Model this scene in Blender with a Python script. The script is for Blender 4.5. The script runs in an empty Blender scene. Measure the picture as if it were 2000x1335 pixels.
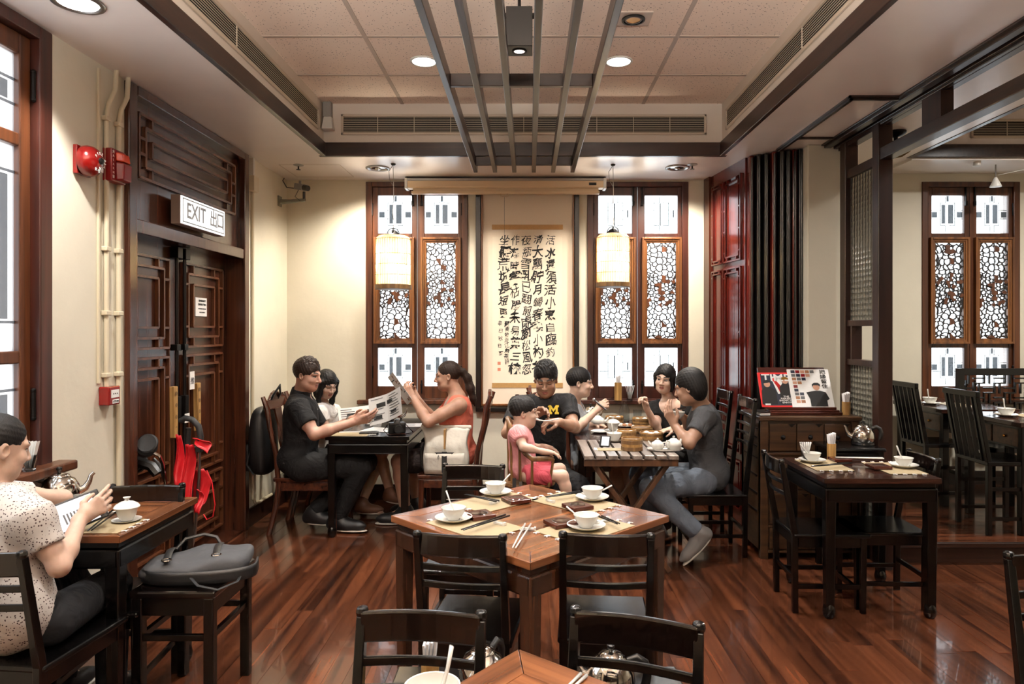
import bpy, math, random
import numpy as np
from mathutils import Vector, Matrix, Euler
from mathutils import geometry as mgeo

scene = bpy.context.scene
COL = scene.collection
R = random.Random(7)
PI = math.pi
D = math.radians

# ------------------------------------------------------------------ camera, world, exposure
CAM_H = 1.53
cam_data = bpy.data.cameras.new('camera')
cam_data.sensor_width = 36.0
cam_data.lens = 24.0
cam_data.shift_x = -0.0165
cam_data.shift_y = -0.01125
cam_data.clip_start = 0.05
cam = bpy.data.objects.new('camera', cam_data)
COL.objects.link(cam)
cam.location = (0, 0, CAM_H)
cam.rotation_euler = (PI / 2, 0, 0)
scene.camera = cam

world = bpy.data.worlds.new('overcast_sky')
scene.world = world
world.use_nodes = True
bg = world.node_tree.nodes['Background']
bg.inputs[0].default_value = (0.93, 0.97, 1.0, 1)
bg.inputs[1].default_value = 3.8
scene.view_settings.view_transform = 'Standard'
scene.view_settings.look = 'None'
scene.view_settings.gamma = 1.0
scene.view_settings.use_curve_mapping = False
scene.view_settings.exposure = 0.55
scene.cycles.use_denoising = True
scene.cycles.max_bounces = 7
scene.cycles.diffuse_bounces = 3
scene.cycles.glossy_bounces = 3
scene.cycles.transmission_bounces = 6
scene.cycles.transparent_max_bounces = 8
scene.cycles.caustics_reflective = False
scene.cycles.caustics_refractive = False
scene.cycles.sample_clamp_indirect = 4.0


def area_light(name, loc, size, power, col, rot=(0, 0, 0), spread=150, shape='DISK', size_y=None, portal=False):
    l = bpy.data.lights.new(name, 'AREA')
    l.shape = shape
    l.size = size
    if size_y:
        l.size_y = size_y
    l.energy = power
    l.color = col
    l.spread = D(spread)
    if portal:
        l.cycles.is_portal = True
    o = bpy.data.objects.new(name, l)
    COL.objects.link(o)
    o.location = loc
    o.rotation_euler = rot
    return o


def spot_light(name, loc, target, power, col, angle=60, blend=.6, r=.03):
    l = bpy.data.lights.new(name, 'SPOT')
    l.energy = power
    l.color = col
    l.spot_size = D(angle)
    l.spot_blend = blend
    l.shadow_soft_size = r
    o = bpy.data.objects.new(name, l)
    COL.objects.link(o)
    o.location = loc
    o.rotation_euler = (Vector(target) - Vector(loc)).to_track_quat('-Z', 'Y').to_euler()
    return o


WARM = (1.0, .90, .77)
NEUT = (1.0, .955, .91)
# recessed lamps in the tiled ceiling (two in view, further rows behind the camera)
for (x, y, p) in ((-.69, 4.49, 26), (.59, 4.49, 26), (-.69, 2.02, 17), (.59, 2.02, 17), (-.69, -.45, 6), (.59, -.45, 6)):
    area_light('ceiling_lamp_light', (x, y, 3.285), .15, p, NEUT, spread=125)
# recessed lamps in the lower ceiling ring
spot_light('wall_washer_light', (-1.87, 2.83, 2.87), (-2.12, 2.95, 0), 85, NEUT, 100, .5, .04)
spot_light('wall_washer_light', (-1.87, .9, 2.87), (-1.87, .9, 0), 22, NEUT, 110, .6, .04)
spot_light('corner_lamp_light', (-1.27, 5.70, 2.87), (-1.35, 6.0, 0), 150, WARM, 140, .7, .05)
spot_light('corner_lamp_light', (1.24, 5.70, 2.87), (1.24, 5.95, 0), 150, WARM, 140, .7, .05)
# small track spots over the hanging scroll
for x in (-.30, .27):
    spot_light('scroll_spot_light', (x, 5.62, 2.86), (x, 6.17, 1.6), 20, WARM, 62, .8, .02)
# lamps of the side room on the right
area_light('side_room_lamp_light', (4.1, 4.4, 3.4), .2, 60, NEUT, spread=150)
area_light('side_room_lamp_light', (4.1, 2.4, 3.4), .2, 40, NEUT, spread=150)
spot_light('track_spot_light', (4.1, 5.95, 2.70), (3.9, 5.3, .9), 22, NEUT, 75, .6, .02)
# added fill lamps out of view, put in to brighten the ceiling
FILL_LAMPS = ((-1.0, .62, 2.25), (1.0, .62, 2.25), (0, -1.0, 2.25))
for (x, y, z) in FILL_LAMPS:
    spot_light('added_ceiling_fill', (x, y, z + .16), (x, y, 4), 520, NEUT, 172, .3, .10)
    l = bpy.data.lights.new('added_globe_fill', 'POINT')
    l.energy = 4
    l.color = NEUT
    l.shadow_soft_size = .10
    o = bpy.data.objects.new('added_globe_fill', l)
    COL.objects.link(o)
    o.location = (x, y, z)
# lantern bulbs
for (x, y, z) in ((-1.109, 5.58, 2.08), (.69, 5.6, 2.09)):
    l = bpy.data.lights.new('lantern_bulb_light', 'POINT')
    l.energy = 20
    l.color = (1.0, .88, .70)
    l.shadow_soft_size = .05
    o = bpy.data.objects.new('lantern_bulb_light', l)
    COL.objects.link(o)
    o.location = (x, y, z)
# portals guide the daylight through the windows
area_light('window_portal', (-.99, 6.36, 1.85), .85, 1, (1, 1, 1), (-PI / 2, 0, 0), 180, 'RECTANGLE', 1.8, True)
area_light('window_portal', (.95, 6.36, 1.85), .85, 1, (1, 1, 1), (-PI / 2, 0, 0), 180, 'RECTANGLE', 1.8, True)
area_light('window_portal', (4.0, 6.36, 1.85), .85, 1, (1, 1, 1), (-PI / 2, 0, 0), 180, 'RECTANGLE', 1.8, True)
area_light('window_portal', (-2.38, 2.3, 1.9), 1.5, 1, (1, 1, 1), (0, -PI / 2, 0), 180, 'RECTANGLE', 1.6, True)


# ------------------------------------------------------------------ projection helpers (real planes seen by the lens)
def P(px, py, Y):
    return Vector(((px - 1033) * Y / 1333, Y, CAM_H - (py - 645) * Y / 1333))


def G(px, py, z):
    Y = 1333 * (CAM_H - z) / (py - 645)
    return Vector(((px - 1033) * Y / 1333, Y, z))


# ------------------------------------------------------------------ materials
MATS = {}


def new_mat(name):
    m = bpy.data.materials.new(name)
    m.use_nodes = True
    nt = m.node_tree
    b = nt.nodes['Principled BSDF']
    MATS[name] = m
    return m, nt, b


def lin(c):
    return tuple((x / 12.92 if x <= .04045 else ((x + .055) / 1.055) ** 2.4) for x in c)


def ramp(nt, stops):
    r = nt.nodes.new('ShaderNodeValToRGB')
    e = r.color_ramp.elements
    while len(e) < len(stops):
        e.new(.5)
    for i, (p, c) in enumerate(stops):
        e[i].position = p
        e[i].color = (*c, 1)
    return r


def mat(name, col, rough=.5, metal=0, noise=0, nscale=30, bump=0, bscale=80, spec=.5, coat=0, em=None, trans=0, srgb=True, alpha=1):
    """plain surface with slight procedural colour variation and fine relief"""
    m, nt, b = new_mat(name)
    c = lin(col) if srgb else col
    b.inputs['Base Color'].default_value = (*c, 1)
    b.inputs['Roughness'].default_value = rough
    b.inputs['Metallic'].default_value = metal
    b.inputs['Specular IOR Level'].default_value = spec
    b.inputs['Coat Weight'].default_value = coat
    b.inputs['Coat Roughness'].default_value = .1
    b.inputs['Transmission Weight'].default_value = trans
    b.inputs['Alpha'].default_value = alpha
    tc = nt.nodes.new('ShaderNodeTexCoord')
    if noise:
        n = nt.nodes.new('ShaderNodeTexNoise')
        n.inputs['Scale'].default_value = nscale
        n.inputs['Detail'].default_value = 4
        nt.links.new(tc.outputs['Object'], n.inputs['Vector'])
        lo = tuple(max(0, x * (1 - noise)) for x in c)
        hi = tuple(min(1, x * (1 + noise)) for x in c)
        r = ramp(nt, [(.3, lo), (.7, hi)])
        nt.links.new(n.outputs['Fac'], r.inputs['Fac'])
        nt.links.new(r.outputs['Color'], b.inputs['Base Color'])
    if bump:
        n2 = nt.nodes.new('ShaderNodeTexNoise')
        n2.inputs['Scale'].default_value = bscale
        n2.inputs['Detail'].default_value = 3
        nt.links.new(tc.outputs['Object'], n2.inputs['Vector'])
        bp = nt.nodes.new('ShaderNodeBump')
        bp.inputs['Strength'].default_value = bump
        bp.inputs['Distance'].default_value = .01
        nt.links.new(n2.outputs['Fac'], bp.inputs['Height'])
        nt.links.new(bp.outputs['Normal'], b.inputs['Normal'])
    if em:
        b.inputs['Emission Color'].default_value = (*em[0], 1)
        b.inputs['Emission Strength'].default_value = em[1]
    return m


def wood(name, dark, light, rough=.3, axis='Z', scale=1.0, vary=0.0, bump=.15, coat=0, spec=.5):
    """grain streaks along one local axis; vary = brightness spread between objects"""
    m, nt, b = new_mat(name)
    tc = nt.nodes.new('ShaderNodeTexCoord')
    oi = nt.nodes.new('ShaderNodeObjectInfo')
    mp = nt.nodes.new('ShaderNodeMapping')
    s = [38 * scale] * 3
    s['XYZ'.index(axis)] = 1.6 * scale
    mp.inputs['Scale'].default_value = s
    ad = nt.nodes.new('ShaderNodeVectorMath')
    ad.operation = 'ADD'
    mul = nt.nodes.new('ShaderNodeMath')
    mul.operation = 'MULTIPLY'
    mul.inputs[1].default_value = 37.0
    nt.links.new(oi.outputs['Random'], mul.inputs[0])
    nt.links.new(tc.outputs['Object'], mp.inputs['Vector'])
    nt.links.new(mp.outputs['Vector'], ad.inputs[0])
    nt.links.new(mul.outputs[0], ad.inputs[1])
    n = nt.nodes.new('ShaderNodeTexNoise')
    n.inputs['Scale'].default_value = 1.0
    n.inputs['Detail'].default_value = 5
    n.inputs['Distortion'].default_value = .6
    nt.links.new(ad.outputs[0], n.inputs['Vector'])
    r = ramp(nt, [(.32, lin(dark)), (.68, lin(light))])
    nt.links.new(n.outputs['Fac'], r.inputs['Fac'])
    out = r.outputs['Color']
    if vary:
        hs = nt.nodes.new('ShaderNodeHueSaturation')
        mr = nt.nodes.new('ShaderNodeMapRange')
        mr.inputs['To Min'].default_value = 1 - vary
        mr.inputs['To Max'].default_value = 1 + vary
        nt.links.new(oi.outputs['Random'], mr.inputs['Value'])
        nt.links.new(mr.outputs['Result'], hs.inputs['Value'])
        nt.links.new(out, hs.inputs['Color'])
        out = hs.outputs['Color']
    nt.links.new(out, b.inputs['Base Color'])
    b.inputs['Roughness'].default_value = rough
    b.inputs['Coat Weight'].default_value = coat
    b.inputs['Specular IOR Level'].default_value = spec
    if bump:
        bp = nt.nodes.new('ShaderNodeBump')
        bp.inputs['Strength'].default_value = bump
        bp.inputs['Distance'].default_value = .004
        nt.links.new(n.outputs['Fac'], bp.inputs['Height'])
        nt.links.new(bp.outputs['Normal'], b.inputs['Normal'])
    return m


M = {}
M['cream'] = mat('cream_plaster', (.87, .84, .76), .55, noise=.05, nscale=3, bump=.12, bscale=25)
M['cream_right'] = mat('grey_cream_plaster', (.80, .77, .69), .55, noise=.04, nscale=3, bump=.1, bscale=25)
M['soffit'] = mat('ceiling_paint', (.90, .86, .83), .30, noise=.04, nscale=2.5, bump=.10, bscale=9, spec=.6)
M['well'] = mat('well_paint', (.86, .81, .75), .5, noise=.03, nscale=3)
M['trim'] = wood('dark_trim_wood', (.10, .055, .04), (.21, .12, .085), .3, 'X', .8)
M['trim_y'] = wood('dark_trim_wood_along', (.10, .055, .04), (.21, .12, .085), .3, 'Y', .8)
M['beam'] = wood('dark_beam_wood', (.09, .055, .045), (.20, .13, .10), .28, 'Y', .8)
M['screen_wood'] = wood('dark_screen_wood', (.11, .055, .04), (.19, .10, .07), .35, 'Z', .8)
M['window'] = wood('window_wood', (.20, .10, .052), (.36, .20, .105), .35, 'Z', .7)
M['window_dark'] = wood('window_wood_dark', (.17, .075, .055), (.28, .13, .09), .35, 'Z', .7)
M['carved_frame'] = wood('carved_frame_wood', (.30, .17, .085), (.52, .33, .17), .35, 'Z', .7)
M['fret'] = wood('carved_fret_wood', (.06, .038, .028), (.13, .075, .048), .5, 'Z', 1, bump=0)
M['fret_leaf'] = wood('carved_leaf_wood', (.24, .13, .065), (.40, .22, .11), .5, 'Z', 1, bump=0)
M['door'] = wood('door_wood', (.16, .08, .052), (.31, .165, .105), .22, 'Z', .8)
M['door_bar'] = wood('door_lattice_wood', (.26, .145, .09), (.42, .25, .15), .3, 'Z', .8)
M['red_panel'] = wood('red_folding_panel_wood', (.20, .05, .038), (.36, .10, .07), .16, 'Z', .8)
M['stack'] = mat('black_folding_edge', (.045, .036, .033), .3, noise=.3, nscale=6)
M['lacquer'] = mat('black_lacquer', (.015, .013, .0125), .24, noise=.3, nscale=8, bump=.05, bscale=18, coat=.15, spec=.4)
M['lacquer_brown'] = mat('dark_brown_lacquer', (.040, .024, .020), .14, noise=.3, nscale=8, bump=.04, bscale=14, coat=.5)
M['tabletop'] = wood('tabletop_wood', (.27, .15, .085), (.53, .33, .20), .2, 'X', .55, vary=.08, coat=.12)
M['tabletop_y'] = wood('tabletop_wood_across', (.27, .15, .085), (.53, .33, .20), .2, 'Y', .55, vary=.08, coat=.12)
M['table_leg'] = wood('table_leg_wood', (.11, .062, .040), (.23, .135, .085), .26, 'Z', .7)
M['dark_top'] = wood('dark_tabletop_wood', (.10, .05, .04), (.22, .12, .085), .16, 'X', .6, coat=.3)
M['rosewood'] = wood('rosewood', (.16, .075, .05), (.33, .17, .11), .26, 'Z', .8)
M['rosewood_x'] = wood('rosewood_across', (.16, .075, .05), (.33, .17, .11), .26, 'X', .8)
M['cabinet'] = wood('cabinet_wood', (.16, .105, .07), (.31, .215, .14), .3, 'X', .7)
M['slat'] = wood('pale_slat_wood', (.40, .36, .33), (.62, .58, .55), .28, 'Y', .8, vary=.08)
M['slat_leg'] = wood('folding_leg_wood', (.20, .125, .075), (.36, .24, .15), .4, 'Z', .8)
M['oak'] = wood('oak_chair_wood', (.30, .20, .11), (.50, .36, .21), .4, 'Z', .9)
M['baseboard'] = wood('baseboard_wood', (.10, .05, .035), (.18, .09, .06), .3, 'X', .7)
M['bamboo'] = wood('bamboo', (.55, .40, .22), (.78, .62, .38), .4, 'Z', .9)
M['bamboo_dark'] = wood('old_bamboo', (.34, .24, .14), (.55, .42, .26), .45, 'Z', .9)
M['coaster'] = wood('coaster_wood', (.17, .065, .045), (.30, .13, .085), .25, 'X', 1)
M['porcelain'] = mat('white_porcelain', (.90, .89, .86), .12, coat=.4, spec=.6)
M['porcelain_pat'] = mat('painted_porcelain', (.86, .86, .86), .12, coat=.4)
M['cobalt'] = mat('cobalt_glaze', (.18, .24, .42), .2)
M['steel'] = mat('polished_steel', (.82, .80, .77), .10, metal=1, bump=.03, bscale=12)
M['brushed'] = mat('brushed_steel', (.62, .61, .60), .32, metal=1)
M['black_plastic'] = mat('black_plastic', (.03, .03, .03), .35)
M['black_rubber'] = mat('black_rubber', (.05, .05, .05), .6)
M['iron'] = mat('dark_iron', (.06, .05, .045), .45, metal=.6)
M['conduit'] = mat('cream_conduit', (.84, .79, .68), .4)
M['white_plastic'] = mat('white_plastic', (.84, .83, .80), .4)
M['white_paper'] = mat('white_paper', (.93, .92, .90), .7, noise=.03, nscale=60)
M['grey_paper'] = mat('printed_paper', (.78, .77, .75), .6, noise=.03, nscale=60)
M['ink'] = mat('black_ink', (.07, .07, .07), .7)
M['grey_ink'] = mat('grey_ink', (.38, .38, .38), .7)
M['red_paint'] = mat('red_enamel', (.50, .06, .05), .22, coat=.4)
M['red_dark'] = mat('dark_red_plastic', (.47, .04, .06), .3)
M['amber'] = mat('amber_lens', (.85, .25, .08), .2)
M['red_print'] = mat('red_print', (.85, .13, .12), .4)
M['navy_print'] = mat('navy_print', (.10, .13, .20), .4)
M['skin_print'] = mat('skin_print', (.76, .56, .45), .5)
M['red_cloth'] = mat('red_nylon', (.74, .07, .11), .45, noise=.12, nscale=14, bump=.3, bscale=30)
M['canvas'] = mat('white_canvas', (.83, .80, .74), .8, noise=.05, nscale=20, bump=.35, bscale=26)
M['webbing'] = mat('black_webbing', (.05, .05, .05), .6)
M['bag'] = mat('charcoal_nylon', (.25, .255, .265), .75, noise=.12, nscale=9, bump=.5, bscale=16, spec=.25)
M['bag_dark'] = mat('black_nylon', (.045, .045, .05), .5, bump=.2, bscale=30)
M['brass'] = mat('old_brass', (.62, .45, .22), .3, metal=1)
M['gold_band'] = mat('gold_silk', (.70, .54, .33), .5, noise=.08, nscale=90)
M['scroll_silk'] = mat('cream_silk', (.92, .86, .77), .55, noise=.02, nscale=120)
M['scroll_paper'] = mat('rice_paper', (.94, .89, .80), .6, noise=.03, nscale=6)
M['seal'] = mat('seal_red_faded', (.80, .50, .40), .6)
M['black_frame'] = mat('black_frame', (.05, .035, .03), .3)
M['screen_case'] = mat('cream_enamel', (.86, .76, .62), .4)
M['vent_dark'] = mat('vent_shadow', (.03, .022, .02), .8)
M['vent'] = mat('vent_enamel', (.78, .72, .64), .45)
M['tbar'] = mat('ceiling_grid', (.70, .63, .57), .5)
M['napkin'] = mat('napkin_tissue', (.93, .92, .92), .8, bump=.2, bscale=60)
M['dough'] = mat('steamed_dough', (.93, .91, .87), .45, noise=.03, nscale=40)
M['food'] = mat('food_brown', (.62, .42, .28), .5, noise=.3, nscale=60)
M['screen_glow'] = mat('lit_phone_screen', (.8, .8, .82), .2, em=((.85, .88, .92), .55))
M['glassware'] = mat('drinking_glass', (.95, .97, .97), .03, trans=1)
M['lamp_on'] = mat('lit_lamp_disc', (1, 1, 1), .5, em=((1.0, .93, .84), 9))
M['lamp_dim'] = mat('lamp_reflector', (.75, .73, .70), .15, metal=1)
M['spot_on'] = mat('lit_spot_lens', (1, .9, .85), .4, em=((1, .8, .72), 2.5))
M['exit_face'] = mat('lit_exit_panel', (.93, .94, .93), .4, em=((.96, .98, 1.0), .75))
M['exit_letter'] = mat('exit_letter_grey', (.66, .67, .67), .5)
M['exit_case'] = mat('exit_case', (.55, .48, .44), .4)
M['cctv'] = mat('grey_enamel', (.55, .54, .52), .4)
M['cctv_arm'] = mat('grey_green_arm', (.42, .41, .36), .5)


def tile_mat():
    m, nt, b = new_mat('mineral_ceiling_tile')
    tc = nt.nodes.new('ShaderNodeTexCoord')
    v = nt.nodes.new('ShaderNodeTexVoronoi')
    v.inputs['Scale'].default_value = 62
    n = nt.nodes.new('ShaderNodeTexNoise')
    n.inputs['Scale'].default_value = 45
    nt.links.new(tc.outputs['Object'], v.inputs['Vector'])
    nt.links.new(tc.outputs['Object'], n.inputs['Vector'])
    ma = nt.nodes.new('ShaderNodeMath')
    ma.operation = 'MULTIPLY'
    nt.links.new(v.outputs['Distance'], ma.inputs[0])
    nt.links.new(n.outputs['Fac'], ma.inputs[1])
    r = ramp(nt, [(.055, lin((.40, .31, .26))), (.10, lin((.93, .85, .78)))])
    nt.links.new(ma.outputs[0], r.inputs['Fac'])
    nt.links.new(r.outputs['Color'], b.inputs['Base Color'])
    b.inputs['Roughness'].default_value = .8
    return m


M['tile'] = tile_mat()


def floor_mat(name, axis):
    m = wood(name, (.17, .085, .055), (.38, .21, .128), .17, axis, .6, vary=.30, bump=.03, coat=.25)
    return m


M['plank'] = floor_mat('merbau_plank', 'Y')
M['plank_x'] = floor_mat('merbau_plank_across', 'X')


def pane_mat(name, tint, frost, white):
    """glass lit from outside: part clear, part milky translucent"""
    m = bpy.data.materials.new(name)
    m.use_nodes = True
    nt = m.node_tree
    nt.nodes.clear()
    out = nt.nodes.new('ShaderNodeOutputMaterial')
    t = nt.nodes.new('ShaderNodeBsdfTransparent')
    t.inputs[0].default_value = (*tint, 1)
    tl = nt.nodes.new('ShaderNodeBsdfTranslucent')
    tl.inputs[0].default_value = (*white, 1)
    g = nt.nodes.new('ShaderNodeBsdfGlossy')
    g.inputs['Roughness'].default_value = .1
    g.inputs[0].default_value = (.5, .5, .5, 1)
    mx = nt.nodes.new('ShaderNodeMixShader')
    mx.inputs[0].default_value = frost
    nt.links.new(t.outputs[0], mx.inputs[1])
    nt.links.new(tl.outputs[0], mx.inputs[2])
    m2 = nt.nodes.new('ShaderNodeMixShader')
    m2.inputs[0].default_value = .05
    nt.links.new(mx.outputs[0], m2.inputs[1])
    nt.links.new(g.outputs[0], m2.inputs[2])
    nt.links.new(m2.outputs[0], out.inputs[0])
    return m


M['pane'] = pane_mat('clear_window_pane', (.92, .94, .95), .12, (.9, .9, .9))
M['pane_line'] = pane_mat('etched_line', (.30, .30, .30), .3, (.25, .25, .25))
M['pane_soft'] = pane_mat('etched_soft_line', (.36, .36, .37), .3, (.3, .3, .3))
M['pane_grey'] = pane_mat('etched_grey_glass', (.28, .29, .30), .2, (.12, .12, .12))
M['pane_left'] = pane_mat('frosted_white_pane', (.86, .86, .87), .25, (.9, .9, .9))


def bottle_glass():
    m, nt, b = new_mat('pressed_screen_glass')
    tc = nt.nodes.new('ShaderNodeTexCoord')
    v = nt.nodes.new('ShaderNodeTexVoronoi')
    v.inputs['Scale'].default_value = 26
    v.inputs['Randomness'].default_value = .15
    nt.links.new(tc.outputs['Object'], v.inputs['Vector'])
    bp = nt.nodes.new('ShaderNodeBump')
    bp.inputs['Strength'].default_value = .9
    bp.inputs['Distance'].default_value = .02
    nt.links.new(v.outputs['Distance'], bp.inputs['Height'])
    nt.links.new(bp.outputs['Normal'], b.inputs['Normal'])
    b.inputs['Base Color'].default_value = (.16, .15, .12, 1)
    b.inputs['Roughness'].default_value = .2
    b.inputs['Alpha'].default_value = .88
    b.inputs['Specular IOR Level'].default_value = .9
    return m


M['bottle_glass'] = bottle_glass()


def shade_mat():
    m = bpy.data.materials.new('lantern_paper')
    m.use_nodes = True
    nt = m.node_tree
    nt.nodes.clear()
    out = nt.nodes.new('ShaderNodeOutputMaterial')
    tl = nt.nodes.new('ShaderNodeBsdfTranslucent')
    df = nt.nodes.new('ShaderNodeBsdfDiffuse')
    tc = nt.nodes.new('ShaderNodeTexCoord')
    n = nt.nodes.new('ShaderNodeTexNoise')
    n.inputs['Scale'].default_value = 6
    nt.links.new(tc.outputs['Object'], n.inputs['Vector'])
    r = ramp(nt, [(.35, lin((.56, .46, .31))), (.6, lin((.74, .69, .57)))])
    nt.links.new(n.outputs['Fac'], r.inputs['Fac'])
    nt.links.new(r.outputs['Color'], tl.inputs[0])
    nt.links.new(r.outputs['Color'], df.inputs[0])
    mx = nt.nodes.new('ShaderNodeMixShader')
    mx.inputs[0].default_value = .35
    nt.links.new(tl.outputs[0], mx.inputs[1])
    nt.links.new(df.outputs[0], mx.inputs[2])
    nt.links.new(mx.outputs[0], out.inputs[0])
    return m


M['shade'] = shade_mat()


def mat_placemat():
    m, nt, b = new_mat('bamboo_placemat')
    tc = nt.nodes.new('ShaderNodeTexCoord')
    w = nt.nodes.new('ShaderNodeTexWave')
    w.inputs['Scale'].default_value = 75
    w.inputs['Distortion'].default_value = .3
    w.bands_direction = 'Y'
    nt.links.new(tc.outputs['Object'], w.inputs['Vector'])
    r = ramp(nt, [(.1, lin((.46, .39, .28))), (.6, lin((.72, .65, .51)))])
    nt.links.new(w.outputs['Fac'], r.inputs['Fac'])
    nt.links.new(r.outputs['Color'], b.inputs['Base Color'])
    b.inputs['Roughness'].default_value = .55
    return m


M['placemat'] = mat_placemat()


# ------------------------------------------------------------------ mesh helpers
class MB:
    def __init__(s):
        s.v = []
        s.f = []

    def quadbox(s, p):  # 8 corner points, bottom 4 then top 4, both counter-clockwise from above
        b = len(s.v)
        s.v += [tuple(x) for x in p]
        s.f += [(b + 3, b + 2, b + 1, b), (b + 4, b + 5, b + 6, b + 7)]
        for i in range(4):
            j = (i + 1) % 4
            s.f.append((b + i, b + j, b + 4 + j, b + 4 + i))
        return s

    def mm(s, x0, y0, z0, x1, y1, z1):
        return s.quadbox([(x0, y0, z0), (x1, y0, z0), (x1, y1, z0), (x0, y1, z0), (x0, y0, z1), (x1, y0, z1), (x1, y1, z1), (x0, y1, z1)])

    def box(s, c, size, rot=None):
        hx, hy, hz = [q / 2 for q in size]
        m = rot.to_matrix() if isinstance(rot, Euler) else (rot if rot else Matrix.Identity(3))
        pts = [(-hx, -hy, -hz), (hx, -hy, -hz), (hx, hy, -hz), (-hx, hy, -hz), (-hx, -hy, hz), (hx, -hy, hz), (hx, hy, hz), (-hx, hy, hz)]
        return s.quadbox([Vector(c) + m @ Vector(p) for p in pts])

    def bar(s, a, b, w, h, up=(0, 0, 1)):  # rectangular bar from a to b
        a, b = Vector(a), Vector(b)
        d = (b - a).normalized()
        u = Vector(up)
        if abs(d.dot(u)) > .99:
            u = Vector((0, 1, 0))
        x = d.cross(u).normalized()
        z = x.cross(d).normalized()
        x *= w / 2
        z *= h / 2
        return s.quadbox([a - x - z, a + x - z, b + x - z, b - x - z, a - x + z, a + x + z, b + x + z, b - x + z])

    def cyl(s, a, b, r0, r1=None, n=12, cap=True):
        return s.tube([a, b], [r0, r0 if r1 is None else r1], n, cap)

    def tube(s, pts, r, n=8, cap=True, flat=1.0):
        pts = [Vector(p) for p in pts]
        if not isinstance(r, (list, tuple)):
            r = [r] * len(pts)
        b0 = len(s.v)
        t = (pts[1] - pts[0]).normalized()
        ref = Vector((0, 0, 1)) if abs(t.z) < .9 else Vector((1, 0, 0))
        x = t.cross(ref).normalized()
        for i, p in enumerate(pts):
            if i == 0:
                t = (pts[1] - pts[0])
            elif i == len(pts) - 1:
                t = (pts[-1] - pts[-2])
            else:
                t = (pts[i + 1] - pts[i - 1])
            t.normalize()
            x = (x - t * x.dot(t)).normalized()
            y = t.cross(x)
            for k in range(n):
                a = 2 * PI * k / n
                s.v.append(tuple(p + (x * math.cos(a) + y * math.sin(a) * flat) * r[i]))
        for i in range(len(pts) - 1):
            for k in range(n):
                k2 = (k + 1) % n
                s.f.append((b0 + i * n + k, b0 + i * n + k2, b0 + (i + 1) * n + k2, b0 + (i + 1) * n + k))
        if cap:
            s.f.append(tuple(b0 + k for k in reversed(range(n))))
            e = b0 + (len(pts) - 1) * n
            s.f.append(tuple(e + k for k in range(n)))
        return s

    def lathe(s, prof, n=24, c=(0, 0, 0), mtx=None, scale=(1, 1)):
        b0 = len(s.v)
        c = Vector(c)
        for (r, z) in prof:
            for k in range(n):
                a = 2 * PI * k / n
                p = Vector((math.cos(a) * r * scale[0], math.sin(a) * r * scale[1], z))
                if mtx:
                    p = mtx @ p
                s.v.append(tuple(c + p))
        for i in range(len(prof) - 1):
            for k in range(n):
                k2 = (k + 1) % n
                s.f.append((b0 + i * n + k, b0 + i * n + k2, b0 + (i + 1) * n + k2, b0 + (i + 1) * n + k))
        if prof[0][0] > 1e-5:
            s.f.append(tuple(b0 + k for k in reversed(range(n))))
        if prof[-1][0] > 1e-5:
            e = b0 + (len(prof) - 1) * n
            s.f.append(tuple(e + k for k in range(n)))
        return s

    def ball(s, c, r, n=12, m=8, rot=None):
        if not isinstance(r, (list, tuple)):
            r = (r, r, r)
        b0 = len(s.v)
        for i in range(m + 1):
            th = PI * i / m - PI / 2
            for k in range(n):
                a = 2 * PI * k / n
                p = Vector((math.cos(th) * math.cos(a) * r[0], math.cos(th) * math.sin(a) * r[1], math.sin(th) * r[2]))
                if rot:
                    p = rot @ p
                s.v.append(tuple(Vector(c) + p))
        for i in range(m):
            for k in range(n):
                k2 = (k + 1) % n
                s.f.append((b0 + i * n + k, b0 + i * n + k2, b0 + (i + 1) * n + k2, b0 + (i + 1) * n + k))
        return s

    def prism(s, poly, d, origin=(0, 0, 0), u=(1, 0, 0), w=(0, 0, 1)):
        """polygon in the (u, w) plane extruded by d along u x w reversed"""
        o, u, w = Vector(origin), Vector(u), Vector(w)
        nrm = u.cross(w).normalized() * d
        b = len(s.v)
        n = len(poly)
        for (a, c) in poly:
            s.v.append(tuple(o + u * a + w * c))
        for (a, c) in poly:
            s.v.append(tuple(o + u * a + w * c + nrm))
        s.f.append(tuple(b + i for i in reversed(range(n))))
        s.f.append(tuple(b + n + i for i in range(n)))
        for i in range(n):
            j = (i + 1) % n
            s.f.append((b + i, b + j, b + n + j, b + n + i))
        return s

    def grid(s, fn, nu, nv, thick=0):
        """surface fn(u, v) on the unit square"""
        b = len(s.v)
        for i in range(nu + 1):
            for j in range(nv + 1):
                s.v.append(tuple(fn(i / nu, j / nv)))
        for i in range(nu):
            for j in range(nv):
                a = b + i * (nv + 1) + j
                s.f.append((a, a + nv + 1, a + nv + 2, a + 1))
        return s

    def mesh(s, name, smooth=False):
        me = bpy.data.meshes.new(name)
        me.from_pydata(s.v, [], s.f)
        me.validate()
        if smooth:
            me.polygons.foreach_set('use_smooth', [True] * len(me.polygons))
        me.update()
        return me

    def build(s, name, m, parent=None, smooth=False, bevel=0, solid=0, sub=0):
        me = s.mesh(name, smooth)
        o = link(name, me, m, parent)
        if solid:
            md = o.modifiers.new('solid', 'SOLIDIFY')
            md.thickness = solid
            md.offset = 0
        if bevel:
            md = o.modifiers.new('bevel', 'BEVEL')
            md.width = bevel
            md.segments = 2
            md.limit_method = 'ANGLE'
            md.angle_limit = D(40)
        if sub:
            md = o.modifiers.new('sub', 'SUBSURF')
            md.levels = md.render_levels = sub
        if smooth and not bevel and not sub:
            autosmooth(me)
        return o


def autosmooth(me, ang=40):
    """mark edges sharper than ang so that smooth shading keeps its creases"""
    try:
        me.set_sharp_from_angle(angle=D(ang))
    except Exception:
        pass


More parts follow.
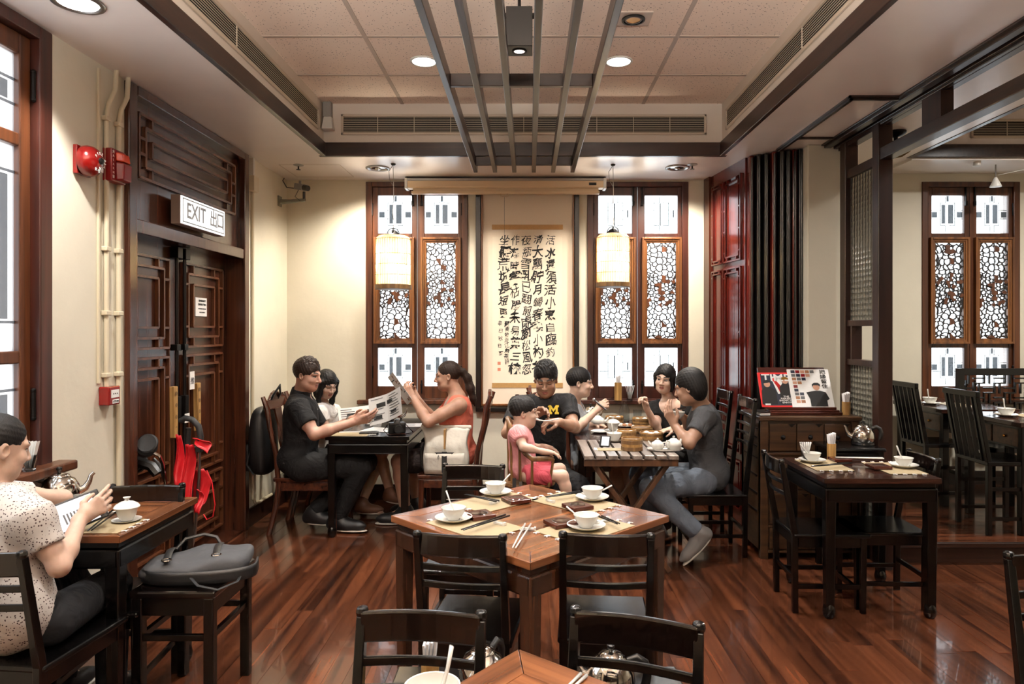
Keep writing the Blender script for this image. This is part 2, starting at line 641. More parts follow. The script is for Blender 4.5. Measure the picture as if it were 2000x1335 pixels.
def link(name, me, m, parent=None):
    o = bpy.data.objects.new(name, me)
    COL.objects.link(o)
    if m is not None:
        mm_ = M[m] if isinstance(m, str) else m
        if not me.materials:
            me.materials.append(mm_)
        elif me.materials[0] != mm_:
            o.material_slots[0].link = 'OBJECT'
            o.material_slots[0].material = mm_
    if parent is not None:
        o.parent = parent
    return o


def thing(name, label, cat, loc=(0, 0, 0), rz=0, group=None):
    o = bpy.data.objects.new(name, None)
    o.empty_display_size = .1
    COL.objects.link(o)
    o.location = loc
    o.rotation_euler = (0, 0, rz)
    o['label'] = label
    o['category'] = cat
    if group:
        o['group'] = group
    return o


def tag(o, label, cat, group=None):
    o['label'] = label
    o['category'] = cat
    if group:
        o['group'] = group
    return o


def struct(o, label=None):
    o['kind'] = 'structure'
    if label:
        o['label'] = label
    return o


def struct_root(name, label=None, loc=(0, 0, 0)):
    o = bpy.data.objects.new(name, None)
    COL.objects.link(o)
    o.location = loc
    return struct(o, label)


def copy_tree(o, loc=None, rz=None, label=None, group=None):
    c = o.copy()
    COL.objects.link(c)
    for ch in list(o.children):
        k = ch.copy()
        COL.objects.link(k)
        k.parent = c
        for g in list(ch.children):
            q = g.copy()
            COL.objects.link(q)
            q.parent = k
    if loc is not None:
        c.location = loc
    if rz is not None:
        c.rotation_euler = (0, 0, rz)
    if label:
        c['label'] = label
    if group:
        c['group'] = group
    return c


def piece(name, me, m, parent, loc=(0, 0, 0), rot=(0, 0, 0), scale=(1, 1, 1)):
    o = link(name, me, m, parent)
    o.location = loc
    o.rotation_euler = rot
    o.scale = scale
    return o


TEXTS = []


def text(name, body, size, loc, rot, m, parent, bold=0, shear=0, align='CENTER', extrude=.0006, scale=(1, 1, 1)):
    c = bpy.data.curves.new(name, 'FONT')
    c.body = body
    c.size = size
    c.align_x = align
    c.align_y = 'CENTER'
    c.offset = bold * size * 1.5
    c.shear = shear
    c.extrude = extrude
    c.resolution_u = 3
    o = bpy.data.objects.new(name, c)
    COL.objects.link(o)
    o.parent = parent
    o.location = loc
    o.rotation_euler = rot
    o.scale = scale
    c.materials.append(M[m])
    TEXTS.append(o)
    return o


def bake_texts():
    dg = bpy.context.evaluated_depsgraph_get()
    jobs = [(o, bpy.data.meshes.new_from_object(o.evaluated_get(dg))) for o in TEXTS]
    for o, me in jobs:
        nm = o.name
        n = bpy.data.objects.new('tmp', me)
        COL.objects.link(n)
        n.parent = o.parent
        n.location, n.rotation_euler, n.scale = o.location, o.rotation_euler, o.scale
        for k in ('brush',):
            if k in o:
                warp_ink(me, o[k])
        bpy.data.objects.remove(o)
        n.name = nm


def warp_ink(me, seed):
    """bend a printed glyph into an uneven brush stroke"""
    rr = random.Random(seed)
    ph = [rr.uniform(0, 6.28) for _ in range(6)]
    n = len(me.vertices)
    co = np.empty(n * 3)
    me.vertices.foreach_get('co', co)
    co = co.reshape(-1, 3)
    s = max(co[:, 0].max() - co[:, 0].min(), 1e-4)
    u, v = co[:, 0] / s, co[:, 1] / s
    co[:, 0] += s * (.05 * np.sin(5 * v + ph[0]) + .03 * np.sin(11 * u + 7 * v + ph[1]) + .12 * v * rr.uniform(-.8, .6))
    co[:, 1] += s * (.06 * np.sin(5 * u + ph[2]) + .03 * np.sin(12 * u - 6 * v + ph[3]) + .07 * u)
    me.vertices.foreach_set('co', co.ravel())
    me.update()
# ================================================================== SETTING
XL, XR, YB, ZS, ZT = -2.19, 2.30, 6.18, 2.89, 3.30   # left wall, room divider line, window wall, lower ceiling, tiles
WX0, WX1, WY1 = -1.616, 1.52, 5.345                  # the raised ceiling well

# ---- floor of planks running towards the window wall
floor = struct_root('floor', 'glossy reddish brown plank floor')
PW = .092
plank_me = {}


def plank_mesh(L, w=PW, along='Y'):
    k = (round(L, 2), w, along)
    if k not in plank_me:
        g = .0006
        b = MB()
        if along == 'Y':
            b.mm(-w / 2 + g, g, -.018, w / 2 - g, L - g, 0)
        else:
            b.mm(g, -w / 2 + g, -.018, L - g, w / 2 - g, 0)
        plank_me[k] = b.mesh('plank')
    return plank_me[k]


nplank = 0
x = XL + PW / 2
LENS = (.75, .95, 1.15, 1.4, 1.7)
while x < 2.36:
    y = 2.45 - R.uniform(0, .6)
    while y < YB:
        L = R.choice(LENS)
        if x > 2.25 and y > 4.4:
            break
        piece('plank', plank_mesh(L), 'plank', floor, (x, y, R.uniform(-.0006, .0006)))
        nplank += 1
        y += L
    x += PW
while x < 3.4:
    y = 2.6 - R.uniform(0, .4)
    while y < 4.46 and nplank < 298:
        L = R.choice(LENS)
        L = min(LENS, key=lambda q: abs(q - min(L, 4.5 - y)))
        piece('plank', plank_mesh(L), 'plank', floor, (x, y, R.uniform(-.0006, .0006)))
        nplank += 1
        y += L
    x += PW
rest = MB()
rest.mm(-2.44, -2.5, -.12, 5.85, 6.43, -.0185)
link('subfloor', rest.mesh('subfloor'), 'plank', floor)
rest = MB()
rest.mm(-2.19, -2.5, -.018, 5.6, 1.80, -.001)
rest.mm(3.4, 1.8, -.018, 5.6, 4.47, -.001)
o = link('floor_boards', rest.mesh('floor_boards'), 'plank', floor)
o['kind'] = 'stuff'

# raised floor of the side room
plat = struct_root('floor_platform', 'raised plank floor of the side room, one step up')
y = 4.48 + .0475
ZP = .142
for r_ in range(18):
    xx = 2.28 - R.uniform(0, .5)
    while xx < 5.6:
        L = R.choice(LENS)
        x0 = max(xx, 2.28)
        L2 = min(xx + L, 5.6) - x0
        if L2 > .05:
            piece('plank', plank_mesh(L2, .095, 'X'), 'plank_x', plat, (x0, y, ZP))
        xx += L
    y += .095
b = MB()
b.mm(2.28, 4.50, 0, 5.6, 6.18, ZP - .018)
b.build('riser', 'trim', plat)
b = MB()
b.mm(2.28, 4.455, ZP - .03, 5.6, 4.485, ZP + .002)
b.build('step_nosing', 'trim', plat, bevel=.006)

# ---- walls
b = MB()
for (y0, y1, z0, z1) in ((-2.5, 1.45, 0, 3.5), (1.45, 3.13, 0, .885), (3.13, 3.695, 0, 3.5), (5.279, 6.43, 0, 3.5), (1.45, 3.13, 2.89, 3.5), (3.695, 5.279, 2.885, 3.5)):
    b.mm(XL - .25, y0, z0, XL, y1, z1)
b.mm(XL - .25, 3.695, 0, XL - .215, 5.279, 2.885)  # added sheet closing the doorway behind the leaves, blocks sky light
struct(b.build('wall_left', 'cream'))
WIN = ((-1.474, -.552), (.5285, 1.442), (3.556, 4.44))
b = MB()
xs = [-2.19] + [q for w in WIN for q in w] + [2.15]
b.mm(-2.19, YB, 0, WIN[0][0], YB + .25, 3.6)
b.mm(WIN[0][1], YB, 0, WIN[1][0], YB + .25, 3.6)
b.mm(WIN[1][1], YB, 0, 2.28, YB + .25, 3.6)
for w in WIN[:2]:
    b.mm(w[0], YB, 0, w[1], YB + .25, .885)
    b.mm(w[0], YB, 2.876, w[1], YB + .25, 3.6)
struct(b.build('wall_back', 'cream'))
b = MB()
b.mm(2.28, YB, 0, WIN[2][0], YB + .25, 3.6)
b.mm(WIN[2][1], YB, 0, 5.85, YB + .25, 3.6)
b.mm(WIN[2][0], YB, 0, WIN[2][1], YB + .25, .885)
b.mm(WIN[2][0], YB, 2.876, WIN[2][1], YB + .25, 3.6)
struct(b.build('wall_back_side_room', 'cream_right'))
b = MB()
b.mm(5.6, -2.5, 0, 5.85, 6.18, 3.6)
struct(b.build('wall_right', 'cream_right'))
b = MB()
b.mm(-2.44, -2.75, 0, 5.85, -2.5, 3.6)
struct(b.build('wall_front', 'cream_right'))
# grey-cream pillar by the folding doors, closed back to the window wall
b = MB()
b.mm(2.044, 5.0, 0, 2.292, 5.35, ZS)
b.mm(2.044, 5.35, 0, 2.14, 6.18, ZS)
struct(b.build('wall_pillar', 'cream_right', bevel=.008))
# baseboards
b = MB()
b.mm(XL, 5.279, 0, XL + .016, YB, .14)
struct(b.build('baseboard_left', 'baseboard'))
b = MB()
b.mm(XL, YB - .016, 0, 2.02, YB, .14)
struct(b.build('baseboard_back', 'baseboard'))
b = MB()
b.mm(2.3, YB - .016, ZP, 5.6, YB, ZP + .12)
struct(b.build('baseboard_side_room', 'baseboard'))

# ---- ceiling
ceiling = struct_root('ceiling', 'pale painted ceiling with a raised tiled centre')
b = MB()
b.mm(-2.44, -2.5, ZS, WX0, 6.43, 3.5)
b.mm(WX0, WY1, ZS, WX1, 6.43, 3.5)
b.mm(WX1, -2.5, ZS, XR, 6.43, 3.5)
b.build('soffit', 'soffit', ceiling)
b = MB()
b.mm(WX0, -2.5, ZT + .02, WX1, WY1, 3.5)
b.build('slab', 'well', ceiling)
b = MB()
b.mm(WX0, -2.5, 2.99, WX0 + .012, WY1, ZT)
b.mm(WX1 - .012, -2.5, 2.99, WX1, WY1, ZT)
b.mm(WX0, WY1 - .012, 2.99, WX1, WY1, ZT)
b.build('well_wall', 'well', ceiling)
tw = (WX1 - WX0) / 5
tile_me = MB().mm(-tw / 2 + .012, -.30, 0, tw / 2 - .012, .30, .02).mesh('ceiling_tile')
grid = MB()
rows = [WY1 - .012 - .598 - .622 * i for i in range(13)]
for i, yy in enumerate(rows):
    if yy < -2.5:
        break
    for k in range(5):
        piece('ceiling_tile', tile_me, 'tile', ceiling, (WX0 + tw * (k + .5), (yy + .311 if i else WY1 - .311), ZT))
    grid.mm(WX0, yy - .012, ZT - .003, WX1, yy + .012, ZT + .006)
for k in range(1, 5):
    grid.mm(WX0 + tw * k - .013, -2.5, ZT - .0035, WX0 + tw * k + .013, WY1, ZT + .006)
grid.build('ceiling_grid', 'tbar', ceiling)
# wood trim around the well
b = MB()
b.mm(WX0 - .02, WY1 - .035, ZS - .004, WX1 + .02, WY1, 2.993)
struct(b.build('trim_1', 'trim', bevel=.004))
b = MB()
b.mm(WX0 - .0, -2.5, ZS - .004, WX0 + .035, WY1, 2.993)
struct(b.build('trim_2', 'trim_y', bevel=.004))
b = MB()
b.mm(WX1 - .035, -2.5, ZS - .004, WX1, WY1, 2.993)
struct(b.build('trim_3', 'trim_y', bevel=.004))
# moulded track frames on the lower ceiling at the right
b = MB()
for (dx, w, h) in ((0, .13, .012), (.02, .05, .028), (.09, .03, .034), (.125, .035, .05)):
    b.mm(2.14 + dx, -2.5, ZS - h, 2.14 + dx + w, 5.0, ZS + .002)
struct(b.build('trim_4', 'beam', bevel=.004))
b = MB()
for (o_, h) in ((0, .012), (.014, .022), (.03, .014)):
    b.mm(1.855 + o_, 3.95 + o_, ZS - h, 1.87 + o_, 5.12, ZS)
    b.mm(1.855 + o_, 3.95 + o_, ZS - h, 2.15, 3.966 + o_, ZS)
b.mm(1.90, 4.80, ZS - .014, 2.15, 4.818, ZS)
struct(b.build('trim_5', 'beam'))

# side room ceiling
cs = struct_root('ceiling_side_room', 'grey-white ceiling of the side room with its own raised centre')
b = MB()
b.mm(2.30, -2.5, 2.97, 3.19, 6.18, 3.6)
b.mm(3.19, 5.69, 2.95, 5.6, 6.18, 3.6)
b.mm(3.19, -2.5, 3.45, 5.6, 5.69, 3.6)
b.build('soffit', 'soffit', cs)
b = MB()
b.mm(3.15, 5.66, 2.968, 5.6, 5.70, 3.075)
b.mm(3.15, -2.5, 2.966, 3.195, 5.70, 3.075)
struct(b.build('trim_6', 'beam', bevel=.004))


# ---- air vents
def vent(label, L, loc, rz, nsl=9, pitch=.27):
    t = thing('air_vent', label, 'vent', loc, rz)
    h = .16
    f = MB()
    f.mm(0, -.012, 0, L, 0, .018)
    f.mm(0, -.012, h - .018, L, 0, h)
    f.mm(0, -.012, 0, .018, 0, h)
    f.mm(L - .018, -.012, 0, L, 0, h)
    f.build('frame', 'vent', t, bevel=.002)
    MB().mm(.01, -.002, .01, L - .01, 0.002, h - .01).build('backing', 'vent_dark', t)
    sm = MB()
    sm.quadbox([(.018, -.008, 0), (L - .018, -.008, 0), (L - .018, -.004, .001), (.018, -.004, .001), (.018, -.008, .0035), (L - .018, -.008, .0035), (L - .018, -.004, .0045), (.018, -.004, .0045)])
    me = sm.mesh('slat')
    for i in range(nsl):
        piece('slat', me, 'vent', t, (0, 0, .022 + (h - .047) * i / (nsl - 1)))
    k = MB()
    n = max(2, int(L / pitch))
    for i in range(1, n):
        k.mm(L * i / n - .002, -.010, .016, L * i / n + .002, -.004, h - .016)
    k.build('mullion', 'vent', t)['kind'] = 'stuff'
    return t


vent('long louvred air vent in the far face of the ceiling well', 2.85, (-1.465, WY1 - .013, 3.055), 0)
vent('louvred air vent along the left face of the ceiling well', 2.9, (WX0 + .013, 2.28, 3.055), PI / 2, 9, 1.0)
vent('louvred air vent along the right face of the ceiling well', 2.9, (WX1 - .013, 5.2, 3.055), -PI / 2, 9, 1.0)
vent('louvred air vent high up in the side room', 1.5, (3.68, 5.688, 3.13), 0)


# ---- carved fretwork for the windows: mirrored cells with scrolled edges
def make_fret(w, h, seed):
    rr = random.Random(seed)
    pts = []

    def spacing(x, y):
        c = abs(y / h - .5)
        return .024 if c < .16 else .036

    for _ in range(6000):
        x, y = rr.uniform(.004, w / 2), rr.uniform(0, h)
        if all((x - a) ** 2 + (y - b_) ** 2 > spacing(x, y) ** 2 for a, b_ in pts):
            if x > .010 or spacing(x, y) < .03:
                pts.append((x, y))
    allp = [(w / 2 + x, y) for x, y in pts] + [(w / 2 - x, y) for x, y in pts]
    big = [(-1, -1), (w + 1, -1), (w + 1, h + 1), (-1, h + 1)]
    vs, es, fs, *_ = mgeo.delaunay_2d_cdt([Vector(p) for p in allp + big], [], [], 0, 1e-6)
    cc = []
    emap = {}
    cell = {}
    for fi, f in enumerate(fs):
        a, b_, c = [vs[i] for i in f]
        d = 2 * (a.x * (b_.y - c.y) + b_.x * (c.y - a.y) + c.x * (a.y - b_.y))
        if abs(d) < 1e-12:
            cc.append(Vector((a.x, a.y)))
        else:
            ux = ((a.x ** 2 + a.y ** 2) * (b_.y - c.y) + (b_.x ** 2 + b_.y ** 2) * (c.y - a.y) + (c.x ** 2 + c.y ** 2) * (a.y - b_.y)) / d
            uy = ((a.x ** 2 + a.y ** 2) * (c.x - b_.x) + (b_.x ** 2 + b_.y ** 2) * (a.x - c.x) + (c.x ** 2 + c.y ** 2) * (b_.x - a.x)) / d
            cc.append(Vector((ux, uy)))
        for k in range(3):
            e = tuple(sorted((f[k], f[(k + 1) % 3])))
            emap.setdefault(e, []).append(fi)
            cell.setdefault(f[k], []).append(fi)
    fret, leaf = MB(), MB()

    def clampv(p):
        return Vector((min(max(p.x, 0), w), min(max(p.y, 0), h)))

    for e, f2 in emap.items():
        if len(f2) == 2:
            p, q = clampv(cc[f2[0]]), clampv(cc[f2[1]])
            L_ = (p - q).length
            if L_ > .002:
                m_ = (p + q) / 2
                side = -1 if m_.x < w / 2 else 1
                hsh = math.sin(abs(m_.x - w / 2) * 913.7 + m_.y * 571.3) * 43758.5
                hsh -= math.floor(hsh)
                dv = q - p
                nr_ = Vector((-dv.y, dv.x)) / L_
                if nr_.x * side < 0:
                    nr_ = -nr_
                c_ = m_ + nr_ * L_ * (.55 * (1 if hsh > .5 else -1)) * (.6 + .4 * hsh)
                c_ = clampv(c_)
                pp = [p, p * .5625 + c_ * .0 + q * .0625 + c_ * .375, p * .25 + c_ * .5 + q * .25, p * .0625 + c_ * .375 + q * .5625, q]
                for g0, g1 in zip(pp, pp[1:]):
                    if (g1 - g0).length > .0008:
                        fret.bar((g0.x, 0, g0.y), (g1.x, 0, g1.y), .012, .0088)
                if hsh > .62:  # a bud on the stem
                    e_ = pp[2] + nr_ * (.010 if hsh < .8 else -.010)
                    fret.bar((pp[2].x, 0, pp[2].y), (e_.x, 0, e_.y), .011, .008)
    for vi, fl in cell.items():
        if vi >= len(allp):
            continue
        p = vs[vi]
        mid = abs(p.y / h - .5)
        take = (mid < .14 and rr.random() < .20) or (abs(p.x - w / 2) < .03 and rr.random() < .25)
        if take:
            ring = [clampv(cc[i]) for i in fl]
            c0 = sum(ring, Vector((0, 0))) / len(ring)
            ring.sort(key=lambda q: math.atan2(q.y - c0.y, q.x - c0.x))
            leaf.prism([(q.x, q.y) for q in ring], .014, origin=(0, -.007, 0))
    return fret.mesh('fretwork'), leaf.mesh('carved_leaf')


FRETS = [make_fret(.262, .885, s) for s in (3, 11, 23)]


def etched(pane_w, pane_h, grey):
    """lines and dull patches of an etched pane, (u, v) fractions"""
    ln, gp = MB(), MB()

    def box(bm, u0, v0, u1, v1, y=-.004):
        bm.mm(u0 * pane_w, y, v0 * pane_h, u1 * pane_w, y + .002, v1 * pane_h)

    t = .018
    L = [(.28, .22, .28 + t, .80), (.72, .22, .72 + t, .80), (.28, .80, .45, .80 + t), (.57, .80, .74, .80 + t), (.28, .20, .45, .22), (.57, .20, .74, .22),
         (0.03, .60, .28, .60 + t), (.74, .60, .97, .60 + t), (.03, .38, .28, .38 + t), (.74, .38, .97, .38 + t),
         (.44, .80, .44 + t, .97), (.57, .80, .57 + t, .97), (.44, .03, .44 + t, .2), (.57, .03, .57 + t, .2)]
    for q in L:
        box(ln, *q)
    if grey == 2:
        for q in ((.33, .26, .44, .76), (.53, .26, .69, .76), (.03, .42, .19, .57), (.80, .42, .97, .57), (.48, .84, .55, .99)):
            box(gp, *q)
    elif grey == 1:
        for q in ((.46, .2, .50, .8), (.86, .42, .90, .60)):
            box(gp, *q)
    return ln, gp


def make_window(n, x0, x1, label, grey, frets, wood_m):
    root = struct_root('window_%d' % n, label, (x0, YB, 0))
    W = x1 - x0
    s = W / .922
    zt, zb = 2.874, .885
    f = MB()
    f.mm(0, -.012, zb, .055, .14, zt)
    f.mm(W - .055, -.012, zb, W, .14, zt)
    f.mm(.055, -.012, zt - .045, W - .055, .14, zt)
    f.mm(.055, -.004, zb, W - .055, .139, zb + .03)
    f.build('frame', wood_m, root, bevel=.005)
    MB().mm(-.07, -.06, .868, W + .07, .02, .905).build('sill', wood_m, root, bevel=.006)
    hinge = MB().cyl((0, 0, -.05), (0, 0, .05), .009, n=8).ball((0, 0, .055), .011, 8, 5).mesh('hinge')
    for i, (a, b_) in enumerate(((.055 * s, W / 2 - .002), (W / 2 + .002, W - .055 * s))):
        p0, p1 = ((.104 * s, .411 * s), (.527 * s, .829 * s))[i]
        d = MB()
        y0, y1 = .012, .055
        d.mm(a, y0, zb + .03, p0, y1, zt - .045)
        d.mm(p1, y0, zb + .03, b_, y1, zt - .045)
        for (z0, z1) in ((zb + .03, 1.025), (1.372, 1.435), (2.345, 2.411), (2.754, zt - .045)):
            d.mm(p0, y0, z0, p1, y1, z1)
        # inner stops beside the carved panel
        d.mm(p0, y0 + .002, 1.435, p0 + .018, y1 - .002, 2.345)
        d.mm(p1 - .018, y0 + .002, 1.435, p1, y1 - .002, 2.345)
        d.build('sash', wood_m, root, bevel=.004)
        for (z0, z1) in ((1.025, 1.372), (2.411, 2.754)):
            pn = MB().mm(p0, .030, z0, p1, .036, z1).build('pane', 'pane', root)
            ln, gp = etched(p1 - p0, z1 - z0, grey)
            q = ln.build('etched_line', 'pane_line', pn)
            q.location = (p0, .030, z0)
            if gp.v:
                q = gp.build('etched_panel', 'pane_grey', pn)
                q.location = (p0, .031, z0)
        pn = MB().mm(p0 + .018, .030, 1.435, p1 - .018, .036, 2.345).build('pane', 'pane', root)
        c0, c1 = p0 - .030, p1 + .030
        cz0, cz1 = 1.409, 2.371
        cf = MB()
        for (dd, yy0, yy1) in ((0, -.028, .012), (.016, -.018, .012), (.03, -.010, .012)):
            e = .02
            cf.mm(c0 + dd, yy0, cz0 + dd, c0 + dd + e, yy1, cz1 - dd)
            cf.mm(c1 - dd - e, yy0, cz0 + dd, c1 - dd, yy1, cz1 - dd)
            cf.mm(c0 + dd + e, yy0, cz0 + dd, c1 - dd - e, yy1, cz0 + dd + e)
            cf.mm(c0 + dd + e, yy0, cz1 - dd - e, c1 - dd - e, yy1, cz1 - dd)
        panel = cf.build('carved_panel', 'carved_frame', root, bevel=.003)
        fm, lm = FRETS[frets[i]]
        sx = (c1 - c0 - .09) / .262
        piece('fretwork', fm, 'fret', panel, (c0 + .045, .002, cz0 + .045), (0, 0, 0), (sx, 1, (cz1 - cz0 - .09) / .885))
        piece('carved_leaf', lm, 'fret_leaf', panel, (c0 + .045, .002, cz0 + .045), (0, 0, 0), (sx, 1, (cz1 - cz0 - .09) / .885))
        hx = (.055 * s, W - .055 * s)[i]
        for z in (1.15, 2.62):
            piece('hinge', hinge, 'iron', root, (hx, .004, z))
        bx = W / 2 + (-.045, .035)[i]
        bolt = MB().mm(bx, -.004, 2.70, bx + .012, .014, 2.84).mm(bx - .004, -.01, 2.66, bx + .016, .014, 2.70).mm(bx, -.004, .96, bx + .012, .014, 1.08).cyl((bx + .006, -.012, 1.04), (bx + .006, .014, 1.04), .012, n=10)
        bolt.build('bolt', 'iron', root, bevel=.002)
    return root


make_window(1, *WIN[0], 'left carved window behind the reading woman in orange', 2, (0, 1), 'window')
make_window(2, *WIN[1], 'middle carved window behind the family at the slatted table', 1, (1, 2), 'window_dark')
make_window(3, *WIN[2], 'carved window of the side room on the right', 2, (0, 2), 'window')

# ---- window in the left wall: brown frame, three rows of frosted panes
w4 = struct_root('window_4', 'tall brown framed window with frosted geometric panes in the left wall')
b = MB()
b.mm(XL - .12, 3.05, .885, XL + .008, 3.13, 2.888)
b.mm(XL - .12, 1.45, .885, XL + .008, 1.53, 2.888)
b.mm(XL - .12, 1.53, 2.83, XL + .008, 3.05, 2.888)
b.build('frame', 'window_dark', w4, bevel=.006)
b = MB()
sy0, sy1 = 1.53, 3.05
for (a, c) in ((sy0, 1.60), (2.25, 2.33), (2.985, sy1)):
    b.mm(XL - .09, a, .93, XL - .035, c, 2.83)
for (z0, z1) in ((.93, .99), (1.385, 1.44), (2.335, 2.392), (2.74, 2.83)):
    for (a, c) in ((1.601, 2.249), (2.331, 2.984)):
        b.mm(XL - .088, a, z0, XL - .037, c, z1)
b.build('sash', 'window', w4, bevel=.006)
for (a, c) in ((1.60, 2.25), (2.33, 2.985)):
    for (z0, z1) in ((.99, 1.385), (1.44, 2.335), (2.392, 2.74)):
        pn = MB().mm(XL - .068, a, z0, XL - .062, c, z1).build('pane', 'pane_left', w4)
        ln, gp = MB(), MB()
        t = .012
        x_ = XL - .061
        e = .13
        m1, m2 = z0 + .10, z1 - .10
        for s_ in (0, 1):
            def yy(q):
                return c - q if s_ else a + q
            ys = sorted((yy(e), yy(e - t)))
            ln.mm(x_, ys[0], m1, x_ + .003, ys[1], m2)
            for zz in (z0 + .12, z1 - .12):
                ys = sorted((yy(0), yy(e)))
                ln.mm(x_, ys[0], zz, x_ + .003, ys[1], zz + t)
            ys = sorted((yy(.04), yy(.10)))
            gp.mm(x_, ys[0], z0 + .14, x_ + .002, ys[1], z1 - .13)
            ys = sorted((yy(.21), yy(.21 - t)))
            ln.mm(x_, ys[0], z0, x_ + .003, ys[1], z0 + .1)
            ln.mm(x_, ys[0], z1 - .1, x_ + .003, ys[1], z1)
        for zz in (m1, m2):
            ln.mm(x_, a + e, zz, x_ + .003, c - e, zz + t)
        ln.build('etched_line', 'pane_soft', pn)
        gp.build('etched_panel', 'pane_soft', pn)
b = MB()
b.mm(XL - .05, 1.40, .885, XL + .085, 3.19, .928)
b.build('sill', 'window', w4, bevel=.008)
hinge = MB().cyl((0, 0, -.055), (0, 0, .055), .010, n=8).ball((0, 0, .062), .012, 8, 5).ball((0, 0, -.062), .012, 8, 5).mesh('hinge')
for z in (1.20, 2.62):
    piece('hinge', hinge, 'iron', w4, (XL - .02, 3.045, z))


# ---- lattice of nested rectangles used on the doors and folding panels
def nested(bm, org, u, w, W, H, nrm, th=.014, dp=.02, rings=3):
    org, u, w, nrm = Vector(org), Vector(u), Vector(w), Vector(nrm)

    def seg(a, b_):
        pa = org + u * a[0] + w * a[1] + nrm * dp / 2
        pb = org + u * b_[0] + w * b_[1] + nrm * dp / 2
        bm.bar(pa, pb, th, dp, up=nrm)

    i1, i2 = .115 * min(W, H * 1.6), .235 * min(W, H * 1.6)
    for i in (0, i1, i2)[:rings]:
        seg((i, i), (W - i, i))
        seg((i, H - i), (W - i, H - i))
        seg((i, i), (i, H - i))
        seg((W - i, i), (W - i, H - i))
    for xx in (i2, W - i2):
        seg((xx, 0), (xx, i1))
        seg((xx, H - i1), (xx, H))
    ny = 2 if H < W * 2 else 4
    for k in range(ny):
        zz = i2 + (H - 2 * i2) * k / (ny - 1)
        seg((0, zz), (i1, zz))
        seg((W - i1, zz), (W, zz))


# ---- double exit door with panelled transom
door = struct_root('door_1', 'dark wooden double exit door with lattice panels')
b = MB()
b.mm(XL - .20, 3.695, 0, XL + .028, 3.775, 2.885)
b.mm(XL - .20, 5.205, 0, XL + .028, 5.279, 2.885)
b.mm(XL - .20, 3.775, 2.83, XL + .028, 5.205, 2.885)
b.mm(XL - .20, 3.775, 2.075, XL + .02, 5.205, 2.15)
b.build('frame', 'door', door, bevel=.005)
MB().mm(XL - .20, 3.775, 0, XL + .01, 5.205, .010).build('threshold', 'door', door, bevel=.003)  # added strip under the leaves, stops sky light leaking in
tr = MB().mm(XL - .10, 3.775, 2.15, XL - .03, 5.205, 2.83).build('transom_panel', 'door', door)
b = MB()
nested(b, (XL - .03, 3.86, 2.40), (0, 1, 0), (0, 0, 1), 1.26, .36, (1, 0, 0), .016, .02)
b.build('lattice', 'door_bar', tr)
LX = XL - .13
for i, (y0, y1) in enumerate(((3.775, 4.485), (4.495, 5.205))):
    leaf = MB().mm(LX - .04, y0, .011, LX, y1, 2.075).build('door_leaf', 'door', door)
    b = MB()
    for (z0, z1) in ((1.42, 1.98), (.56, 1.36), (.08, .50)):
        nested(b, (LX, y0 + .055, z0), (0, 1, 0), (0, 0, 1), y1 - y0 - .17 + (.04 if i else 0), z1 - z0, (1, 0, 0), .014, .022)
    b.build('lattice', 'door_bar', leaf)
    bx = 4.44 if i == 0 else 4.54
    b = MB().cyl((LX + .03, bx, .25), (LX + .03, bx, 2.05), .012, n=8)
    b.mm(LX, bx - .03, 2.0, LX + .055, bx + .03, 2.07).mm(LX, bx - .025, 1.40, LX + .045, bx + .025, 1.44).mm(LX, bx - .022, .95, LX + .05, bx + .022, 1.1)
    b.build('panic_bolt', 'iron', leaf, bevel=.003)
    hy = 4.39 if i == 0 else 4.70
    h = MB().quadbox([(LX + .02, hy - .018, .84), (LX + .055, hy - .018, .84), (LX + .055, hy + .018, .84), (LX + .02, hy + .018, .84), (LX + .02, hy - .026, 1.17), (LX + .05, hy - .026, 1.17), (LX + .05, hy + .026, 1.17), (LX + .02, hy + .026, 1.17)])
    h.cyl((LX, hy, .90), (LX + .03, hy, .90), .01, n=8).cyl((LX, hy, 1.1), (LX + .03, hy, 1.1), .01, n=8)
    h.build('door_pull', 'bamboo', leaf, bevel=.008)
    rec = MB()
    for k in range(4):
        rec.lathe([(.0, 0), (.010, .0), (.014, .003)], 12, (LX + .051, hy, .90 + .075 * k), Matrix.Rotation(PI / 2, 3, 'Y'))
    rec.build('finger_hollow', 'bamboo_dark', leaf)
b = MB().mm(LX, 4.735, 1.63, LX + .008, 4.90, 1.76).build('door_notice', 'white_paper', door)
for k, (s_, z) in enumerate((('請勿倚靠此門', 1.738), ('請使用正門出入', 1.712), ('NO ENTRY, PLEASE USE', 1.682), ('MAIN ENTRANCE', 1.657))):
    text('notice_line', s_, (.017, .017, .0105, .0105)[k], (LX + .009, 4.83, z), (PI / 2, 0, PI / 2), 'ink', door)
b = MB().mm(LX + .056, 4.555, 1.135, LX + .06, 4.615, 1.255).build('push_tag', 'white_paper', door)
text('push_word', '推', .05, (LX + .061, 4.585, 1.19), (PI / 2, 0, PI / 2), 'ink', door)
MB().mm(LX + .05, 4.50, .92, LX + .054, 4.56, .98).build('push_tag', 'white_paper', door)

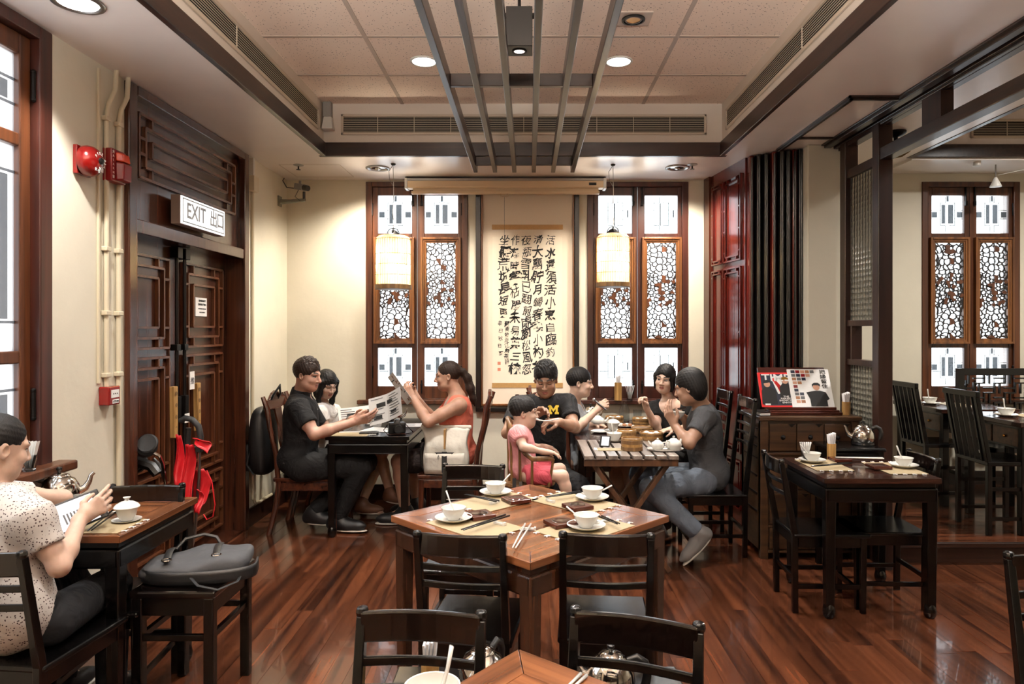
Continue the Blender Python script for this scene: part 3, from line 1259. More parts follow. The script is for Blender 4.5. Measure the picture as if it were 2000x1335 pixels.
# ---- red folding wall panel and the folded stack beside it
pan = struct_root('wall_folding_panel', 'glossy red-brown folding panel with lattice at the end of the window wall')
a, c = Vector((1.60, 6.165, 0)), Vector((1.705, 5.38, 0))
u = (c - a).normalized()
nv = Vector((u.y, -u.x, 0))
if nv.x > 0:
    nv = -nv
LW = (c - a).length
b = MB()
b.prism([(0, 0), (LW, 0), (LW, ZS), (0, ZS)], -.035, origin=a - nv * .0, u=u, w=(0, 0, 1))
b.build('panel', 'red_panel', pan)
b = MB()
for z0, z1 in ((2.10, 2.78), (.55, 2.04), (.10, .48)):
    o_ = a + nv * .0 + u * .16 + Vector((0, 0, z0))
    for k, (x0, x1, e) in enumerate(((0, .23, 0), (.25, LW - .22, .1))):
        nested(b, o_ + u * x0, u, (0, 0, 1), x1 - x0, z1 - z0, nv, .012, .018, 2)
b.build('lattice', 'red_panel', pan)
b = MB()
b.prism([(0, 0), (.12, 0), (.12, ZS), (0, ZS)], .022, origin=a, u=u, w=(0, 0, 1))
b.build('edge_board', 'rosewood', pan)

fold = struct_root('wall_folded_stack', 'stack of folded dark partition leaves beside the pillar')
stx = [1.715 + .043 * i for i in range(8)]
for i, x in enumerate(stx):
    yy = 5.30 - .034 * min(i, 4) - .01 * i
    MB().mm(x, yy, .01, x + .036, 5.95, ZS - .003).build('leaf', 'stack' if i % 3 else 'red_panel', fold, bevel=.008)
    MB().cyl((x + .018, yy, .02), (x + .018, yy, ZS - .02), .010, n=8).build('edge_bead', 'stack', fold, smooth=True)

# ---- open screen between the room and the side room
div = thing('room_divider', 'dark wooden post and lintel screen with pressed glass infill by the pillar', 'screen', (0, 0, 0))
for (y0, y1) in ((4.36, 4.44), (4.82, 4.90)):
    MB().mm(2.232, y0, 0 if y0 > 4.8 else .0, 2.325, y1, 2.885).build('post', 'screen_wood', div, bevel=.004)
for (z0, z1) in ((2.60, 2.66), (1.56, 1.60), (1.29, 1.33), (.20, .26), (2.83, 2.885)):
    MB().mm(2.245, 4.44, z0, 2.315, 4.82, z1).build('rail', 'screen_wood', div, bevel=.003)
for (z0, z1) in ((1.60, 2.60), (.26, 1.29)):
    MB().mm(2.272, 4.44, z0, 2.288, 4.82, z1).build('glass_panel', 'bottle_glass', div)
MB().mm(2.245, 4.745, 1.33, 2.315, 4.765, 1.56).build('shelf_divider', 'screen_wood', div)
MB().mm(2.24, .3, 2.62, 2.32, 4.36, 2.695).build('lintel', 'beam', div, bevel=.004)
MB().mm(2.24, .3, 2.842, 2.32, 4.36, 2.90).build('top_beam', 'beam', div, bevel=.004)
for (y0, y1) in ((3.72, 3.90), (2.3, 2.48)):
    MB().mm(2.245, y0, 2.695, 2.315, y1, 2.842).build('strut', 'screen_wood', div)
MB().mm(2.232, .3, 0, 2.325, .40, 2.885).build('post', 'screen_wood', div, bevel=.004)

# ---- hanging grille of six bars under the ceiling well
gr = thing('ceiling_grille', 'grille of six dark wooden bars running below the tiled ceiling', 'grille', (0, 0, 0))
for i in range(6):
    x = -.429 + .156 * i
    MB().mm(x - .0165, .2, 2.80, x + .0165, 5.50, 2.884).build('bar', 'beam', gr, bevel=.003)
for yy in (3.58, 1.2, WY1 - .05):
    MB().mm(-.4125, yy, 2.812, .3345, yy + .03, 2.878).build('cross_bar', 'trim', gr, bevel=.003)
# ---- lamps and fittings on the ceilings
tmp = MB().lathe([(.092, 0), (.092, -.006), (.078, -.008), (.076, 0)], 32).mesh('trim_ring', True)
disc = MB().lathe([(0, -.005), (.076, -.005), (.076, 0), (0, 0)], 32).mesh('lamp_disc', True)
for i, (x, y) in enumerate(((-.69, 4.49), (.59, 4.49), (-.69, 2.02), (.59, 2.02), (-.69, -.45), (.59, -.45))):
    t = thing('recessed_lamp', 'round lit recessed lamp left of the ceiling grille' if i == 0 else 'round lit recessed lamp right of the ceiling grille' if i == 1 else ('round recessed lamp over the left of the nearest table', 'round recessed lamp over the right of the nearest table', 'round recessed lamp at the far left behind the nearest table', 'round recessed lamp at the far right behind the nearest table')[i - 2], 'lamp', (x, y, ZT), 0, 'recessed lamps in the tiled ceiling')
    piece('trim_ring', tmp, 'white_plastic', t)
    piece('lamp_disc', disc, 'lamp_on', t)
ring = MB().lathe([(.10, .0), (.10, -.008), (.082, -.010), (.078, .0)], 32).mesh('trim_ring', True)
bowl = MB().lathe([(.078, -.001), (.05, -.004), (0.0, -.005)], 24).mesh('reflector', True)
bulb = MB().ball((0, 0, -.008), (.026, .026, .010), 14, 8).mesh('bulb', True)
for (px, py, lab) in ((738, 328, 'chrome downlight in the low ceiling above the left window'), (1323, 327, 'chrome downlight in the low ceiling above the middle window')):
    p = G(px, py, ZS)
    t = thing('downlight', lab, 'lamp', (p.x, p.y, ZS))
    piece('trim_ring', ring, 'brushed', t)
    piece('reflector', bowl, 'lamp_dim', t)
    piece('bulb', bulb, 'lamp_dim', t)
t = thing('downlight', 'lit downlight in the low ceiling above the left wall window', 'lamp', (-1.87, 2.83, ZS))
piece('trim_ring', ring, 'brushed', t)
piece('lamp_disc', disc, 'lamp_on', t)
# gimbal lamp in a tile
p = G(1237, 35, ZT)
t = thing('gimbal_lamp', 'square gimbal lamp with brass reflector in a ceiling tile', 'lamp', (p.x, p.y, ZT))
MB().mm(-.10, -.085, -.008, .10, .085, 0).build('plate', 'tbar', t, bevel=.002)
MB().lathe([(.066, -.009), (.066, -.016), (.055, -.018), (.053, -.009)], 28).build('trim_ring', 'iron', t, True)
MB().lathe([(.053, -.010), (.047, -.016), (.040, -.017), (.040, -.010)], 28).build('inner_ring', 'brushed', t, True)
MB().lathe([(.040, -.013), (.024, -.011), (.0, -.010)], 12).build('reflector', 'brass', t)
# black cube spotlight between the bars
p = P(1014, 90, 3.24)
t = thing('cube_spotlight', 'black box spotlight hung between the middle bars of the grille', 'lamp', (p.x, 3.24, 2.88))
MB().mm(-.063, 0, 0, .063, .126, .19).build('housing', 'black_plastic', t, bevel=.003)
MB().lathe([(.036, 0), (.036, -.004), (.028, -.005), (.026, .0)], 24, (0, .063, 0)).build('lens_ring', 'iron', t, True)
MB().lathe([(.026, -.001), (0, -.002)], 20, (0, .063, 0)).build('lens', 'spot_on', t)
MB().mm(-.10, .03, .155, .10, .06, .17).build('bracket', 'iron', t)
MB().cyl((0, .063, .19), (0, .063, .42), .008, n=8).build('stem', 'iron', t)
# sprinklers
for (px, py, lab) in ((583, 322, 'fire sprinkler head near the left ceiling corner'), (1352, 321, 'fire sprinkler head near the right downlight')):
    p = G(px, py, ZS)
    t = thing('sprinkler_head', lab, 'sprinkler', (p.x, p.y, ZS))
    MB().lathe([(.042, 0), (.042, -.004), (.012, -.012), (.0, -.012)], 20).build('rosette', 'brushed', t, True)
    MB().cyl((0, 0, -.01), (0, 0, -.035), .006, n=8).lathe([(0, -.036), (.018, -.038), (.018, -.040), (0, -.041)], 16).build('deflector', 'iron', t)
# emergency light box in the well corner
t = thing('emergency_light', 'small grey box light in the left corner of the ceiling well', 'lamp', (-1.585, WY1 - .07, 3.08))
MB().mm(-.01, .0, .10, .055, .05, .22).build('housing', 'cctv', t, bevel=.006)
MB().quadbox([(-.01, -.035, 0), (.075, -.035, 0), (.075, .04, .0), (-.01, .04, .0), (0, -.01, .1), (.06, -.01, .1), (.06, .04, .1), (0, .04, .1)]).build('lens', 'white_plastic', t, bevel=.006)
# side room lamps
t = thing('ceiling_lamp', 'bronze ceiling lamp with bowl shade beyond the divider post', 'lamp', (2.66, 4.95, 2.97))
MB().lathe([(.07, 0), (.07, -.015), (.05, -.03), (.015, -.04), (.012, -.08), (.03, -.09)], 20).build('canopy', 'iron', t, True)
MB().lathe([(.115, -.09), (.12, -.10), (.11, -.11)], 24).build('ring', 'iron', t, True)
MB().lathe([(.108, -.105), (.095, -.15), (.05, -.18), (0, -.19)], 24).build('bowl_shade', 'shade', t, True)
t = thing('track_spot', 'white spotlight cone hanging in front of the side room window', 'lamp', (4.0, 5.85, 2.76))
MB().lathe([(.012, .08), (.02, .06), (.045, .005), (.045, 0), (.038, 0)], 20).build('cone', 'white_plastic', t, True)
MB().lathe([(.038, .004), (0, .003)], 20).build('lens', 'lamp_on', t)
MB().tube([(0, 0, .08), (0, 0, .19)], .006, 6).build('stem', 'brushed', t)
MB().tube([(.02, 0, .10), (.2, -.1, .13), (.45, -.4, .25), (.6, -.7, .45)], .0025, 5).build('cable', 'white_plastic', t)
t = thing('track_spot', 'small white spot fixed to the side room ceiling edge', 'lamp', (3.78, 5.76, 2.95))
MB().lathe([(.03, 0), (.03, -.03), (.025, -.035), (0, -.035)], 16).build('cone', 'white_plastic', t, True)

# access panel lines in the low ceiling by the corner, a booklet on the cabinet
b = MB()
for (x0, y0, x1, y1) in ((-2.05, 5.60, -1.55, 5.604), (-1.554, 5.604, -1.55, 6.05), (-2.05, 6.046, -1.554, 6.05), (-2.054, 5.60, -2.05, 6.05)):
    b.mm(x0, y0, ZS - .0015, x1, y1, ZS + .001)
struct(b.build('trim_7', 'tbar'))
# ================================================================== FURNITURE
def curved_rail(w, z0, z1, y0, th, bow, n=8):
    """a board between two posts, bowed backwards (towards -y)"""
    b = MB()
    for i in range(n):
        ps = []
        for k in (i, i + 1):
            t = k / n
            x = -w / 2 + w * t
            yb = y0 - bow * math.sin(PI * t)
            ps.append((x, yb))
        (xa, ya), (xb, yb) = ps
        b.quadbox([(xa, ya - th / 2, z0), (xb, yb - th / 2, z0), (xb, yb + th / 2, z0), (xa, ya + th / 2, z0),
                   (xa, ya - th / 2, z1), (xb, yb - th / 2, z1), (xb, yb + th / 2, z1), (xa, ya + th / 2, z1)])
    return weld(b)


def weld(b):
    """drop the doubled inner walls of a run of boxes"""
    seen = {}
    for f in b.f:
        k = tuple(sorted((round(b.v[i][0], 5), round(b.v[i][1], 5), round(b.v[i][2], 5)) for i in f))
        seen.setdefault(k, []).append(f)
    b.f = [v[0] for v in seen.values() if len(v) == 1]
    vm, nv, mp = {}, [], {}
    for i, v in enumerate(b.v):
        k = tuple(round(q, 5) for q in v)
        if k not in vm:
            vm[k] = len(nv)
            nv.append(v)
        mp[i] = vm[k]
    b.v = nv
    b.f = [tuple(mp[i] for i in f) for f in b.f]
    return b


CHAIR_GROUP = 'black lacquered slat-back chairs'


def make_chair(label, H=.83, W=.33, seat=.43, m='lacquer'):
    """faces +y, rear feet on y = 0"""
    t = thing('dining_chair', label, 'chair', (0, 0, 0), 0, CHAIR_GROUP)
    hw = W / 2 - .013
    MB().mm(-W / 2 - .008, -.008, seat - .022, W / 2 + .008, .405, seat).build('seat', m, t, bevel=.008)
    b = MB()
    for s in (-1, 1):
        b.mm(s * hw - .009, .02, seat - .075, s * hw + .009, .375, seat - .02)
    b.mm(-hw, .362, seat - .075, hw, .38, seat - .02)
    b.mm(-hw, .0, seat - .075, hw, .018, seat - .02)
    b.build('apron', m, t, bevel=.003)
    for s in (-1, 1):
        p = MB()
        p.quadbox([(s * hw - .014, -.012, 0), (s * hw + .014, -.012, 0), (s * hw + .014, .018, 0), (s * hw - .014, .018, 0),
                   (s * hw - .014, -.016, seat), (s * hw + .014, -.016, seat), (s * hw + .014, .016, seat), (s * hw - .014, .016, seat)])
        p.quadbox([(s * hw - .014, -.016, seat), (s * hw + .014, -.016, seat), (s * hw + .014, .016, seat), (s * hw - .014, .016, seat),
                   (s * hw - .012, -.082, H - .02), (s * hw + .012, -.082, H - .02), (s * hw + .012, -.056, H - .02), (s * hw - .012, -.056, H - .02)])
        weld(p)
        p.lathe([(.0145, H - .022), (.0165, H - .012), (.014, H), (.0, H + .004)], 10, (s * hw, -.070, 0))
        p.build('back_post', m, t, bevel=.003)
        f = MB().quadbox([(s * hw - .013, .352, 0), (s * hw + .013, .352, 0), (s * hw + .013, .38, 0), (s * hw - .013, .38, 0),
                          (s * hw - .015, .352, seat - .02), (s * hw + .015, .352, seat - .02), (s * hw + .015, .384, seat - .02), (s * hw - .015, .384, seat - .02)])
        f.build('leg', m, t, bevel=.003)
        MB().mm(s * hw - .007, .0, .13, s * hw + .007, .36, .155).build('stretcher', m, t, bevel=.002)
    MB().mm(-hw, .358, .09, hw, .374, .118).build('stretcher', m, t, bevel=.002)
    MB().mm(-hw, -.004, .17, hw, .010, .195).build('stretcher', m, t, bevel=.002)

    def yz(z):
        return -.066 * (z - seat) / (H - seat)

    curved_rail(2 * hw, H - .085, H - .006, yz(H - .04), .017, .020).build('top_rail', 'lacquer_brown' if m == 'lacquer' else m, t, smooth=False, bevel=.006)
    k = 2 if H < .9 else 4
    for i in range(k):
        z = H - .115 - .065 * i
        curved_rail(2 * hw, z - .024, z, yz(z), .013, .018).build('back_slat', m, t, bevel=.004)
    return t


def mid(a, b_):
    return ((a[0] + b_[0]) / 2, (a[1] + b_[1]) / 2)


def put_chair(src, top_a, top_b, facing, label):
    """top_a, top_b: world xy of the two back-post tops; facing: rough world direction the sitter looks"""
    a, b_ = Vector(top_a), Vector(top_b)
    d = (b_ - a).normalized()
    f = Vector((-d.y, d.x))
    if f.dot(Vector(facing)) < 0:
        f = -f
    rz = math.atan2(-f.x, f.y)
    m_ = (a + b_) / 2 + f * .066
    return copy_tree(src, (m_.x, m_.y, 0), rz, label)


C0 = make_chair('black chair pushed in at the near left edge of the square centre table')
C0.location = (0, 0, 0)
a, b_ = Vector((-.409, 2.393)), Vector((-.07, 2.345))
c_ = put_chair(C0, a, b_, (0, 1), C0['label'])
C0.location, C0.rotation_euler = c_.location.copy(), c_.rotation_euler.copy()
for k in [q for q in c_.children]:
    bpy.data.objects.remove(k)
bpy.data.objects.remove(c_)
put_chair(C0, (.102, 2.385), (.438, 2.36), (0, 1), 'black chair pushed in at the near right edge of the square centre table')
put_chair(C0, (-.436, 1.728), (-.106, 1.70), (0, -1), 'left one of the two black chairs before the nearest table')
put_chair(C0, (.10, 1.735), (.424, 1.628), (0, -1), 'right one of the two black chairs before the nearest table')
put_chair(C0, (-.455, 3.60), (-.125, 3.57), (0, -1), 'black chair at the far left edge of the square centre table')
put_chair(C0, (-1.905, 3.10), (-1.58, 3.13), (0, -1), 'black chair on the far side of the tablet reader\'s table')
put_chair(C0, (1.385, 4.03), (1.375, 3.69), (1, 0), 'black chair at the left side of the right-hand table near the cabinet')
put_chair(C0, (2.235, 3.72), (2.245, 4.05), (-1, 0), 'black chair at the right side of the right-hand table before the step')
put_chair(C0, (1.507, 2.155), (1.83, 2.13), (0, -1), 'black chair cut off by the right edge of the photo')
put_chair(C0, (-1.92, 2.20), (-1.60, 2.17), (0, 1), 'black chair under the tablet reader in the dotted blouse')

CT = make_chair('tall black chair under the man in the grey shirt', H=1.07, W=.36, seat=.426)
CT['group'] = 'tall black chairs at the slatted table'
CT.location = (1.46, 4.775, 0)
CT.rotation_euler = (0, 0, PI / 2)
copy_tree(CT, (1.47, 5.36, 0), PI / 2, 'tall black chair under the woman in the black dress')


def make_carved_chair(label):
    """rosewood side chair, faces +y"""
    t = thing('carved_chair', label, 'chair', (0, 0, 0), 0, 'carved rosewood chairs')
    W, s_ = .45, .43
    b = MB()
    b.mm(-W / 2, -.02, s_ - .03, W / 2, .45, s_)
    b.mm(-W / 2 + .012, -.008, s_ - .045, W / 2 - .012, .438, s_ - .03)
    b.build('seat', 'rosewood_x', t, bevel=.006)
    b = MB()
    for (x0, y0, x1, y1) in ((-.21, .41, .21, .43), (-.21, 0, .21, .02), (-.215, .0, -.195, .43), (.195, 0, .215, .43)):
        b.mm(x0, y0, s_ - .10, x1, y1, s_ - .04)
    b.build('apron', 'rosewood_x', t, bevel=.003)
    for sx in (-1, 1):
        x = sx * .20
        MB().tube([(x, .42, s_ - .04), (x, .425, .2), (x, .43, 0)], [.026, .02, .02], 8).build('leg', 'rosewood', t, smooth=True)
        MB().tube([(x, .02, s_ - .02), (x, -.01, .2), (x, -.06, 0)], [.024, .021, .021], 8).build('leg', 'rosewood', t, smooth=True)
        MB().tube([(x, .01, s_ - .03), (x, -.005, .60), (x * .98, -.055, .80), (x * .97, -.075, .94), (x * .95, -.11, 1.03)], [.021, .019, .019, .021, .017], 8).build('back_post', 'rosewood', t, smooth=True)
    b = MB()
    crest = [(-.20, .94), (-.20, 1.0), (-.12, 1.005), (-.06, 1.05), (0, 1.065), (.06, 1.05), (.12, 1.005), (.20, 1.0), (.20, .94), (.08, .92), (-.08, .92)]
    b.prism(crest, .026, origin=(0, -.078, 0))
    b.build('crest_rail', 'rosewood_x', t, bevel=.006)
    splat = [(-.055, .44), (-.04, .55), (-.075, .68), (-.05, .80), (-.07, .93), (.07, .93), (.05, .80), (.075, .68), (.04, .55), (.055, .44)]
    b = MB()
    n = len(splat)
    for off in (0, .014):
        for (x, z) in splat:
            b.v.append((x, -.005 - .075 * max(0, (z - .5) / .45) + off, z))
    b.f = [tuple(range(n)), tuple(reversed(range(n, 2 * n)))] + [(i, i + n, (i + 1) % n + n, (i + 1) % n) for i in range(n)]
    b.build('splat', 'rosewood', t, bevel=.003)
    MB().mm(-.19, .0, .52, .19, .016, .545).build('back_rail', 'rosewood_x', t, bevel=.003)
    return t


CC = make_carved_chair('carved rosewood chair under the man in the black polo shirt')
CC.location, CC.rotation_euler = (-1.89, 5.32, 0), (0, 0, -PI / 2)
copy_tree(CC, (-1.89, 5.80, 0), -PI / 2, 'carved rosewood chair under the reading woman half hidden by the polo shirt man')
copy_tree(CC, (-.40, 5.42, 0), PI / 2, 'carved rosewood chair under the woman in the orange top')
copy_tree(CC, (.10, 5.20, 0), PI, 'carved rosewood chair under the father in the black shirt')
copy_tree(CC, (.10, 5.80, 0), -PI / 2, 'carved rosewood chair under the short-haired woman in grey')


# ---- tables
def make_table(label, W, Dp, H, top='tabletop', leg='table_leg', foot='hoof', inset=.0, cat='table', name='dining_table', center=True):
    """top with mitred frame boards and centre boards; origin under its centre"""
    t = thing(name, label, cat)
    fw = .085
    th = .028
    x, y = W / 2, Dp / 2
    topy = top + '_y' if top + '_y' in M else top
    for (poly, m_) in ((((-x, -y), (x, -y), (x - fw, -y + fw), (-x + fw, -y + fw)), top), (((x, y), (-x, y), (-x + fw, y - fw), (x - fw, y - fw)), top),
                       (((x, -y), (x, y), (x - fw, y - fw), (x - fw, -y + fw)), topy), (((-x, y), (-x, -y), (-x + fw, -y + fw), (-x + fw, y - fw)), topy)):
        b = MB()
        c0 = Vector((sum(p[0] for p in poly) / 4, sum(p[1] for p in poly) / 4))
        q = [c0 + (Vector(p) - c0) * .998 for p in poly]
        b.quadbox([(p.x, p.y, H - th) for p in q] + [(p.x, p.y, H) for p in q])
        b.build('frame_board', m_, t, bevel=.0025)
    n = max(3, round((Dp - 2 * fw) / .11))
    bw = (Dp - 2 * fw) / n
    me = MB().mm(-x + fw + .001, -bw / 2 + .0006, -.018, x - fw - .001, bw / 2 - .0006, -.0012).mesh('centre_board')
    for i in range(n):
        piece('centre_board', me, top, t, (0, -y + fw + bw * (i + .5), H))
    b = MB()
    b.mm(-x + .02, -y + .02, H - th - .028, x - .02, y - .02, H - th)
    b.build('waist', leg, t, bevel=.004)
    ins = .012
    for (x0, y0, x1, y1) in ((-x + ins, -y + ins, x - ins, -y + ins + .024), (-x + ins, y - ins - .024, x - ins, y - ins), (-x + ins, -y + ins, -x + ins + .024, y - ins), (x - ins - .024, -y + ins, x - ins, y - ins)):
        MB().mm(x0, y0, H - th - .105, x1, y1, H - th - .028).build('apron', leg, t, bevel=.010)
    lw = .058
    for sx in (-1, 1):
        for sy in (-1, 1):
            lx, ly = sx * (x - ins - lw / 2), sy * (y - ins - lw / 2)
            l = MB()
            hh = H - th - .03
            l.quadbox([(lx - .023, ly - .023, .05), (lx + .023, ly - .023, .05), (lx + .023, ly + .023, .05), (lx - .023, ly + .023, .05),
                       (lx - lw / 2, ly - lw / 2, hh), (lx + lw / 2, ly - lw / 2, hh), (lx + lw / 2, ly + lw / 2, hh), (lx - lw / 2, ly + lw / 2, hh)])
            l.build('leg', leg, t, bevel=.006)
            MB().lathe([(.020, .0), (.030, .015), (.034, .04), (.030, .062), (.023, .078)], 14, (lx, ly, 0)).build('foot', leg, t, smooth=True)
    return t


T = make_table('square wooden table in the centre, set corner-on with four place settings', .832, .832, .75)
T.location, T.rotation_euler = (.005, 2.882, 0), (0, 0, PI / 4)
T = make_table('nearest wooden table, only its corner showing at the bottom edge', .80, .80, .75)
T.location, T.rotation_euler = (.036, 1.113, 0), (0, 0, D(-38.8))
T = make_table('wooden table by the left wall under the tablet reader\'s kettle', .62, .61, .75, leg='lacquer')
T.location = (-1.862, 2.897, 0)
T = make_table('dark square table on the right, laid for two before the cabinet', .62, .595, .75, top='dark_top', leg='lacquer')
T.location = (1.868, 3.895, 0)
T = make_table('long black table of the four readers by the left carved window', .62, 1.05, .75, top='lacquer', leg='lacquer')
T.location = (-1.19, 5.545, 0)
T = make_table('dark table end carrying steamers beside the middle window', .60, 1.16, .735, top='dark_top', leg='lacquer')
T.location = (.645, 5.50, 0)

# slatted folding table in front of it
t = thing('folding_table', 'folding table of pale slats on crossed wooden legs', 'table', (.645, 4.565, 0))
for i in range(8):
    x = -.30 + .0757 * i
    MB().mm(x, -.315, .725, x + .060, .315, .75).build('slat', 'slat', t, bevel=.003)
for yy in (-.30, .27):
    MB().mm(-.30, yy, .68, .29, yy + .025, .7248).build('rail', 'slat_leg', t, bevel=.003)
for yy in (-.24, .21):
    for s in (-1, 1):
        MB().bar((s * .24, yy + (.015 if s > 0 else -.015), .69), (-s * .24, yy + (.015 if s > 0 else -.015), .015), .03, .05, up=(0, 1, 0)).build('leg', 'slat_leg', t, bevel=.003)
    MB().cyl((0, yy - .04, .35), (0, yy + .04, .35), .009, n=10).build('pivot_bolt', 'brushed', t)
for s in (-1, 1):
    MB().bar((s * .2, -.26, .09), (s * .2, .24, .09), .025, .03).build('stretcher', 'slat_leg', t)

# ---- stool with the charcoal bag
t = thing('stool', 'black wooden stool beside the tablet reader\'s table carrying a charcoal bag', 'stool', (-1.40, 2.87, 0))
MB().mm(-.17, -.20, .478, .17, .20, .508).build('seat', 'lacquer_brown', t, bevel=.008)
for (x0, y0, x1, y1) in ((-.145, -.18, .145, -.16), (-.145, .16, .145, .18), (-.15, -.175, -.13, .175), (.13, -.175, .15, .175)):
    MB().mm(x0, y0, .405, x1, y1, .478).build('apron', 'lacquer', t, bevel=.003)
    MB().mm(x0, y0, .305, x1, y1, .33).build('stretcher', 'lacquer', t, bevel=.003)
for sx in (-1, 1):
    for sy in (-1, 1):
        MB().mm(sx * .14 - .02, sy * .17 - .02, 0, sx * .14 + .02, sy * .17 + .02, .478).build('leg', 'lacquer', t, bevel=.005)

# ---- low kettle stands between the two front tables
for (x, y, lab) in ((-.26, 1.985, 'low black kettle stand behind the left front chair'), (.31, 1.985, 'low black kettle stand behind the right front chair')):
    t = thing('kettle_stand', lab, 'stand', (x, y, 0))
    MB().mm(-.15, -.155, .455, .15, .155, .48).build('top', 'lacquer', t, bevel=.006)
    for (x0, y0, x1, y1) in ((-.13, -.14, .13, -.12), (-.13, .12, .13, .14), (-.135, -.13, -.115, .13), (.115, -.13, .135, .13)):
        MB().mm(x0, y0, .40, x1, y1, .455).build('apron', 'lacquer', t, bevel=.003)
    for sx in (-1, 1):
        for sy in (-1, 1):
            MB().mm(sx * .12 - .016, sy * .125 - .016, 0, sx * .12 + .016, sy * .125 + .016, .455).build('leg', 'lacquer', t, bevel=.003)

# tall kettle stand on the right
t = thing('kettle_stand', 'black carved kettle stand between the right-hand table and the cabinet', 'stand', (2.045, 4.37, 0))
MB().mm(-.17, -.15, .775, .17, .15, .80).build('top', 'lacquer', t, bevel=.010)
for (x0, y0, x1, y1) in ((-.15, -.135, .15, -.115), (-.15, .115, .15, .135), (-.155, -.13, -.135, .13), (.135, -.13, .155, .13)):
    MB().mm(x0, y0, .70, x1, y1, .775).build('apron', 'lacquer', t, bevel=.004)
b = MB()
for k in range(5):
    b.ball((-.10 + .05 * k, -.137, .737), (.014, .004, .012), 10, 6)
b.build('carving', 'lacquer', t, smooth=True)
for sx in (-1, 1):
    for sy in (-1, 1):
        MB().mm(sx * .14 - .018, sy * .12 - .018, 0, sx * .14 + .018, sy * .12 + .018, .775).build('leg', 'lacquer', t, bevel=.004)

# ---- cabinet with drawers
t = thing('cabinet', 'brown wooden drawer cabinet with iron fittings beside the pillar', 'cabinet', (1.553, 4.57, 0))
CW, CD, CH = .66, .415, .955
b = MB()
b.mm(0, .012, .05, CW, CD, CH - .03)
b.mm(0, 0, 0, .05, .05, CH - .03).mm(CW - .05, 0, 0, CW, .05, CH - .03).mm(0, CD - .05, 0, .05, CD, CH - .03).mm(CW - .05, CD - .05, 0, CW, CD, CH - .03)
b.build('body', 'cabinet', t, bevel=.004)
MB().mm(-.012, -.015, CH - .03, CW + .012, CD, CH).build('top', 'cabinet', t, bevel=.006)
knob = MB().lathe([(.017, 0), (.014, .002), (.005, .004), (.005, .009), (.009, .013), (.007, .018), (0, .019)], 14, (0, 0, 0), Matrix.Rotation(PI / 2, 3, 'X')).mesh('knob', True)
mount = MB().prism([(-.026, 0), (.026, 0), (.014, -.008), (0, -.022), (-.014, -.008)], .003).mesh('iron_mount')
for (z0, z1) in ((.725, .905), (.47, .68), (.24, .44), (.07, .21)):
    for k in range(3 if z0 > .5 else 2):
        w = (CW - .11) / (3 if z0 > .5 else 2)
        x0 = .055 + w * k
        d = MB().mm(x0 + .003, -.006, z0, x0 + w - .003, .02, z1).build('drawer', 'cabinet', t, bevel=.003)
        piece('knob', knob, 'iron', d, (x0 + w / 2, -.006, (z0 + z1) / 2))
        piece('corner_mount', mount, 'iron', d, (x0 + w - .036, -.0065, z1 - .001))
    MB().mm(.05, -.004, z0 - .028, CW - .05, .014, z0 - .012).build('rail', 'cabinet', t, bevel=.003)
b = MB()
for z in (.30, .42, .54, .66, .74, .80, .86):
    b.mm(-.004, .07, z, .002, CD - .07, z + .010)
b.build('side_louvre', 'iron', t)

# book rest with two magazines on the cabinet
mr = thing('book_rest', 'dark wooden book rest on the cabinet', 'book stand', (1.625, 4.68, .955))
MB().mm(.0, -.06, 0, .50, .07, .022).mm(.015, -.05, .022, .485, .06, .034).build('base', 'coaster', mr, bevel=.004)
tilt = D(24)
up = Vector((0, math.sin(tilt), math.cos(tilt)))
b = MB().prism([(.0, .0), (.47, .0), (.45, .295), (-.02, .295)], .014, origin=(.005, .03, .04), u=(1, 0, 0), w=up)
b.build('back_board', 'coaster', mr, bevel=.003)
MB().mm(0, -.012, .034, .48, .03, .05).build('ledge', 'coaster', mr, bevel=.003)
rotm = Matrix(((1, 0, 0), (0, math.sin(tilt), -math.cos(tilt)), (0, math.cos(tilt), math.sin(tilt))))


def flat_cover(name, label, org, W, H, base_m, th=.008):
    """a magazine leaning on the rest; children are laid in its cover plane (u right, w up)"""
    t_ = thing(name, label, 'magazine', org)
    t_.rotation_euler = (PI / 2 - tilt, 0, 0)
    MB().mm(0, 0, -th, W, H, 0).build('pages', base_m, t_, bevel=.001)
    return t_


def patch(t_, name, poly, m_, lift=.0006):
    b_ = MB()
    b_.v = [(p[0], p[1], lift) for p in poly]
    b_.f = [tuple(range(len(poly)))]
    return b_.build(name, m_, t_)


def circ(cx, cy, rx, ry, n=16):
    return [(cx + rx * math.cos(2 * PI * k / n), cy + ry * math.sin(2 * PI * k / n)) for k in range(n)]


def rect(a, b__, c, d):
    return [(a, b__), (c, b__), (c, d), (a, d)]


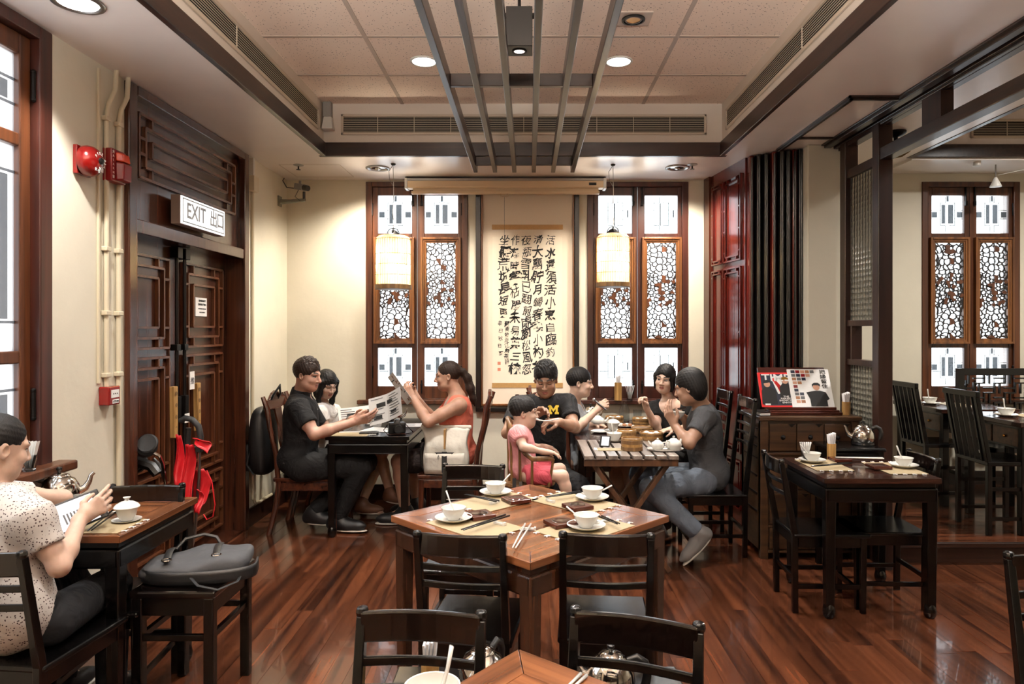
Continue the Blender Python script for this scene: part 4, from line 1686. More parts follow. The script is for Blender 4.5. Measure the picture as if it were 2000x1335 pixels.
mg = flat_cover('magazine', 'red bordered news magazine with two men in dark suits, on the book rest', (1.597, 4.674, 1.006), .205, .265, 'red_print')
mg.scale = (1.24, .95, 1)
patch(mg, 'cover_photo', rect(.014, .012, .191, .252), 'navy_print')
patch(mg, 'flag', [(.07, .23), (.125, .24), (.14, .10), (.10, .10)], 'white_paper', .0009)
for k in range(5):
    patch(mg, 'flag_stripe', [(.075 + .012 * k, .21 - .025 * k), (.085 + .012 * k, .225 - .025 * k), (.125, .155 - .022 * k), (.115, .14 - .022 * k)], 'red_print', .0011)
for k, (cx, cy) in enumerate(((.045, .175), (.148, .20))):
    patch(mg, 'suit', [(cx - .04, .02), (cx + .045, .02), (cx + .045, cy - .05), (cx + .018, cy - .022), (cx - .018, cy - .022), (cx - .035, cy - .05)], 'ink', .0013)
    patch(mg, 'face', circ(cx, cy, .018, .024), 'skin_print', .0016)
    patch(mg, 'hair', [(cx - .02, cy + .006), (cx - .017, cy + .027), (cx + .004, cy + .032), (cx + .02, cy + .022), (cx + .017, cy + .012)], 'ink' if k == 0 else 'brass', .0019)
text('masthead', 'TIME', .075, (.1, .222, .0012), (0, 0, 0), 'white_paper', mg, bold=.01)
for k, s_ in enumerate(('THE', 'RISKIEST', 'SHOW ON', 'EARTH')):
    text('cover_line', s_, .017, (.142, .078 - .015 * k, .0022), (0, 0, 0), 'white_paper', mg, bold=.01)
patch(mg, 'bar_label', rect(.02, .014, .05, .026), 'white_paper', .002)
bk = flat_cover('picture_book', 'white paperback with photo mosaic and a smiling person in black, on the book rest', (1.805, 4.667, 1.006), .225, .285, 'white_paper')
bk.scale = (1.28, .97, 1)
for r_, n_ in enumerate((5, 4, 3, 2, 1, 1, 2, 2, 2)):
    for c_ in range(n_):
        patch(bk, 'mosaic_photo', rect(.018 + .026 * c_ + .003 * r_ * .3, .255 - .028 * r_, .040 + .026 * c_ + .003 * r_ * .3, .279 - .028 * r_ - .002), ('navy_print', 'food', 'red_dark', 'grey_ink', 'skin_print')[(r_ * 3 + c_ * 2) % 5], .0008)
patch(bk, 'person_photo', [(.10, .005), (.10, .06), (.085, .11), (.105, .115), (.135, .122), (.16, .122), (.19, .11), (.205, .06), (.19, .05), (.19, .005)], 'ink', .001)
patch(bk, 'face', circ(.143, .147, .018, .022), 'skin_print', .0013)
patch(bk, 'hair', [(.122, .15), (.122, .17), (.135, .182), (.155, .182), (.166, .168), (.163, .152), (.155, .163), (.13, .163)], 'ink', .0016)
for k, ch in enumerate('把緣留住'):
    text('book_title', ch, .034, (.19, .262 - .036 * k, .001), (0, 0, 0), 'ink', bk, bold=.01)

# ---- alcove chairs, tables, lattice bench
def spindle_chair(label, loc):
    t_ = thing('spindle_chair', label, 'chair', loc, 0, 'dark chairs with vertical back slats')
    W, s_ = .36, .50
    MB().mm(-W / 2, 0, s_ - .03, W / 2, .38, s_).build('seat', 'lacquer', t_, bevel=.006)
    for sx in (-1, 1):
        x = sx * (W / 2 - .016)
        MB().bar((x, .016, 0), (x, .016, s_), .03, .03).bar((x, .016, s_ - .01), (x, -.07, .955), .028, .03).build('back_post', 'lacquer', t_, bevel=.003)
        MB().mm(x - .015, .345, 0, x + .015, .375, s_ - .03).build('leg', 'lacquer', t_, bevel=.003)
        for z in (.10, .30):
            MB().mm(x - .009, .02, z, x + .009, .36, z + .024).build('stretcher', 'lacquer', t_)
    MB().bar((-W / 2 - .012, -.072, .955), (W / 2 + .012, -.072, .955), .03, .04).build('top_rail', 'lacquer', t_, bevel=.006)
    for k in range(5):
        x = -W / 2 + .06 + (W - .12) * k / 4
        MB().bar((x, .010, s_), (x, -.068, .945), .026, .012, up=(1, 0, 0)).build('back_slat', 'lacquer', t_)
    MB().mm(-W / 2, .355, .22, W / 2, .37, .25).build('stretcher', 'lacquer', t_)
    return t_


sc = spindle_chair('dark slat-back chair by the side room window, the farther of two', (3.10, 5.52, ZP))
sc.rotation_euler = (0, 0, -PI / 2)
copy_tree(sc, (3.10, 4.79, ZP), -PI / 2, 'dark slat-back chair on the platform, the nearer of two')


def drawer_table(label, loc, W, Dp):
    t_ = thing('drawer_table', label, 'table', loc)
    MB().mm(0, 0, .735, W, Dp, .768).build('top', 'dark_top', t_, bevel=.004)
    MB().mm(.03, .03, .58, W - .03, Dp - .03, .735).build('case', 'lacquer', t_, bevel=.003)
    for sx in (.05, W - .05):
        for sy in (.05, Dp - .05):
            MB().mm(sx - .025, sy - .025, 0, sx + .025, sy + .025, .735).build('leg', 'lacquer', t_, bevel=.004)
    for k in range(2):
        d = MB().mm(.022, .06 + k * (Dp - .12) / 2, .595, .035, .04 + (k + 1) * (Dp - .12) / 2, .715).build('drawer', 'cabinet', t_, bevel=.003)
        MB().ball((.016, .05 + (k + .5) * (Dp - .12) / 2, .655), .011, 10, 6).build('knob', 'brass', d)
    return t_


drawer_table('dark drawer table by the side room window', (3.24, 5.36, ZP), .62, .72)
drawer_table('dark drawer table at the right edge on the platform', (3.30, 4.58, ZP), .70, .66)
t = thing('lattice_bench', 'black bench with geometric lattice back before the side room window', 'bench', (3.72, 5.93, ZP))
MB().mm(0, -.42, .40, 1.0, 0, .44).build('seat', 'lacquer', t, bevel=.004)
for x in (0, .95):
    MB().mm(x, -.02, 0, x + .05, .03, 1.06).build('back_post', 'lacquer', t, bevel=.003)
    MB().mm(x, -.42, 0, x + .05, -.37, .44).build('leg', 'lacquer', t, bevel=.003)
for z in (.44, 1.0):
    MB().mm(.05, -.015, z, .95, .025, z + .06).build('rail', 'lacquer', t, bevel=.003)
b = MB()
for i in range(10):
    for k in range(6):
        x, z = .05 + .09 * i, .50 + .085 * k
        if (i + k) % 2:
            b.mm(x, -.005, z, x + .012, .015, z + .085)
            b.mm(x + .045, -.005, z, x + .057, .015, z + .085)
        else:
            b.mm(x, -.005, z, x + .09, .015, z + .012)
            b.mm(x, -.005, z + .042, x + .09, .015, z + .054)
b.build('lattice', 'lacquer', t)

# ---- high chair of the child
t = thing('child_chair', 'oak spindle armchair holding the small child', 'chair', (.0, 4.30, 0))
sz = .585
MB().lathe([(.15, sz - .03), (.165, sz - .015), (.16, sz), (.0, sz - .004)], 24, (0, 0, 0), None, (1, .95)).build('seat', 'oak', t, smooth=True)
arc = []
for k in range(13):
    a = PI / 2 + PI * k / 12
    hz = .75 + .23 * max(0, math.sin((k / 12) * PI)) ** 1.5
    arc.append((.155 * math.cos(a) * 1.0 + .02, .155 * math.sin(a), hz))
arc = [(.15, .15, .75)] + arc + [(.15, -.15, .75)]
MB().tube(arc, .013, 8, flat=1.2).build('arm_bow', 'oak', t, smooth=True)
for k in (0, 1, 3, 5, 7, 9, 11, 13, 14):
    p = Vector(arc[k])
    q = Vector((min(p.x, .13) * .92, p.y * .88, sz - .01))
    MB().cyl(q, p, .009, .008, 8).build('spindle', 'oak', t, smooth=True)
for sx in (-1, 1):
    for sy in (-1, 1):
        MB().tube([(sx * .09, sy * .09, sz - .02), (sx * .13, sy * .13, .28), (sx * .17, sy * .165, 0)], [.017, .02, .014], 8).build('leg', 'oak', t, smooth=True)
MB().bar((-.125, -.12, .30), (.125, -.12, .30), .018, .018).bar((-.125, .12, .30), (.125, .12, .30), .018, .018).bar((0, -.12, .30), (0, .12, .30), .016, .016).build('stretcher', 'oak', t, bevel=.003)
MB().grid(lambda u_, v_: Vector((-.10 + .022 * u_, -.163 - .004 * math.sin(v_ * 3), sz + .05 - v_ * .12)), 2, 6).build('safety_strap', 'webbing', t, solid=.003)
MB().grid(lambda u_, v_: Vector((-.06 + .02 * u_, -.165 - .004 * math.sin(v_ * 3), sz + .03 - v_ * .10)), 2, 6).build('safety_strap', 'brushed', t, solid=.003)

t = thing('booklet', 'flat black booklet with white page edges at the left end of the cabinet', 'book', (1.563, 4.655, .9552), D(3))
MB().mm(-.012, -.075, 0, .058, .09, .004).mm(-.012, -.075, .022, .058, .09, .026).build('cover', 'black_plastic', t)
MB().mm(-.008, -.072, .004, .055, .086, .022).build('pages', 'white_paper', t)
# ================================================================== FITTINGS ON THE WALLS
# projector screen case
t = thing('projector_screen', 'long cream roll-up projector screen case above the scroll', 'screen', (-1.085, 6.02, 2.775))
MB().mm(0, 0, .012, 1.755, .10, .085).build('case', 'screen_case', t, bevel=.012)
MB().mm(.005, -.004, .075, 1.75, .09, .098).build('top_cap', 'brushed', t, bevel=.004)
for x in (-.012, 1.743):
    MB().mm(x, -.006, .005, x + .026, .105, .10).build('end_cap', 'white_plastic', t, bevel=.004)
MB().mm(.06, .02, -.012, 1.70, .06, .012).build('roll', 'screen_case', t)
MB().mm(.045, .005, -.038, 1.71, .055, -.012).build('bottom_bar', 'screen_case', t, bevel=.006)
MB().mm(1.615, -.004, .035, 1.68, .0, .058).build('maker_plate', 'ink', t)
MB().tube([(.835, .02, -.038), (.835, .01, -.055), (.85, .006, -.065), (.885, .006, -.066), (.905, .006, -.055), (.903, .015, -.038)], .003, 6).build('pull_handle', 'screen_case', t)
MB().cyl((.868, .03, -.065), (.868, .03, -.52), .0012, n=5).build('pull_cord', 'webbing', t)
for x in (.0, 1.755):
    MB().mm(x - .012, .03, .09, x + .012, .16, .112).build('bracket', 'iron', t)

# hanging scroll
SX0, SX1, SZ0, SZ1 = -.478, .452, .835, 2.775
t = thing('hanging_scroll', 'tall framed calligraphy scroll with five columns of brush writing on the window wall', 'scroll', (SX0, YB, SZ0))
SW, SH = SX1 - SX0, SZ1 - SZ0
for (x0, x1) in ((0, .045), (SW - .042, SW)):
    MB().mm(x0, -.05, 0, x1, 0, SH).build('side_post', 'black_frame', t, bevel=.003)
MB().mm(0, -.045, -.035, SW, 0, .0).build('bottom_rail', 'black_frame', t, bevel=.003)
for (x0, z0, x1, z1) in ((.047, .02, .062, SH), (SW - .059, .02, SW - .044, SH), (.062, SH - .02, SW - .059, SH), (.062, .02, SW - .059, .035)):
    MB().mm(x0, -.038, z0, x1, 0, z1).build('frame_strip', 'carved_frame', t, bevel=.002)
MB().mm(.062, -.016, .035, SW - .059, -.004, SH - .02).build('silk_mount', 'scroll_silk', t)
pap = MB().mm(.15, -.0185, .21, SW - .152, -.0155, SH - .40).build('paper', 'scroll_paper', t)
for z in (.178, SH - .335):
    MB().mm(.145, -.019, z, SW - .145, -.0155, z + .045).build('silk_band', 'gold_band', t, bevel=.001)
cols = (  # column x centre (px), first y, last y, characters
    (1075, 470, 738, '活水還須活小烹自臨釣石取', 23), (1050, 468, 738, '清大瓢貯月歸春甕小杓分江', 24), (1028, 470, 722, '夜瓶雪乳已翻煎處腳松風忽', 25),
    (1006, 470, 722, '作瀉時聲枯腸未易禁三椀', 24), (984, 470, 612, '坐聽荒城長短更', 25), (990, 633, 706, '蘇東坡汲江煎茶詩', 11), (977, 632, 690, '辛巳秋日寫', 11))
for ci, (cx, y0, y1, chars, spx) in enumerate(cols):
    n = len(chars)
    for k, ch in enumerate(chars):
        py = y0 + (y1 - y0) * k / max(1, n - 1)
        sz_ = spx * .00442 * R.uniform(.82, 1.08)
        q = P(cx + R.uniform(-1.5, 1.5), py, YB - .03)
        o = text('ink_character', ch, sz_, (q.x - SX0, -.0192, q.z - SZ0), (PI / 2, R.uniform(-.12, .16), 0), 'ink', t, bold=R.choice((.0, .006, .012, .018)), shear=.06, extrude=.0003, scale=(R.uniform(.85, 1.05), R.uniform(.9, 1.15), 1))
        o['brush'] = ci * 100 + k
for z_, s_ in ((.385, .028), (.33, .028)):
    MB().mm(.195, -.0195, z_, .195 + s_, -.018, z_ + s_).build('seal', 'seal', t)

# lanterns
for (x, y, z0, z1, rad, lab) in ((-1.109, 5.58, 1.865, 2.30, .140, 'lit birdcage lantern hanging before the left window'), (.69, 5.60, 1.885, 2.315, .132, 'lit birdcage lantern hanging before the middle window')):
    t = thing('birdcage_lantern', lab, 'lantern', (x, y, z0))
    h = z1 - z0
    b = MB().lathe([(rad, .035), (rad, h - .04), (rad * .96, h - .015), (rad * .80, h)], 40)
    b.f = b.f[:-2]  # open below and above
    b.build('paper_shade', 'shade', t, smooth=True)
    b = MB()
    for k in range(44):
        a = 2 * PI * k / 44
        ca, sa = math.cos(a) * (rad + .003), math.sin(a) * (rad + .003)
        b.tube([(ca, sa, .02), (ca, sa, h - .03), (ca * .8, sa * .8, h + .002)], .0016, 4, cap=False)
    b.build('bamboo_rib', 'bamboo', t)['kind'] = 'stuff'
    hoop = MB()
    for z in (.035, .115, .20, .285, h - .03):
        hoop.tube([((rad + .005) * math.cos(a * PI / 16), (rad + .005) * math.sin(a * PI / 16), z) for a in range(33)], .0025, 5)
    hoop.build('hoop', 'bamboo_dark', t)
    MB().lathe([(rad + .004, 0), (rad + .008, .002), (rad + .008, .034), (rad + .002, .036), (rad - .004, .02), (rad - .008, .004)], 40).build('base_ring', 'bamboo_dark', t, smooth=True)
    MB().lathe([(.02, h), (.06, h + .012), (.03, h + .04), (.012, h + .05)], 16).build('top_hook_plate', 'iron', t, smooth=True)
    hk = [(.05 * math.cos(a * PI / 8), 0, h + .012 + .055 * math.sin(a * PI / 8)) for a in range(9)]
    MB().tube(hk, .004, 6).tube([(0, q[0], q[2]) for q in hk], .004, 6).build('hook_loop', 'iron', t, smooth=True)
    zc = ZS - z0
    MB().tube([(0, 0, h + .06), (.006, 0, h + .11), (-.005, 0, h + .2), (.004, 0, h + .34), (0, 0, zc - .05), (0, 0, zc)], .003, 6).build('cord', 'white_plastic', t, smooth=True)
    MB().tube([(0, 0, zc - .005), (-.035, 0, zc - .06), (-.03, 0, zc - .13), (0, 0, zc - .18)], .0025, 6).build('spare_cable', 'cctv', t, smooth=True)
    MB().lathe([(.012, zc - .012), (.02, zc - .004), (.02, zc)], 12).build('ceiling_hook', 'iron', t, smooth=True)

for i, q in enumerate(FILL_LAMPS):  # globes and cords made up for the added fill lamps
    t = thing('added_fill_globe', ('added fill lamp globe out of view, left of the nearest table', 'added fill lamp globe out of view, right of the nearest table', 'added fill lamp globe out of view, far behind the nearest table')[i], 'lamp', q)
    o = MB().ball((0, 0, 0), .15, 20, 12).build('globe', 'shade', t, smooth=True)
    MB().cyl((0, 0, .15), (0, 0, ZT - q[2]), .005, n=6).build('cord', 'iron', t)
# fire bell and strobe on the left wall
t = thing('fire_bell', 'round red fire bell on the left wall', 'alarm bell', (XL, 3.33, 2.355))
MB().mm(0, -.055, -.07, .022, .055, .07).build('mount', 'red_paint', t, bevel=.005)
my = Matrix.Rotation(PI / 2, 3, 'Y')
MB().lathe([(.074, .03), (.076, .045), (.070, .068), (.055, .088), (.030, .099), (0, .102)], 32, (0, 0, 0), my).lathe([(.074, .03), (.0, .03)], 24, (0, 0, 0), my).build('gong', 'red_paint', t, smooth=True)
MB().lathe([(.016, .095), (.016, .108), (.010, .114), (0, .116)], 16, (0, 0, 0), my).build('centre_nut', 'black_plastic', t, smooth=True)
for k, ch in enumerate('FIRE ALARM'):
    a = D(150 - 30 * k * .9)
    text('bell_letter', ch, .019, (.1005, math.cos(a) * .036, math.sin(a) * .036), (PI / 2, -(a - PI / 2), PI / 2), 'white_paper', t, bold=.01)
for k, ch in enumerate('火警鐘'):
    text('bell_letter', ch, .019, (.094, -.024 + .024 * k, -.044 - (.006 if k == 1 else 0)), (PI / 2, 0, PI / 2), 'white_paper', t)
t = thing('alarm_strobe', 'dark red sounder and strobe box with alarm lettering right of the fire bell', 'alarm', (XL, 3.565, 2.385))
MB().mm(0, -.062, -.085, .05, .062, .085).build('base', 'red_dark', t, bevel=.006)
MB().quadbox([(.05, -.035, -.08), (.085, -.02, -.075), (.085, .055, -.075), (.05, .06, -.08), (.05, -.035, .02), (.088, -.02, .015), (.088, .055, .015), (.05, .06, .02)]).build('sounder', 'red_dark', t, bevel=.008)
MB().quadbox([(.05, -.03, .022), (.084, -.015, .022), (.084, .05, .022), (.05, .055, .022), (.05, -.03, .07), (.078, -.01, .065), (.078, .045, .065), (.05, .055, .07)]).build('strobe_lens', 'amber', t, bevel=.006)
for k, ch in enumerate('火ALARM警'):
    text('alarm_letter', ch, .017, (.0506, -.048, .066 - .0215 * k), (PI / 2, 0, PI / 2), 'white_paper', t, bold=.01)
t = thing('call_point', 'small red fire call point box low on the left wall', 'alarm', (XL, 3.52, 1.195))
MB().mm(0, -.048, -.048, .055, .048, .048).build('box', 'red_paint', t, bevel=.006)
MB().mm(.0545, -.03, -.01, .0565, .035, .03).build('break_panel', 'white_paper', t)
for y in (-.012, .003, .018):
    MB().mm(.0565, y - .004, .007, .057, y + .004, .013).build('arrow_mark', 'ink', t)
MB().mm(.0545, -.02, -.04, .0565, .034, -.02).build('label_plate', 'white_paper', t)
text('call_label', '火警 FIRE', .012, (.057, .007, -.03), (PI / 2, 0, PI / 2), 'ink', t)

# conduits
for (y, lab, zb) in ((3.515, 'left cream conduit pipe running down to the red call point', 1.243), (3.62, 'right cream conduit pipe beside the exit door frame', .14)):
    t = thing('conduit', lab, 'pipe', (XL, y, 0))
    top = [(.015, 0, zb), (.015, 0, 2.62), (.018, .015, 2.70), (.03, .05, 2.78), (.03, .06, ZS)]
    MB().tube(top, .0125, 10).build('pipe', 'conduit', t, smooth=True)
    for z in (2.62, 1.95, 1.62, 1.3):
        if z > zb:
            MB().mm(0, -.022, z - .012, .03, .022, z + .012).build('saddle_clip', 'conduit', t, bevel=.004)
t = thing('wire_trunking', 'thin cream trunking strip on the left wall by the conduits', 'pipe', (XL, 3.465, 0))
MB().mm(0, -.008, 1.26, .012, .008, 2.86).build('strip', 'conduit', t, bevel=.002)
t = thing('conduit', 'cream pipe and junction box in the corner right of the exit door', 'pipe', (XL, 5.36, 0))
MB().tube([(.014, .02, .2), (.014, .02, 2.62)], .012, 8).build('pipe', 'conduit', t, smooth=True)
MB().mm(0, -.04, 2.62, .05, .06, 2.74).build('junction_box', 'conduit', t, bevel=.005)
MB().mm(0, -.03, 2.74, .04, .0, ZS - .01).build('tube_lamp', 'white_plastic', t, bevel=.005)
MB().tube([(.014, .02, .22), (.02, .05, .17), (.02, .14, .15), (.02, .40, .15)], .012, 8).build('bend', 'conduit', t, smooth=True)

# exit sign
t = thing('exit_sign', 'lit white exit sign box over the double door', 'sign', (XL + .012, 4.15, 2.18))
MB().mm(0, 0, 0, .058, .60, .178).build('case', 'exit_case', t, bevel=.003)
MB().mm(.056, .004, .004, .064, .596, .174).build('face', 'exit_face', t, bevel=.002)
for (y0, z0, y1, z1) in ((.02, .015, .58, .022), (.02, .156, .58, .163), (.02, .015, .027, .163), (.573, .015, .58, .163)):
    MB().mm(.0645, y0, z0, .0652, y1, z1).build('border', 'exit_letter', t)
text('exit_word', 'EXIT', .135, (.0652, .19, .088), (PI / 2, 0, PI / 2), 'exit_letter', t, bold=.01, scale=(.9, 1, 1))
for ch, y in (('出', .425), ('口', .525)):
    text('exit_word', ch, .115, (.0652, y, .088), (PI / 2, 0, PI / 2), 'exit_letter', t, bold=.01, scale=(.95, 1.05, 1))

# cctv camera on its arm
q = P(556, 395, 6.0)
t = thing('security_camera', 'grey security camera on a wall arm in the left corner', 'camera', (XL + .002, 5.98, q.z))
MB().mm(0, -.04, -.04, .012, .04, .05).build('wall_plate', 'cctv_arm', t, bevel=.003)
MB().tube([(.01, 0, 0), (.12, 0, .006), (.235, -.02, .014)], [.022, .018, .015], 10).build('arm', 'cctv_arm', t, smooth=True)
MB().cyl((.225, -.02, .01), (.225, -.02, .085), .012, n=10).build('swivel', 'black_plastic', t, smooth=True)
d = Vector((.75, -.6, -.22)).normalized()
p0 = Vector((.20, -.02, .125))
MB().bar(p0 - d * .07, p0 + d * .05, .06, .055).build('body', 'cctv', t, bevel=.006)
MB().cyl(p0 + d * .05, p0 + d * .105, .027, .024, 16).build('lens_barrel', 'black_plastic', t, smooth=True)
MB().cyl((.19, -.02, .15), (.19, -.02, .18), .012, n=8).build('top_bracket', 'cctv', t)
MB().tube([(.13, 0, .12), (.06, .02, .13), (.01, .06, .20), (.005, .12, .24)], .004, 6).tube([(.18, -.03, .10), (.15, -.03, .04), (.2, -.04, .0)], .003, 6).build('cable', 'black_plastic', t, smooth=True)

# ================================================================== TABLEWARE
def me_lathe(prof, n=28, name='x'):
    return MB().lathe(prof, n).mesh(name, True)


ME = {}
ME['bowl'] = me_lathe([(0, .004), (.024, .004), (.025, 0), (.027, .002), (.027, .006), (.038, .018), (.046, .034), (.0495, .047), (.0505, .048), (.048, .047), (.044, .034), (.035, .019), (.02, .010), (0, .008)], 32, 'bowl')
ME['saucer'] = me_lathe([(0, .003), (.038, .003), (.04, 0), (.045, .003), (.066, .011), (.076, .017), (.0765, .018), (.070, .016), (.05, .008), (.04, .006), (0, .006)], 36, 'saucer')
ME['cup'] = me_lathe([(0, .003), (.02, .003), (.021, 0), (.024, .004), (.034, .02), (.040, .045), (.046, .056), (.047, .057), (.043, .054), (.036, .04), (.028, .02), (0, .008)], 28, 'cup')
ME['plate'] = me_lathe([(0, .003), (.05, .003), (.052, 0), (.06, .003), (.085, .012), (.0855, .013), (.07, .009), (.05, .006), (0, .006)], 32, 'plate')
ME['lid'] = me_lathe([(.048, 0), (.049, .003), (.040, .014), (.022, .024), (.010, .027), (.007, .033), (.013, .039), (.014, .042), (0, .043)], 28, 'lid')
for k in ME.values():
    autosmooth(k, 50)


def ware(name, label, cat, loc, me, m='porcelain', group=None, sc=1.0, rz=0):
    o = piece(name, ME[me], m, None, loc, (0, 0, rz), (sc, sc, sc))
    return tag(o, label, cat, group)


def spoon_mesh():
    b = MB()
    b.tube([(0, 0, .012), (.03, 0, .016), (.07, 0, .034), (.115, 0, .062)], [.010, .0085, .0075, .009], 8, flat=.45)
    b.ball((-.018, 0, .010), (.030, .017, .008), 14, 8)
    me = b.mesh('spoon', True)
    return me


ME['spoon'] = spoon_mesh()


def spoon(label, base, top):
    """spoon lying in a bowl at base, handle towards the point top"""
    d = Vector(top) - Vector(base)
    rz = math.atan2(d.y, d.x)
    pitch = math.atan2(d.z, math.hypot(d.x, d.y)) - .50
    o = piece('soup_spoon', ME['spoon'], 'porcelain', None, base, (0, -pitch, rz), (.86, .86, .86))
    return tag(o, label, 'spoon')


ME['stick'] = MB().cyl((0, 0, .004), (.22, 0, .004), .0026, .0042, 8).mesh('chopstick', True)
ME['rest'] = MB().mm(-.028, -.008, 0, .028, .008, .007).mm(-.028, -.008, .007, -.020, .008, .011).mm(.020, -.008, .007, .028, .008, .011).mesh('rest')


def sticks(what, a, b_, m='lacquer', gap=.010, z=0.012):
    a, b_ = Vector(a), Vector(b_)
    d = b_ - a
    L = math.hypot(d.x, d.y)
    rz = math.atan2(d.y, d.x)
    n = Vector((-d.y, d.x, 0)).normalized()
    for k, s in enumerate((-1, 1)):
        o = piece('chopstick', ME['stick'], m, None, a + n * gap * .5 * s + Vector((0, 0, z)), (0, 0, rz + .02 * s), (L / .22, 1, 1))
        tag(o, ('left' if k else 'right') + ' one of ' + what, 'chopstick')


def placemat(label, c, rz, W=.36, H=.22, z=.75):
    t_ = thing('placemat', label, 'placemat', (c[0], c[1], z), rz)
    MB().mm(-W / 2, -H / 2, .0004, W / 2, H / 2, .003).build('mat', 'placemat', t_)
    b = MB()
    for s in (-1, 1):
        for k in range(4):
            y = -H / 2 + H * (k + .5) / 4
            b.tube([(s * W / 2, y, .002), (s * (W / 2 + .014), y + .006, .004), (s * (W / 2 + .022), y - .004, .003)], .003, 5)
            b.tube([(s * W / 2, y + .008, .002), (s * (W / 2 + .020), y + .014, .003)], .0025, 5)
    b.build('tassel', 'white_paper', t_)['kind'] = 'stuff'
    return t_


def coaster(label, c, rz, z=.753):
    t_ = thing('coaster', label, 'coaster', (c[0], c[1], z), rz)
    MB().mm(-.052, -.052, 0, .052, .052, .017).build('block', 'coaster', t_, bevel=.003)
    MB().lathe([(.036, .0172), (.034, .0182), (.031, .0175), (0, .0172)], 24).build('cup_ring', 'dark_top', t_, smooth=True)
    return t_


def rest(label, c, rz, z=.753):
    return tag(piece('chopstick_rest', ME['rest'], 'porcelain', None, (c[0], c[1], z), (0, 0, rz)), label, 'chopstick rest')


ZTAB = .75
# the four settings of the centre table
sets = {
    'near left': dict(s=(886, 1014), h=(876, 968), co=(937, 1006), st=((903, 1041), (991, 1012)), rs=(976, 1022), pm=(927, 1026), pr=D(-45 + 90)),
    'far left': dict(s=(968, 963), h=(991, 930), co=(1008, 976), st=((909, 971), (972, 984)), rs=(966, 981), pm=(968, 979), pr=D(45)),
    'far right': dict(s=(1157, 973), h=(1182, 953), co=(1128, 989), st=((1066, 976), (1135, 965)), rs=(1075, 978), pm=(1122, 981), pr=D(-45)),
    'near right': dict(s=(1145, 1029), h=(1126, 1003), co=(1095, 1021), st=((1208, 1029), (1172, 1014)), rs=(1180, 1017), pm=(1143, 1032), pr=D(-45 + 90)),
}
for w, q in sets.items():
    c = G(*q['pm'], ZTAB)
    rz = {'near left': -PI / 4, 'far left': PI / 4, 'far right': -PI / 4, 'near right': PI / 4}[w]
    placemat('bamboo placemat at the %s of the square centre table' % w, c, rz, .34, .23)
    c = G(*q['s'], ZTAB + .008)
    ware('saucer', 'white saucer at the %s of the centre table' % w, 'saucer', (c.x, c.y, ZTAB + .0035), 'saucer')
    ware('rice_bowl', 'white bowl on its saucer at the %s of the centre table' % w, 'bowl', (c.x, c.y, ZTAB + .0105), 'bowl')
    tp = P(q['h'][0], q['h'][1], c.y + .0)
    spoon('white spoon in the bowl at the %s of the centre table' % w, (c.x + (.012 if tp.x < c.x else -.012), c.y, ZTAB + .022), tp)
    c = G(*q['co'], ZTAB + .01)
    coaster('square wooden coaster at the %s of the centre table' % w, c, PI / 4 if 'x' in w else D(28), ZTAB + .0035)
    a, b_ = G(*q['st'][0], ZTAB + .01), G(*q['st'][1], ZTAB + .01)
    a.z = b_.z = ZTAB + .008
    sticks('the two black chopsticks at the %s of the centre table' % w, a, b_, 'lacquer', .011)
    c = G(*q['rs'], ZTAB + .006)
    d = b_ - a
    rest('white chopstick rest at the %s of the centre table' % w, c, math.atan2(d.y, d.x) + PI / 2, ZTAB + .0035)
a, b_ = G(1004, 1073, ZTAB + .01), G(1031, 1026, ZTAB + .01)
a.z = b_.z = ZTAB + .003
sticks('the two ivory chopsticks at the near corner of the centre table', a, b_, 'porcelain', .011, .010)
c = G(1033, 1034, ZTAB)
rest('white chopstick rest under the ivory chopsticks on the centre table', c, D(-6), ZTAB + .0005)

# nearest table
ware('rice_bowl', 'white bowl with spoon at the bottom edge on the nearest table', 'bowl', (-.198, 1.395, ZTAB + .0005), 'bowl', sc=1.15)
spoon('white spoon standing in the bowl on the nearest table', (-.185, 1.395, ZTAB + .020), P(880, 1268, 1.41))
a, b_ = G(1105, 1345, ZTAB + .01), G(1140, 1312, ZTAB + .01)
a.z = b_.z = ZTAB
sticks('the two ivory chopsticks on the nearest table', a, b_, 'porcelain', .011, .001)


def kettle(label, loc, rz, power_base=True, sc=1.0):
    """stout polished kettle, spout towards +x"""
    t_ = thing('kettle', label, 'kettle', loc, rz)
    t_.scale = (sc, sc, sc)
    if power_base:
        MB().lathe([(.062, 0), (.068, .004), (.066, .018), (.0, .018)], 28).build('power_base', 'black_plastic', t_, smooth=True)
    MB().lathe([(.0, .018), (.060, .018), (.066, .026), (.070, .05), (.066, .08), (.052, .104), (.036, .114), (.034, .116)], 36).build('body', 'steel', t_, smooth=True)
    MB().lathe([(.037, .115), (.034, .121), (.018, .128), (.006, .130)], 28).build('lid', 'steel', t_, smooth=True)
    MB().lathe([(.005, .129), (.006, .136), (.011, .141), (.011, .148), (.006, .152), (0, .152)], 16).build('lid_knob', 'black_plastic', t_, smooth=True)
    MB().tube([(.058, 0, .05), (.085, 0, .062), (.098, 0, .085), (.104, 0, .108), (.114, 0, .118)], [.018, .014, .010, .008, .007], 12).build('spout', 'steel', t_, smooth=True)
    MB().tube([(-.050, 0, .105), (-.075, 0, .117), (-.096, 0, .105), (-.104, 0, .08), (-.100, 0, .050), (-.092, 0, .035)], [.009, .010, .010, .010, .010, .008], 10, flat=1.3).build('handle', 'black_plastic', t_, smooth=True)
    return t_


